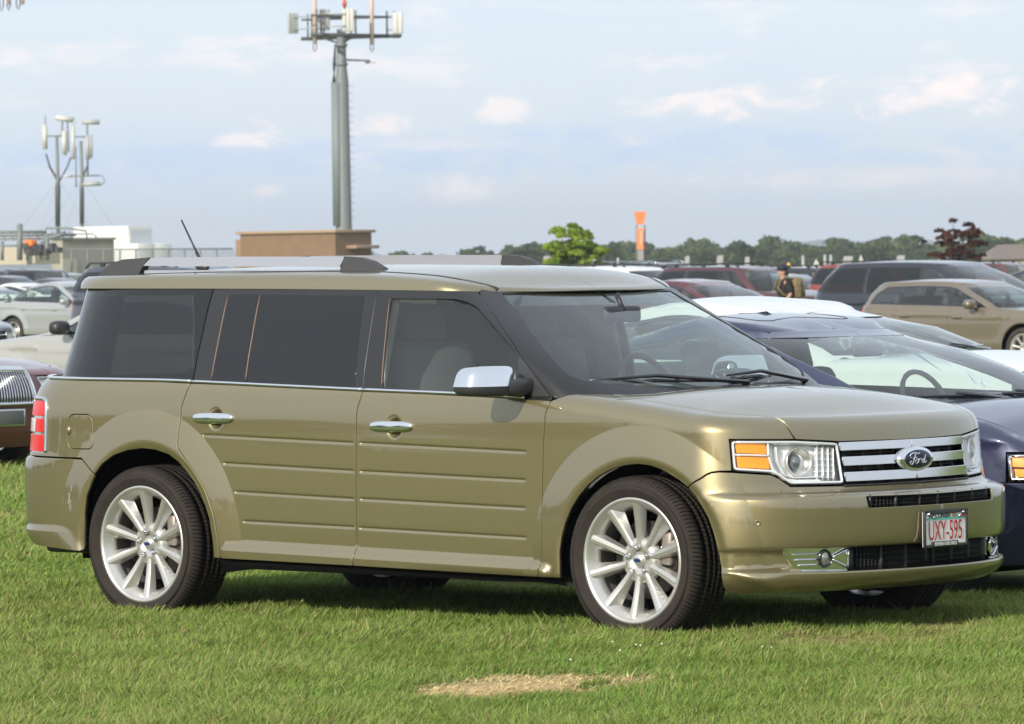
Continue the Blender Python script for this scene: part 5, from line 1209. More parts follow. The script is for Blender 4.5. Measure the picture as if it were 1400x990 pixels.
# ----------------------------------------------------------------- masts and buildings
GALV = None
def build_structures():
    galv = principled('galvanised_steel', (.19, .205, .205), .6, .2, noise=(1.2, .4, (.14, .155, .155))); panelm = principled('antenna_panel', (.52, .51, .47), .5, noise=(2, .3, (.42, .41, .38))); panelg = principled('antenna_grey', (.36, .37, .36), .55)
    pink = principled('antenna_radome', (.56, .42, .36), .5); darks = principled('dark_steel', (.09, .09, .09), .6, .3); cable = principled('cable_black', (.03, .03, .03), .7)
    D = 430.; A = lambda px, py, dv=0.: at(px, py, D+dv)
    # tall monopole
    b = gx(471, D); t = empty('antenna_mast', b); tag(t, 'tall grey cell tower mast with antenna platform above the brown shelter', 'antenna mast')
    loc = lambda p: np.array(p)-b
    m = MB(); ctr = A(471, 60); bx, by = b[0], b[1]; Zt = A(471, 40)[2]
    zs = [0, A(471, 312)[2], A(471, 112)[2], A(471, 90)[2], A(471, 40)[2]]
    tube(m, [(0, 0, z) for z in zs], [.72, .66, .54, .40, .36], 24); 
    for py in (88, 107, 62): tube(m, [(0, 0, A(471, py+2)[2]), (0, 0, A(471, py-2)[2])], [.50, .50], 20)
    pole = m.build('pole', galv, t)
    m = MB(); c0 = -RH*.46-FH*.25
    tube(m, [c0+[0, 0, A(471, 309)[2]], c0+[0, 0, A(471, 113)[2]]], [.42, .42], 16); m.build('cable_cover', principled('cover_grey', (.165, .19, .19), .6), t)
    m = MB()
    for k in range(5): tube(m, [-RH*(.55+.06*k)+FH*(.1*k-.2)+[0, 0, A(471, 114)[2]], -RH*(.7-.05*k)+[0, 0, A(471, 88)[2]], -RH*.5+[0, 0, A(471, 60+k)[2]]], .05, 5)
    m.build('cables', cable, t)
    st_ = MB()
    for py in range(118, 306, 10): tube(st_, [RH*.5+[0, 0, A(471, py)[2]], RH*.9+[0, 0, A(471, py)[2]]], .02, 5)
    st_.build('step_bolts', darks, t)
    # triangular platform and antennas
    m = MB(); Rp = 4.0; corners = [Rp*(math.cos(a)*RH+math.sin(a)*FH) for a in (rad(8), rad(128), rad(248))]
    for py, r in ((50, .17), (24, .09)):
        z = A(471, py)[2]
        for i in range(3):
            a, c = corners[i]+[0, 0, z], corners[(i+1) % 3]+[0, 0, z]; e = (c-a)*.14; tube(m, [a-e, c+e], r, 6); tube(m, [[0, 0, z], (a+c)/2], r*.8, 6)
    for i in range(3):
        a, c = corners[i], corners[(i+1) % 3]
        for k in (-.06, .04, .5, .96, 1.06): p = a+(c-a)*k; tube(m, [p+[0, 0, A(471, 53)[2]], p+[0, 0, A(471, 16)[2]]], .07, 5)
        tube(m, [[0, 0, A(471, 60)[2]], (a+c)/2*.9+[0, 0, A(471, 51)[2]]], .08, 5)
    m.build('platform', darks, t)
    def panel_(px0, px1, py0, py1, dv, mat, turn=0.):
        q = MB(); s = FPX/D; w = (px1-px0)/s; h = (py1-py0)/s; c = A((px0+px1)/2, (py0+py1)/2, dv)-b; n_ = max(1, int(round(w/.34)))
        R3 = rotz(_cy+turn); 
        for k in range(n_): box(q, c+R3@np.array([(k-(n_-1)/2)*w/n_, 0, 0]), (w/n_*.93, .22, h), bev=.05, rot=R3)
        z_ = (py0+py1)/2
        j = min(corners, key=lambda w_: np.linalg.norm(w_[:2]-c[:2])); 
        for dz_ in (-.5, .5): tube(q, [c+[0, 0, dz_], np.array([j[0], j[1], c[2]+dz_])*[.97, .97, 1]], .06, 5)
        q.build('antenna_panel', mat, t)
    panel_(393, 408, 18, 46, -1.5, panelg, .5); panel_(435, 451, 13, 42, 1., panelg, .3); panel_(468, 484, 12, 43, -3.2, panelm, -.1); panel_(537, 551, 17, 46, -1.2, panelm, -.35)
    for (px, y1) in ((430.5, 60), (508.5, 61)):
        q = MB(); tube(q, [A(px, y1, -1)-b, A(px-.8, -40, -1)-b], [.18, .18], 12); q.build('whip_antenna', pink, t)
        q = MB(); tube(q, [A(px-2, 58, -1)-b, A(px-2, 68, -1)-b, A(px, 71, -1)-b, A(px+2, 68, -1)-b, A(px+2.5, 50, -1)-b], .04, 5); q.build('cable_loop', cable, t)
    q = MB(); tube(q, [A(471, 12)-b, A(471, -2)-b], [.10, .10], 8); tube(q, [A(471, 8)-b, A(471, 2)-b], [.19, .19], 12); q.build('beacon', principled('beacon_red', (.55, .07, .03), .3), t)
    q = MB(); tube(q, [A(471, 82)-b, A(506, 83)-b], .09, 6); box(q, A(502, 85.5)-b, (.28, .28, .2)); tube(q, [A(504, 85)-b, A(514, 86)-b], .03, 5); q.build('side_arm', galv, t)
    # a nearer mast whose cable loops just enter the top left corner
    t2 = empty('antenna_cluster', gx(12, 300)); tag(t2, 'hanging cable loops below an antenna cluster in the top left corner', 'antenna cluster'); b2 = gx(12, 300)
    q = MB(); A2 = lambda px, py: at(px, py, 300)-b2
    tube(q, [(0, 0, 0), (0, 0, 9)], .12, 8) if False else None
    for (x0, d) in ((2, 5), (12, 4), (25, 5)): tube(q, [A2(x0-d/2, -14), A2(x0-d/2, 8), A2(x0, 15 if x0 < 20 else 13), A2(x0+d/2, 8), A2(x0+d/2, -14)], .035, 5)
    q.build('cable_loops', cable, t2)
    q = MB()
    for px in (12, 31): tube(q, [A2(px, 6), A2(px, -40)], .10, 8)
    tube(q, [A2(-40, -8), A2(40, -8)], .07, 6); tube(q, [A2(-30, -8), np.array(A2(-30, -8))*[1, 1, 0]], .25, 10); q.build('antenna_rods', pink, t2)
    # guyed masts on the left
    D = 450.
    for (px, pyb, py_t, label, kind) in ((79, 312, 160, 'left of the two thin antenna masts, three upright white panels', 0), (112, 308, 168, 'right of the two thin antenna masts, with a side drum and crossarm', 1)):
        b = gx(px, D); t = empty('antenna_mast', b); tag(t, label, 'antenna mast'); A = lambda px_, py_, dv=0: at(px_, py_, D+dv)-b
        q = MB(); tube(q, [(0, 0, 0), A(px, 240), A(px-1.5, py_t+25)], [.18, .16, .14], 10); q.build('pole', galv, t)
        if kind == 0:
            q = MB(); tube(q, [A(79, 309), A(79, 255), A(79, 247), A(68, 228), A(63, 210)], [.22, .24, .12, .10, .08], 7); tube(q, [A(80, 250), A(92, 228), A(97, 215)], .08, 6); q.build('cables', darks, t)
            q = MB(); tube(q, [A(60, 186), A(90, 186)], .08, 6); tube(q, [A(62, 170), A(62, 158)], .05, 5); tube(q, [A(85, 166), A(85, 186)], .08, 6); tube(q, [A(92, 166), A(94, 208)], .07, 6); q.build('crossarm', galv, t)
            for (x, y0, y1, w) in ((61.5, 171, 204, .22), (88, 179, 212, .23), (100, 173, 218, .16)):
                q = MB(); tube(q, [A(x, y0), A(x, y1)], [w, w], 12); q.build('antenna_panel', panelm, t)
            q = MB(); tube(q, [A(76, 161), A(100, 164)], [.23, .23], 12); tube(q, [A(100, 162), A(104, 166), A(100, 172)], .06, 5); q.build('top_antenna', panelm, t)
        else:
            q = MB(); tube(q, [A(112, 306), A(112, 262), A(111.5, 246), A(120, 226), A(120, 214)], [.20, .20, .10, .09, .07], 7); q.build('cables', darks, t)
            q = MB(); tube(q, [A(102, 187), A(124, 187)], .08, 6); tube(q, [A(119, 166), A(120, 240)], .08, 6); tube(q, [A(95, 241), A(136, 240)], .07, 6); tube(q, [A(128, 240), A(140, 240), A(143, 248), A(138, 254)], .05, 5); tube(q, [A(104, 200), A(104, 256)], .06, 6); q.build('crossarm', galv, t)
            for (x, y0, y1, w) in ((120, 186, 218, .20), (124.5, 184, 216, .13)):
                q = MB(); tube(q, [A(x, y0), A(x, y1)], [w, w], 10); q.build('antenna_panel', panelg, t)
            q = MB(); tube(q, [A(112, 167), A(136, 167)], [.20, .22], 10); q.build('top_antenna', panelg, t)
            q = MB(); tube(q, [A(114, 252), A(137, 251)], [.20, .20], 10); q.build('side_antenna', panelg, t)
            q = MB(); tube(q, [A(92, 240), A(92, 242.5)], [.42, .42], 14); q.build('drum_antenna', panelm, t)
        q = MB()
        for (dx, dy) in ((-26, 0), (24, 0), (-12, 0)): tube(q, [A(px, 245), A(px+dx*2, 318)], .009, 4)
        q.build('guy_wires', galv, t)
    # brown shelter, aligned with the rows of cars
    D = 400.; s = FPX/D
    def block(name, label, cat, px0, pxc, px1, ytop, D, mat, ybot=None, roof=None, parts=None, h=None):
        """box whose near corner is at pxc; its left face runs along x, its right face along y"""
        p = gx(pxc, D); top = at(pxc, ytop, D)[2]; s = FPX/D
        Lx = (pxc-px0)/s/math.cos(_cy); Ly = (px1-pxc)/s/math.sin(_cy)
        e = empty(name, p); tag(e, label, cat); m = MB(); box(m, (-Lx/2, Ly/2, top/2), (Lx, Ly, top)); m.build('wall', mat, e)
        return e, Lx, Ly, top
    stone = principled('brown_render', (.205, .125, .066), .85, noise=(.9, .6, (.15, .09, .047)))
    e, Lx, Ly, top = block('equipment_shelter', 'flat roofed brown masonry shelter at the foot of the tall mast', 'building', 323, 459, 507, 318, D, stone)
    m = MB(); box(m, (-Lx/2, Ly/2, top+.10), (Lx+.5, Ly+.5, .22), bev=.03); m.build('roof', principled('brown_coping', (.33, .22, .13), .8), e)
    m = MB(); box(m, (-Lx-.35, Ly*.35, (top-.4)/2), (.7, Ly*.6, top-.4)); m.build('side_wall', principled('tan_render', (.27, .175, .10), .85, noise=(.9, .5, (.22, .14, .08))), e)
    m = MB(); box(m, (.03, Ly*.62, 1.4), (.10, 1.7, 2.8)); dr = m.build('door', principled('brown_door', (.13, .085, .055), .6), e)
    m = MB(); box(m, (.5, Ly*.62, 3.5), (1.1, 2.6, .25), bev=.03); m.build('door_canopy', principled('canopy', (.30, .20, .14), .7), e)
    m = MB(); box(m, (.15, Ly*.98, 2.9), (.22, .2, .5)); m.build('lamp', M_WHITE, e)
    # white trailers and the block building
    wht = principled('trailer_white', (.74, .74, .72), .5, noise=(.8, .4, (.66, .64, .60)))
    e, Lx, Ly, top = block('trailer', 'long white box trailer with open doors by the antenna masts', 'trailer', 96, 176, 206, 309, 330, wht)
    for k in range(3):
        m = MB(); box(m, (-Lx*(k+.7)/3.2, -.01, top*.52), (.05, .03, top*.9)); m.build('side_rib', principled('rib_grey', (.66, .66, .64), .5), e)
    m = MB(); box(m, (.05, Ly*.5, top*.60), (.06, Ly*.92, top*.7)); dd = m.build('rear_doors', principled('trailer_grey', (.52, .54, .56), .5), e)
    for k, y_ in enumerate((.08, .80)):
        m = MB(); box(m, (.75, Ly*y_, top*.46), (1.3, 1.5, top*.60), bev=.03); c = m.build('cabinet', wht, e)
        m = MB(); box(m, (.75, Ly*y_-.76, top*.28), (.8, .03, .35)) if k == 0 else box(m, (.9, Ly*y_-.76, top*.33), (.38, .03, .38), rot=np.array([[.707, 0, -.707], [0, 1, 0], [.707, 0, .707]]))
        m.build('warning_sign', principled('sign_red', (.50, .08, .05), .5) if k == 0 else principled('hazard_diamond', (.10, .22, .60), .5), c)
    blk = principled('concrete_block', (.34, .31, .25), .9, noise=(.8, .5, (.27, .245, .20)))
    e, Lx, Ly, top = block('block_building', 'low grey concrete block building in front of the white trailer', 'building', 70, 86, 151, 328, 310, blk)
    m = MB(); box(m, (-Lx/2, Ly/2, top+.06), (Lx+.2, Ly+.2, .14)); m.build('roof', principled('roof_edge', (.30, .28, .24), .8), e)
    m = MB(); box(m, (.02, Ly*.12, 1.3), (.08, 1.2, 2.6)); m.build('door', principled('door_cream', (.50, .46, .36), .6), e)
    # pipe rack
    D = 300.; b = gx(60, D); e = empty('pipe_rack', b); tag(e, 'grey steel pipe rack in front of the block building at far left', 'pipe rack'); A = lambda px, py, dv=0: at(px, py, D+dv)-b
    q = MB()
    for (y, x0, x1, r) in ((317, -40, 62, .09), (322, -40, 104, .10), (327, -40, 100, .07), (336, -40, 66, .06)): tube(q, [A(x0, y), A(x1, y-(1 if x1 > 90 else 0))], r, 6)
    tube(q, [A(62, 324), A(63, 312), A(92, 312), A(118, 316), A(119, 328)], .06, 6); tube(q, [A(84, 320), A(126, 320), A(131, 322), A(132, 330)], .05, 6); tube(q, [A(60, 334), A(62, 326), A(80, 322), A(90, 318)], .12, 6)
    for k in range(9): tube(q, [A(2+k*11.5, 316), A(8+k*11.5, 329)], .045, 5)
    q.build('pipes', galv, e)
    for px, y0, y1, r in ((27, 306, 356, .16), (64, 320, 356, .14), (3, 330, 356, .10), (37, 332, 356, .08), (56, 330, 356, .07)):
        q = MB(); tube(q, [A(px, y1), A(px, y0)], r, 8); q.build('post', galv, e)
    q = MB(); 
    for k in range(16): c = A(36+1.6*k*(k % 2+.6)+g_(k), 336+(k*7 % 11)); box(q, c, (.5, .4, .3)); 
    q.build('valves', darks, e)
    q = MB(); box(q, A(42, 332.5), (.6, .5, .35), bev=.05); q.build('orange_beacon', principled('orange', (.85, .20, .02), .5), e)
    q = MB(); box(q, A(24, 350, 6), (5, 2, 1.0)); q.build('low_tank', principled('tank_cream', (.42, .37, .28), .8), e)
    # chain link fence
    D = 270.; b = gx(240, D); e = empty('chain_fence', b); tag(e, 'low grey chain link fence on posts in front of the trailer', 'fence'); A = lambda px, py, dv=0: at(px, py, D+dv)-b
    for px in range(98, 318, 22):
        q = MB(); tube(q, [A(px, 372), A(px, 340)], .05, 6); q.build('post', galv, e)
    q = MB(); tube(q, [A(90, 341), A(318, 340)], .04, 6); q.build('rail', galv, e)
    q = MB()
    for k in range(120): x = 92+k*1.9; tube(q, [A(x, 372), A(x+9, 341)], .008, 3, caps=False); tube(q, [A(x+9, 372), A(x, 341)], .008, 3, caps=False)
    q.build('mesh', galv, e)
    # orange sign tower
    D = 340.; b = gx(876, D); e = empty('sign_tower', b); tag(e, 'tall orange banner tower with a flared funnel top', 'sign tower'); A = lambda px, py, dv=0: at(px, py, D+dv)-b
    org = principled('banner_orange', (.88, .235, .085), .6, noise=(.8, .3, (.80, .20, .07)))
    def tri_prism(z0, z1, r0, r1, mat, nm):
        q = MB(); a0 = [rad(x)+_cy for x in (200, 250, 290, 340, 70, 110)]; a0 = [_cy+rad(x) for x in (225, 315, 45, 135)]
        V = [(r0*math.cos(a), r0*math.sin(a), z0) for a in a0]+[(r1*math.cos(a), r1*math.sin(a), z1) for a in a0]; n = len(a0)
        q.add(V, [(i, (i+1) % n, n+(i+1) % n, n+i) for i in range(n)]+[tuple(range(n))[::-1], tuple(range(n, 2*n))], 0, False); return q.build(nm, mat, e)
    z = lambda py: float(A(876, py)[2]); k_ = D/FPX*.72
    tri_prism(z(307), z(289.5), 5.2*k_*1.9, 8.4*k_*1.9, org, 'funnel_top'); tri_prism(z(341), z(312), 4.8*k_*1.75, 4.8*k_*1.75, org, 'banner'); tri_prism(z(356), z(342), 4.4*k_*1.75, 4.4*k_*1.75, principled('banner_grey', (.28, .25, .24), .6), 'lower_banner')
    for dx in (-5.5, 5.5):
        q = MB(); tube(q, [A(876+dx, 375), A(876+dx, 308)], .05, 6); q.build('post', galv, e)
    q = MB(); box(q, A(877, 325, -.45), (.05, .05, .9)); q.build('banner_stripe', principled('stripe_pale', (.80, .55, .45), .6), e)
    # brown roofed house at the right edge
    D = 420.; b = gx(1385, D); e = empty('house', b, .9); tag(e, 'low house with a grey-brown hipped roof at the right edge', 'building')
    s = FPX/D; w = 80/s; q = MB(); box(q, (0, 0, 1.0), (w, w*.8, 2.0)); q.build('wall', principled('house_tan', (.36, .30, .23), .8), e)
    q = MB(); a, c_ = w*.56, w*.46; q.add([(-a, -c_, 1.9), (a, -c_, 1.9), (a, c_, 1.9), (-a, c_, 1.9), (-a*.45, 0, 3.1), (a*.45, 0, 3.1)], [(0, 1, 5, 4), (1, 2, 5), (2, 3, 4, 5), (3, 0, 4), (3, 2, 1, 0)], 0, False); q.build('roof', principled('roof_brown', (.17, .14, .12), .9, noise=(1, .4, (.13, .11, .10))), e)
    # tents
    D = 260.
    for k, (px0, px1, yt, mat, lab) in enumerate(((1062, 1094, 362, principled('tent_orange', (.80, .42, .10), .7), 'orange tent roof just right of the walking man'), (1086, 1112, 364, principled('tent_white', (.50, .50, .48), .7), 'white tent beside the orange tent, behind the black off-roader'),
                                               (1104, 1128, 357, principled('tent_cream', (.42, .40, .35), .7), 'cream canopy left of the navy minivan roof'), (1168, 1186, 351, principled('tent_cream', (.42, .40, .35), .7), 'small pale canopy above the left end of the navy minivan'))):
        b = gx((px0+px1)/2, D); e = empty('tent', b, .7); tag(e, lab, 'tent'); s = FPX/D; w = (px1-px0)/s*.72; h_ = float(at((px0+px1)/2, yt, D)[2])
        q = MB(); q.add([(-w/2, -w/2, h_*.72), (w/2, -w/2, h_*.72), (w/2, w/2, h_*.72), (-w/2, w/2, h_*.72), (0, 0, h_+.12)], [(0, 1, 4), (1, 2, 4), (2, 3, 4), (3, 0, 4)], 0, False); q.build('canopy', mat, e)
        q = MB(); box(q, (0, 0, h_*.36), (w*.96, w*.96, h_*.72)); q.build('side_walls', principled('tent_wall', (.66, .63, .58), .7), e)
    # far clutter on the field edge: small sheds, tanks, domes
    cols = [(.42, .42, .40), (.30, .28, .25), (.38, .33, .26), (.22, .22, .23), (.34, .335, .32)]
    spec = [(748, 352, 9, 0, 'small white cabin left of the young green tree'), (812, 353, 8, 3, 'grey shed at the right foot of the young green tree'), (845, 350, 4, 0, 'pair of white posts left of the orange tower'), (940, 352, 6, 2, 'tan hut left of the maroon off-roader roof rack'),
            (985, 351, 8, 1, 'brown shed behind the maroon off-roader'), (1022, 353, 6, 0, 'small white cabin behind the walking man'), (1098, 347, 5, 4, 'pale tank above the black off-roader'), (1128, 346, 5, 4, 'left of two small white silos'), (1136, 346, 5, 4, 'right of two small white silos'),
            (1160, 352, 12, 3, 'long grey shed behind the minivan roof'), (1232, 351, 10, 2, 'tan shed above the middle of the minivan'), (1290, 350, 12, 0, 'white cabin at the foot of the red leaved tree'), (1352, 356, 14, 4, 'pale low shed below the brown roofed house'), (706, 355, 8, 1, 'brown hut right of the far roof rail')]
    for (px, yt, w, ci, lab) in spec:
        D = 520.; s = FPX/D; b = gx(px, D); h_ = float(at(px, yt, D)[2]); e = empty('shed' if w > 5 else 'silo', b, .3); tag(e, lab, 'shed' if w > 5 else 'silo'); m_ = principled('far_%d' % ci, cols[ci], .8)
        q = MB()
        if w > 5: box(q, (0, 0, h_*.4), (w/s, w/s*.7, h_*.8)); q.build('wall', m_, e); q = MB(); a = w/s*.55; q.add([(-a, -a*.75, h_*.78), (a, -a*.75, h_*.78), (a, a*.75, h_*.78), (-a, a*.75, h_*.78), (-a, 0, h_*1.05), (a, 0, h_*1.05)], [(0, 1, 5, 4), (2, 3, 4, 5), (1, 2, 5), (3, 0, 4)], 0, False); q.build('roof', principled('far_roof', (.26, .25, .25), .8), e)
        else: tube(q, [(0, 0, 0), (0, 0, h_*.9)], w/s*.4, 10); q.build('tank', m_, e); q = MB(); ellipsoid(q, (0, 0, h_*.9), (w/s*.42,)*3, nu=10, nv=8); q.build('dome', m_, e)
def g_(k): return (k*37 % 17)/3.

# ----------------------------------------------------------------- the walking man
def skin_mesh(joints, bones, sub=2):
    """one continuous surface grown round a skeleton of joints {name: (xyz, radius)}"""
    names = list(joints); idx = {n: i for i, n in enumerate(names)}
    me = bpy.data.meshes.new('sk'); me.from_pydata([joints[n][0] for n in names], [(idx[a], idx[b]) for a, b in bones], []); o = bpy.data.objects.new('sk', me); COL.objects.link(o)
    o.modifiers.new('s', 'SKIN'); 
    for n in names:
        r = joints[n][1]; sv = me.skin_vertices[0].data[idx[n]]; sv.radius = (r, r) if np.isscalar(r) else r; sv.use_root = (n == names[0])
    sb = o.modifiers.new('u', 'SUBSURF'); sb.levels = sub; sb.render_levels = sub
    bpy.context.view_layer.update(); dg = bpy.context.evaluated_depsgraph_get(); r = bpy.data.meshes.new_from_object(o.evaluated_get(dg), depsgraph=dg)
    v = np.array([q.co[:] for q in r.vertices]); f = [tuple(p.vertices) for p in r.polygons]; bpy.data.objects.remove(o); bpy.data.meshes.remove(r)
    m = MB(); m.add(v, f); return m
def build_person():
    D = 101.; p = gx(1072, D); e = empty('person', p, _cy+PI+rad(15)); e.scale = (.97,)*3; tag(e, 'man in a dark cap and black shirt walking left with a camouflage backpack', 'person')
    # local: +x is the way he walks, +y his left, z up; 1.70 m tall
    J = {'pel': ((0, 0, .92), .125), 'waist': ((.0, 0, 1.05), .125), 'chest': ((.01, 0, 1.26), (.15, .125)), 'neck0': ((.015, 0, 1.41), .07), 'neck': ((.03, 0, 1.47), .052), 'head': ((.045, 0, 1.55), .085), 'crown': ((.04, 0, 1.63), .08),
         'nose': ((.135, 0, 1.555), .014), 'shL': ((0, .17, 1.37), .06), 'shR': ((0, -.17, 1.37), .06), 'elL': ((-.06, .23, 1.12), .042), 'elR': ((-.02, -.24, 1.12), .042), 'wrL': ((.10, .22, .95), .028), 'wrR': ((.14, -.22, .97), .028), 'haL': ((.16, .215, .91), .03), 'haR': ((.20, -.215, .94), .03),
         'hiL': ((0, .09, .86), .095), 'hiR': ((0, -.09, .86), .095), 'knL': ((.14, .10, .48), .058), 'knR': ((-.10, -.10, .48), .058), 'anL': ((.20, .10, .09), .04), 'anR': ((-.30, -.10, .14), .04), 'toL': ((.34, .10, .04), .035), 'toR': ((-.18, -.10, .05), .035)}
    for sd, sy, hx, hz in (('L', .215, .16, .91), ('R', -.215, .20, .94)):
        for k, (dx, dz, dy) in enumerate(((.055, -.035, .028), (.065, -.045, .010), (.062, -.048, -.008), (.050, -.045, -.024), (.02, -.02, .035 if sd == 'R' else -.035))): J['f%s%d' % (sd, k)] = ((hx+dx, sy+dy, hz+dz), .009)
    Bn = [('pel', 'waist'), ('waist', 'chest'), ('chest', 'neck0'), ('neck0', 'neck'), ('neck', 'head'), ('head', 'crown'), ('head', 'nose'), ('chest', 'shL'), ('chest', 'shR'), ('shL', 'elL'), ('shR', 'elR'), ('elL', 'wrL'), ('elR', 'wrR'), ('wrL', 'haL'), ('wrR', 'haR'),
          ('pel', 'hiL'), ('pel', 'hiR'), ('hiL', 'knL'), ('hiR', 'knR'), ('knL', 'anL'), ('knR', 'anR'), ('anL', 'toL'), ('anR', 'toR')]+[('ha%s' % sd, 'f%s%d' % (sd, k)) for sd in 'LR' for k in range(5)]
    body = skin_mesh(J, Bn); body.build('body', principled('skin_tone', (.42, .23, .16), .6), e)
    def sub(keys, grow, nm, mat, mv=None):
        j = {k: (J[k][0], (J[k][1][0]+grow, J[k][1][1]+grow) if not np.isscalar(J[k][1]) else J[k][1]+grow) for k in keys}
        if mv: j.update(mv)
        b = [q for q in Bn if q[0] in j and q[1] in j]; skin_mesh(j, b).build(nm, mat, e)
    sub(['pel', 'waist', 'chest', 'neck0', 'shL', 'shR', 'elL', 'elR'], .020, 'shirt', principled('shirt_black', (.012, .012, .013), .85))
    sub(['pel', 'hiL', 'hiR', 'knL', 'knR', 'anL', 'anR'], .018, 'trousers', principled('trousers_grey', (.06, .06, .055), .85))
    q = MB(); ellipsoid(q, (.02, 0, 1.585), (.108, .092, .105), nu=20, nv=12); q.build('hair', principled('hair_dark', (.035, .025, .02), .8), e) if False else None
    cp = MB(); ellipsoid(cp, (.035, 0, 1.635), (.112, .095, .085), nu=24, nv=14); box(cp, (.150, 0, 1.618), (.10, .14, .016), bev=.007); cp.build('cap', principled('cap_navy', (.015, .017, .035), .8), e)
    q = MB(); 
    for s_ in (1, -1): ellipsoid(q, (.035, .088*s_, 1.555), (.018, .010, .028), nu=10, nv=8)
    q.build('ears', principled('skin_tone', (.42, .23, .16), .6), e)
    q = MB(); ellipsoid(q, (-.03, 0, 1.545), (.066, .078, .06), nu=14, nv=10); q.build('hair', principled('hair_dark', (.035, .025, .02), .8), e)
    camo = principled('camouflage', (.20, .15, .075), .9, noise=(9, 1., (.065, .055, .03)), bump=(25, .4))
    b = MB(); box(b, (-.24, 0, 1.24), (.22, .32, .42), bev=.06); box(b, (-.36, 0, 1.18), (.10, .24, .24), bev=.04); 
    for s_ in (1, -1): box(b, (-.22, .18*s_, 1.14), (.14, .07, .20), bev=.03)
    for s_ in (1, -1): tube(b, [(-.14, .11*s_, 1.42), (.0, .12*s_, 1.455), (.125, .11*s_, 1.38), (.165, .12*s_, 1.24), (.08, .16*s_, 1.12), (-.14, .14*s_, 1.08)], .022, 6)
    b.build('backpack', camo, e)
# ================================================================= ground, grass, hills, haze
def world_noise(p, scale, seed=0):
    """smooth value noise on the plane for scattering"""
    q = p*scale; i = np.floor(q).astype(int); f = q-i; f = f*f*(3-2*f)
    def h(a, b): 
        n = (a*374761393+b*668265263+seed*1442695) & 0x7fffffff; n = ((n ^ (n >> 13))*1274126177) & 0x7fffffff; return (n % 100000)/100000.
    a = h(i[:, 0], i[:, 1]); b = h(i[:, 0]+1, i[:, 1]); c = h(i[:, 0], i[:, 1]+1); d = h(i[:, 0]+1, i[:, 1]+1)
    return (a*(1-f[:, 0])+b*f[:, 0])*(1-f[:, 1])+(c*(1-f[:, 0])+d*f[:, 0])*f[:, 1]
GZ = .040
PATCH = [at(600, 944, 1), ]
def px_ground(px, py):
    d = _f+_r*(px-700)/FPX+_u*(495-py)/FPX; t = (GZ-CAM[2])/d[2]; return (CAM+t*d)[:2]
def patch_w(p):
    """how bare the ground is: the worn straw patch in the foreground, a smaller one beside it, dry stretches to the right"""
    w = np.zeros(len(p))
    for (px, py, rx, ry, k) in ((705, 945, 115, 19, 1.15), (660, 942, 90, 13, 1.0), (850, 938, 55, 8, .6), (1150, 880, 150, 10, .38), (1290, 862, 60, 8, .38), (560, 958, 60, 7, .35), (1000, 868, 60, 7, .25), (60, 700, 40, 20, .3)):
        c = px_ground(px, py); a = px_ground(px+rx, py)-c; b = px_ground(px, py-ry)-c; la = np.hypot(*a); lb = np.hypot(*b); d = p-c
        u = d@a/la**2; v = d@b/lb**2; n = world_noise(p, 5, 3)*.7+world_noise(p, 17, 4)*.5
        w = np.maximum(w, k*np.clip(1.25-(u*u+v*v)+(n-.6)*1.5, 0, 1))
    return np.clip(w, 0, 1)
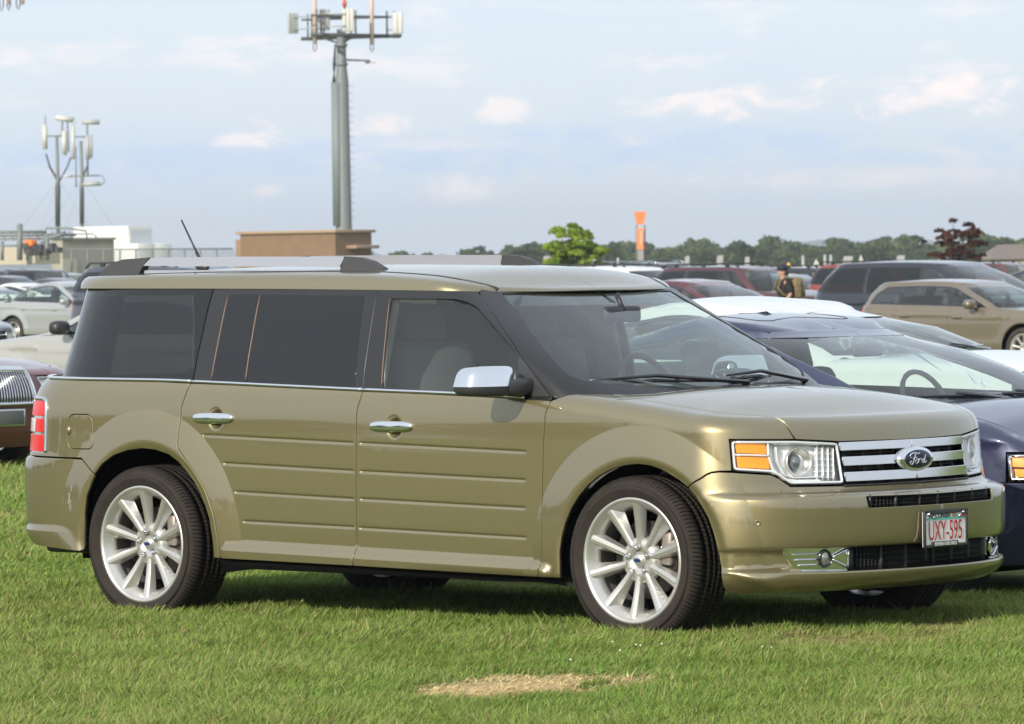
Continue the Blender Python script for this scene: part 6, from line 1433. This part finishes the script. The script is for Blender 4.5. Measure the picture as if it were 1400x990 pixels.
def build_ground():
    m, nt, out = new_mat('turf'); N = nt.nodes.new; L = nt.links.new
    p = N('ShaderNodeBsdfPrincipled'); p.inputs['Roughness'].default_value = .95; p.inputs['Specular IOR Level'].default_value = .1; L(p.outputs[0], out.inputs[0])
    tc = N('ShaderNodeTexCoord')
    def nz(sc, det=6, ro=.6):
        n = N('ShaderNodeTexNoise'); n.inputs['Scale'].default_value = sc; n.inputs['Detail'].default_value = det; n.inputs['Roughness'].default_value = ro; L(tc.outputs['Object'], n.inputs['Vector']); return n.outputs['Fac']
    def ramp(v, a, b): r = N('ShaderNodeMapRange'); r.inputs[1].default_value = a; r.inputs[2].default_value = b; L(v, r.inputs[0]); return r.outputs[0]
    def mix(f, a, b):
        x = N('ShaderNodeMix'); x.data_type = 'RGBA'; L(f, x.inputs[0])
        for i, c in ((6, a), (7, b)):
            if isinstance(c, tuple): x.inputs[i].default_value = (*c, 1)
            else: L(c, x.inputs[i])
        return x.outputs[2]
    c = mix(ramp(nz(.35), .35, .65), (.098, .160, .034), (.155, .195, .052)); c = mix(ramp(nz(7, 8, .75), .45, .75), c, (.22, .21, .085)); c = mix(ramp(nz(60, 3), .5, .8), c, (.045, .06, .02))
    a = N('ShaderNodeAttribute'); a.attribute_name = 'bare'; 
    bare = mix(ramp(nz(40, 6, .8), .3, .7), (.58, .42, .24), (.42, .30, .16)); c = mix(a.outputs['Fac'], c, bare)
    L(c, p.inputs['Base Color']); b = N('ShaderNodeBump'); b.inputs['Strength'].default_value = .6; b.inputs['Distance'].default_value = .04; L(nz(25, 6, .7), b.inputs['Height']); L(b.outputs[0], p.inputs['Normal'])
    # one sheet out to the horizon, finer round the foreground
    xs = np.unique(np.concatenate([np.linspace(-9000, -60, 20), np.linspace(-60, -14, 12), np.linspace(-14, 14, 113), np.linspace(14, 60, 10), np.linspace(60, 4000, 10)])); ys = np.unique(np.concatenate([np.linspace(-3000, -60, 10), np.linspace(-60, -10, 10), np.linspace(-10, 10, 81), np.linspace(10, 60, 10), np.linspace(60, 9000, 20)]))
    X, Y = np.meshgrid(xs, ys, indexing='ij'); P2 = np.stack([X.ravel(), Y.ravel()], 1); near = np.clip(1-np.hypot(X-2, Y+3)/14, 0, 1); Z = GZ+(world_noise(P2, 1.3, 8).reshape(X.shape)-.5)*.02*(near > 0)
    ny = len(ys); me = bpy.data.meshes.new('ground'); me.from_pydata(np.stack([X, Y, Z], -1).reshape(-1, 3).tolist(), [], [(i*ny+j, (i+1)*ny+j, (i+1)*ny+j+1, i*ny+j+1) for i in range(len(xs)-1) for j in range(ny-1)])
    at_ = me.attributes.new('bare', 'FLOAT', 'POINT'); w = patch_w(P2)*(np.hypot(P2[:, 0]-2, P2[:, 1]+3) < 20); at_.data.foreach_set('value', w.astype(np.float32))
    me.materials.append(m); me.update(); o = bpy.data.objects.new('ground', me); COL.objects.link(o); tag(o, kind='structure')
    # far hills
    q = MB(); n = 140; V = []; rows = 6
    for k in range(n):
        px = -400+k*2200/(n-1); D = 5200; h = 14+9*math.sin(px*.006+1)+5*math.sin(px*.017)+3*math.sin(px*.041)+(7 if 480 < px < 900 else 0); pr = gx(px, D)
        for j in range(rows): t = j/(rows-1); V.append(pr-FH*(1-t)*900+np.array([0, 0, -2+(h+2)*(t**1.4)]))
    q.add(V, [(k*rows+j, (k+1)*rows+j, (k+1)*rows+j+1, k*rows+j+1) for k in range(n-1) for j in range(rows-1)]); o = q.build('hills', principled('hill_green', (.05, .075, .035), .95, noise=(.01, .5, (.08, .09, .05)))); tag(o, kind='structure')
def build_grass(density=1.0):
    g = np.random.default_rng(21)
    m, nt, out = new_mat('grass_blades'); N = nt.nodes.new; L = nt.links.new
    a = N('ShaderNodeAttribute'); a.attribute_name = 'col'
    d = N('ShaderNodeBsdfPrincipled'); d.inputs['Roughness'].default_value = .55; d.inputs['Specular IOR Level'].default_value = .25; L(a.outputs['Color'], d.inputs['Base Color']); t = N('ShaderNodeBsdfTranslucent'); L(a.outputs['Color'], t.inputs[0])
    ms = N('ShaderNodeMixShader'); ms.inputs[0].default_value = .30; L(d.outputs[0], ms.inputs[1]); L(t.outputs[0], ms.inputs[2]); L(ms.outputs[0], out.inputs[0])
    # sample in (lateral, depth) of the visible wedge plus a margin
    P = []
    for (d0, d1, dens, pad) in ((18.2, 21.5, 7400, .4), (21.5, 25, 6000, .4), (25, 29, 3800, .5), (29, 36, 1500, .8), (36, 60, 500, 1.0), (14.5, 18.2, 2600, 2.5), (17.5, 28, 1500, 3.5)):
        hw = lambda D: D*700/FPX+pad; W1 = hw(d1); n = int(dens*density*2*W1*(d1-d0)); dd = g.uniform(d0, d1, n); ll = g.uniform(-W1, W1, n); k = np.abs(ll) < dd*700/FPX+pad; dd, ll = dd[k], ll[k]
        P.append(CAM[:2]+dd[:, None]*FH[:2]+ll[:, None]*RH[:2])
    P = np.concatenate(P); Dp = (P-CAM[:2])@FH[:2]
    # hidden deep under the wagon and the dark coupe
    hid = (P[:, 0] > -3.9) & (P[:, 0] < -.4) & (P[:, 1] > 1.2) & (P[:, 1] < 6.5); P = P[~hid]; Dp = Dp[~hid]; n = len(P)
    bare = patch_w(P); keep = g.random(n) > bare*.25; P = P[keep]; Dp = Dp[keep]; bare = bare[keep]; n = len(P)
    n1 = world_noise(P, .8, 1); n2 = world_noise(P, 3.3, 2); n3 = world_noise(P, 11, 5); tuft = n2*.5+n3*.5
    far = np.clip((Dp-19)/12, 0, 1.6)
    hgt = (.026+.044*tuft*g.random(n)+.018*g.random(n))*(1+.15*n1); hgt = hgt*(1-.55*bare); tall = g.random(n) < .012; hgt[tall] *= 1.5
    wd = (.0021+.0018*g.random(n))*(1+.7*far); az = g.uniform(0, 2*PI, n); lean = .45+1.5*g.random(n)**1.3; la = 6.3*world_noise(P, 2.2, 9)*1.6+g.normal(0, .9, n)
    la = np.where(g.random(n) < .35, rad(20)+g.normal(0, .6, n), la); lean = np.where(bare > .3, lean+1.0, lean)
    dirx = np.cos(la); diry = np.sin(la); px_ = -np.sin(az); py_ = np.cos(az)
    z0 = GZ-.008; b = np.stack([P[:, 0], P[:, 1], np.full(n, z0)], 1); sd = np.stack([px_, py_, np.zeros(n)], 1)*wd[:, None]
    L1 = hgt*.55; mid = b+np.stack([dirx*L1*lean*.35, diry*L1*lean*.35, L1/np.sqrt(1+(lean*.35)**2)], 1); L2 = hgt*.5
    tip = mid+np.stack([dirx*L2*lean*.9, diry*L2*lean*.9, L2/np.sqrt(1+(lean*.9)**2)], 1)
    V = np.stack([b-sd, b+sd, mid+sd*.8, mid-sd*.8, tip], 1).reshape(-1, 3)
    idx = np.arange(n)*5; loops = np.stack([idx, idx+1, idx+2, idx+3, idx+3, idx+2, idx+4], 1).ravel().astype(np.int32); ls = np.stack([np.arange(n)*7, np.arange(n)*7+4], 1).ravel().astype(np.int32)
    me = bpy.data.meshes.new('grass'); me.vertices.add(5*n); me.vertices.foreach_set('co', V.astype(np.float32).ravel()); me.loops.add(7*n); me.loops.foreach_set('vertex_index', loops); me.polygons.add(2*n); me.polygons.foreach_set('loop_start', ls)
    # colours: fresh green, yellow-green, straw
    g1 = np.array([.140, .225, .040]); g2 = np.array([.245, .300, .070]); dk = np.array([.080, .145, .030]); st = np.array([.34, .285, .13]); st2 = np.array([.66, .49, .28])
    r = g.random((n, 1)); t1 = np.clip(n1[:, None]*.6+r*.6, 0, 1); c = g1*(1-t1)+g2*t1; c = c*(1-.5*(g.random((n, 1)) < .22)*.8)+dk*(.5*(g.random((n, 1)) < .22)*.8)
    dry = (g.random(n) < .06+.24*np.clip(n1*n3*2.6-.3, 0, 1)+bare*1.3)[:, None]; c = np.where(dry, st*(.7+.5*r), c); c = np.where((bare > .45)[:, None] & (g.random((n, 1)) < .8), st2*(.75+.45*r), c)
    c = c*[.98, 1.04, .95]*(.85+.3*g.random((n, 1)))
    cv = np.repeat(c, 5, axis=0); cv = np.concatenate([cv, np.ones((5*n, 1))], 1)
    at_ = me.attributes.new('col', 'FLOAT_COLOR', 'POINT'); at_.data.foreach_set('color', cv.astype(np.float32).ravel()); me.materials.append(m); me.update(calc_edges=True)
    o = bpy.data.objects.new('grass', me); COL.objects.link(o); tag(o, 'short mown green grass with dry straw blades covering the field', 'grass', kind='stuff')
    print('blades', n)
    # clover heads
    q = MB(); ellipsoid(q, (0, 0, .045), (.0065, .0065, .005), nu=8, nv=6); tube(q, [(0, 0, 0), (0, 0, .042)], .0012, 4, mi=1); o0 = None
    for k, (px, py) in enumerate(((838, 877), (870, 881), (876, 882), (905, 880), (848, 889), (780, 902), (1042, 884), (1055, 885))):
        c = px_ground(px, py+14)
        if o0 is None: o0 = q.build('clover_flower', [principled('clover_white', (.70, .68, .62), .7), principled('stem', (.09, .15, .03), .7)]); o = o0
        else: o = o0.copy(); COL.objects.link(o)
        o.location = (c[0], c[1], GZ+.01); o.scale = (.7,)*3; tag(o, 'small white clover head in the grass in front of the olive wagon', 'flower', 'white clover heads in the grass')
def build_haze(density=.00035):
    m, nt, out = new_mat('haze_air'); v = nt.nodes.new('ShaderNodeVolumePrincipled'); v.inputs['Color'].default_value = (.80, .87, .95, 1); v.inputs['Density'].default_value = density; v.inputs['Anisotropy'].default_value = .2; nt.links.new(v.outputs[0], out.inputs['Volume'])
    q = MB(); c = CAM+FH*2600; R3 = rotz(_cy); box(q, (c[0], c[1], 29), (4200, 5800, 64), rot=R3); o = q.build('haze', m); tag(o, 'thin pale haze over the whole field', 'haze', kind='stuff')
# ================================================================= camera, sun, sky
def setup_view():
    CY, CP, CR, F = .7174, .0176, -.0134, 7201.
    cam = bpy.data.cameras.new('camera'); co = bpy.data.objects.new('camera', cam); COL.objects.link(co); scene.camera = co
    cy, sy, cp, sp = math.cos(CY), math.sin(CY), math.cos(CP), math.sin(CP)
    f = np.array([-sy*cp, cy*cp, -sp]); r = np.array([cy, sy, 0]); u = np.cross(r, f)
    r2 = math.cos(CR)*r+math.sin(CR)*u; u2 = -math.sin(CR)*r+math.cos(CR)*u
    M = Matrix(((r2[0], u2[0], -f[0], 14.5854), (r2[1], u2[1], -f[1], -18.4345), (r2[2], u2[2], -f[2], 1.6366), (0, 0, 0, 1)))
    co.matrix_world = M; cam.sensor_width = 36; cam.sensor_fit = 'HORIZONTAL'; cam.lens = F/1400*36; cam.clip_start = .5; cam.clip_end = 20000
    cam.dof.use_dof = True; cam.dof.focus_distance = 23.3; cam.dof.aperture_fstop = 15
    scene.view_settings.view_transform = 'Standard'; scene.view_settings.look = 'None'; scene.view_settings.gamma = 1; scene.view_settings.exposure = EXPOSURE
    return co
EXPOSURE = 0.5
SUN_AZ = rad(-90+8)      # direction TOWARDS the sun, measured from +x
SUN_EL = rad(24)
def setup_light():
    d = Vector((math.cos(SUN_AZ)*math.cos(SUN_EL), math.sin(SUN_AZ)*math.cos(SUN_EL), math.sin(SUN_EL)))
    l = bpy.data.lights.new('sun', 'SUN'); l.energy = 3.6; l.angle = rad(.6); l.color = (1., .93, .82)
    o = bpy.data.objects.new('sun', l); COL.objects.link(o); o.rotation_euler = d.to_track_quat('Z', 'Y').to_euler()
    w = bpy.data.worlds.new('World'); scene.world = w; w.use_nodes = True; nt = w.node_tree; nt.nodes.clear()
    N = nt.nodes.new; L = nt.links.new
    out = N('ShaderNodeOutputWorld'); bg = N('ShaderNodeBackground'); sky = N('ShaderNodeTexSky'); sky.sky_type = 'NISHITA'; sky.sun_disc = False
    sky.sun_elevation = SUN_EL; sky.sun_rotation = (PI/2-SUN_AZ) % (2*PI); sky.air_density = 1.0; sky.dust_density = 1.5; sky.ozone_density = 1.6; sky.altitude = 0
    bg.inputs[1].default_value = SKY_STRENGTH
    tc = N('ShaderNodeTexCoord'); sep = N('ShaderNodeSeparateXYZ'); L(tc.outputs['Generated'], sep.inputs[0])
    # thin veil of high haze
    veil = N('ShaderNodeMix'); veil.data_type = 'RGBA'; veil.inputs[0].default_value = .84; veil.inputs[7].default_value = (6.25, 6.95, 7.8, 1); L(sky.outputs[0], veil.inputs[6])
    # clouds: banks flattened towards the horizon
    # az / elevation coordinates
    at = N('ShaderNodeMath'); at.operation = 'ARCTAN2'; L(sep.outputs['Y'], at.inputs[0]); L(sep.outputs['X'], at.inputs[1])
    el = N('ShaderNodeMath'); el.operation = 'ARCSINE'; L(sep.outputs['Z'], el.inputs[0])
    cb = N('ShaderNodeCombineXYZ'); L(at.outputs[0], cb.inputs[0]); L(el.outputs[0], cb.inputs[1])
    def noise(scale, sx, sy, off, detail=7, rough=.6, dist=0.):
        mp = N('ShaderNodeMapping'); mp.inputs['Scale'].default_value = (sx, sy, 1); mp.inputs['Location'].default_value = off; L(cb.outputs[0], mp.inputs[0])
        n = N('ShaderNodeTexNoise'); n.inputs['Scale'].default_value = scale; n.inputs['Detail'].default_value = detail; n.inputs['Roughness'].default_value = rough; n.inputs['Distortion'].default_value = dist
        L(mp.outputs[0], n.inputs['Vector']); return n.outputs['Fac']
    def rng_(v, a, b, c=0, d=1, smooth=True):
        m = N('ShaderNodeMapRange'); m.interpolation_type = 'SMOOTHSTEP' if smooth else 'LINEAR'
        for k, x in zip((1, 2, 3, 4), (a, b, c, d)): m.inputs[k].default_value = x
        L(v, m.inputs[0]); return m.outputs[0]
    def mul(a, b):
        m = N('ShaderNodeMath'); m.operation = 'MULTIPLY'; L(a, m.inputs[0]); 
        if isinstance(b, float): m.inputs[1].default_value = b
        else: L(b, m.inputs[1])
        return m.outputs[0]
    def mixc(fac, a, col):
        m = N('ShaderNodeMix'); m.data_type = 'RGBA'; L(fac, m.inputs[0]); L(a, m.inputs[6]); m.inputs[7].default_value = (*col, 1); return m.outputs[2]
    c0 = veil.outputs[2]
    # blue-grey flat bases, only above the horizon and below about 12 degrees, then lit pinkish heads
    band = mul(rng_(el.outputs[0], .004, .02), rng_(el.outputs[0], .075, .055))
    band2 = mul(rng_(el.outputs[0], .010, .024), rng_(el.outputs[0], .060, .042))
    base = mul(rng_(noise(9, 1, 5.0, (2.1, .3, 0), 5, .55), .44, .66), band)
    c1 = mixc(mul(base, .45), c0, (4.8, 5.8, 7.5))
    head = mul(rng_(noise(26, 1, 3.2, (0.4, .12, 0), 8, .62), .53, .66), band2)
    c2 = mixc(mul(head, .55), c1, (8.6, 7.8, 7.6))
    # the larger cloud banks of that evening, each at its own bearing and height: centre (bearing, elevation), half widths, strength
    pert = noise(70, 1, 2.2, (3.3, 2.2, 0), 10, .72, .6); 
    def bank(bear, ele, ra, re):
        def sq(v, c, r_):
            a = N('ShaderNodeMath'); a.operation = 'SUBTRACT'; L(v, a.inputs[0]); a.inputs[1].default_value = c
            b = N('ShaderNodeMath'); b.operation = 'DIVIDE'; L(a.outputs[0], b.inputs[0]); b.inputs[1].default_value = r_
            return mul(b.outputs[0], b.outputs[0])
        s_ = N('ShaderNodeMath'); s_.operation = 'ADD'; L(sq(at.outputs[0], bear, ra), s_.inputs[0]); L(sq(el.outputs[0], ele, re), s_.inputs[1])
        t_ = N('ShaderNodeMath'); t_.operation = 'MULTIPLY_ADD'; L(pert, t_.inputs[0]); t_.inputs[1].default_value = -13; t_.inputs[2].default_value = 6.9
        u_ = N('ShaderNodeMath'); u_.operation = 'ADD'; L(s_.outputs[0], u_.inputs[0]); L(t_.outputs[0], u_.inputs[1]); return rng_(u_.outputs[0], 2.3, -.6)
    for (bear, ele, ra, re, k, colr) in BANKS: c2 = mixc(mul(bank(bear, ele, ra, re), k), c2, colr)
    high = rng_(noise(5, 1, 4.0, (5.3, 1.7, 0), 6, .55), .45, .75)
    c3 = mixc(mul(mul(high, rng_(el.outputs[0], .05, .09)), .45), c2, (7.3, 7.8, 8.3))
    L(c3, bg.inputs[0]); L(bg.outputs[0], out.inputs[0])
SKY_STRENGTH = .10
BANKS = [(2.2466, 0.0219, 0.0583, 0.0036, 0.8, (4.7, 5.8, 7.6)), (2.3437, 0.0219, 0.0458, 0.0031, 0.75, (4.7, 5.8, 7.6)), (2.2799, 0.0245, 0.0278, 0.0022, 0.6, (4.7, 5.8, 7.6)), (2.2486, 0.0315, 0.009, 0.0027, 0.85, (8.9, 7.9, 7.6)), (2.2348, 0.0305, 0.0083, 0.0012, 0.5, (8.9, 7.9, 7.6)), (2.2037, 0.0315, 0.0206, 0.0036, 0.9, (8.9, 7.9, 7.6)), (2.3368, 0.0263, 0.0076, 0.0024, 0.8, (8.9, 7.9, 7.6)), (2.3132, 0.0282, 0.0076, 0.0021, 0.75, (8.9, 7.9, 7.6)), (2.2896, 0.0302, 0.0044, 0.0019, 0.7, (8.9, 7.9, 7.6)), (2.2982, 0.0153, 0.0047, 0.0024, 0.65, (8.9, 7.9, 7.6)), (2.3343, 0.0152, 0.0028, 0.0012, 0.6, (8.9, 7.9, 7.6)), (2.2258, 0.0164, 0.0264, 0.0018, 0.45, (8.9, 7.9, 7.6)), (2.2993, 0.0239, 0.0167, 0.0011, 0.4, (8.9, 7.9, 7.6))]
# ================================================================= everything in its place
def build_all():
    build_ground(); build_wagon()
    mk = make_car
    G_ = 'cars parked in rows on the field'
    mk('coupe', 'coupe', 'dark navy coupe with a sunroof parked right behind the olive wagon', 'car', (.012, .019, .066), (-.53, 2.75, 0), rad(.5), G_, metal=.35, res=.035, over=dict(hlstyle='amber', wipers=1))
    mk('hybrid', 'hatchback', 'white hatchback with a raked windscreen parked behind the navy coupe', 'car', (.76, .75, .72), (-2.62, 5.6, 0), 0, G_, metal=0, res=.045, over=dict(wipers=1, ms=.7, fo=1.15, hoodF=.98, cowl=1.13, beltF=1.07, H=1.465, hl=(.74, 1.35, .78, .92), wsb=-.50, doors=(-2.60, -1.62, -.80)))
    mk('wagon', 'estate_car', 'beige-brown compact estate at the right edge, in front of the navy minivan', 'car', (.175, .142, .100), (-32.3, 48, 0), 0, G_, metal=.5, res=.045)
    mk('minivan', 'minivan', 'navy blue minivan with dark side glass behind the beige estate', 'van', (.010, .012, .024), (-39.4, 57, 0), 0, G_, metal=.4, res=.06)
    mk('suv', 'off_roader', 'maroon off-roader with a black roof rack behind the walking man', 'car', (.062, .009, .012), (on_y(895, 70-.7)+3.55, 70, 0), 0, G_, metal=.3, res=.06)
    mk('sedan', 'saloon', 'dark red saloon, roof and windscreen showing left of the white hatchback', 'car', (.085, .012, .018), (on_y(961, 50-.5)+1.10, 50, 0), 0, G_, metal=.3, res=.06)
    mk('suv', 'off_roader', 'white off-roader with a black roof rack left of the maroon one', 'car', (.72, .71, .68), (on_y(866, 76-.55)+1.1, 76, 0), 0, G_, metal=0, res=.08, over=dict(H=1.69), cabin=False)
    mk('suv', 'off_roader', 'black off-roader roof with rack just left of the maroon one', 'car', (.012, .012, .014), (on_y(930, 96)+1.0, 96, 0), 0, G_, res=.09, over=dict(H=1.78, rack='silver'), cabin=False)
    mk('suv', 'off_roader', 'blue-grey off-roader roof with rack below the young green tree', 'car', (.10, .12, .16), (on_y(806, 84)+1.0, 84, 0), 0, G_, res=.09, over=dict(H=1.70), cabin=False)
    mk('sedan', 'saloon', 'grey saloon between the walking man and the navy minivan', 'car', (.13, .13, .14), (on_y(1108, 86)+.9, 86, 0), 0, G_, res=.08)
    mk('suv', 'off_roader', 'black off-roader with a roof rack in front of the white tents', 'car', (.012, .012, .014), (on_y(1150, 92)+1.0, 92, 0), 0, G_, res=.08, over=dict(H=1.60), cabin=False)
    mk('suv', 'off_roader', 'brick red off-roader whose roof shows above the navy minivan', 'car', (.26, .035, .018), (on_y(1245, 80)+1.2, 80, 0), 0, G_, res=.09, over=dict(H=1.68), cabin=False)
    mk('sedan', 'saloon', 'dark saloon at the right edge behind the navy minivan', 'car', (.03, .035, .05), (on_y(1372, 76)+3.0, 76, 0), 0, G_, res=.08, over=dict(H=1.52))
    mk('suv', 'off_roader', 'dark red off-roader at the right edge below the brown roofed house', 'car', (.10, .02, .02), (on_y(1392, 130)+1.0, 130, 0), 0, G_, res=.1, cabin=False)
    # left side
    mk('fullsedan', 'saloon', 'maroon saloon with an upright chrome grille of vertical bars at the left edge', 'car', (.13, .010, .016), (on_y(12, 12.)-1.06, 12.0, 0), rad(-4), G_, metal=.3, res=.04)
    mk('fullsedan', 'saloon', 'silver saloon facing left behind the maroon saloon', 'car', (.40, .39, .36), (on_y(60, 18.5)-1.72, 20.5, 0), PI, G_, metal=.4, res=.05, over=dict(mirror=M_BLACK, grille='bars', plate=False, cowl=1.02, beltF=1.02))
    mk('sedan', 'saloon', 'pale silver saloon seen from its side at the left edge', 'car', (.36, .37, .37), (on_y(16, 68-.9)+2.72, 68, 0), 0, G_, metal=.4, res=.05, over=dict(H=1.50, spokes=5))
    mk('sedan', 'saloon', 'slate grey saloon nose in front of the pale silver saloon', 'car', (.16, .18, .22), (on_y(24, 40)-1.55, 40, 0), 0, G_, metal=.4, res=.06, over=dict(hoodF=.80, cowl=.95))
    mk('suv', 'off_roader', 'dark grey off-roader with a red tail lamp left behind the olive wagon', 'car', (.060, .068, .085), (on_y(98, 43-.6)+3.75, 43, 0), 0, G_, metal=.4, res=.06, over=dict(H=1.80, tl=(1.05, 1.24), beltR=1.32, beltF=1.24))
    mk('sedan', 'saloon', 'silver saloon windscreen at the left edge above the pale silver saloon', 'car', (.50, .52, .53), (on_y(0, 78)+1.0, 78, 0), 0, G_, res=.08, over=dict(H=1.40))
    mk('sedan', 'saloon', 'black saloon in the row behind the pale silver saloon', 'car', (.02, .022, .028), (on_y(28, 106)+1.1, 106, 0), 0, G_, res=.08, over=dict(H=1.66))
    mk('hybrid', 'hatchback', 'white hatchback roof between the black saloon and the pale silver saloon', 'car', (.72, .72, .70), (on_y(44, 92)+1.5, 92, 0), 0, G_, metal=0, res=.08, over=dict(H=1.44))
    far = 'dark cars in the far rows'
    for k, (px, y, H, col) in enumerate(((-12, 140, 1.95, (.03, .03, .035)), (30, 146, 1.98, (.05, .05, .055)), (68, 138, 1.92, (.025, .026, .03)), (98, 150, 1.75, (.30, .28, .27)), (84, 120, 1.55, (.09, .09, .10)))):
        mk('suv' if k < 3 else 'sedan', 'parked_car', ['black van top at the far left under the pipe rack', 'charcoal van top in the far left row under the orange beacon', 'black van top in the far left row below the block building', 'pale grey saloon right of the far left row of vans', 'grey saloon in front of the far left row of vans'][k], 'car', col, (on_y(px, y)+1.5, y, 0), 0, far, res=.1, over=dict(H=H, rack=None), cabin=False)
    build_structures(); build_trees(); build_person(); build_grass(GRASS_DENSITY); 
    if HAZE: build_haze(HAZE)
    setup_view(); setup_light()
GRASS_DENSITY = 1.0; HAZE = .0002
build_all()
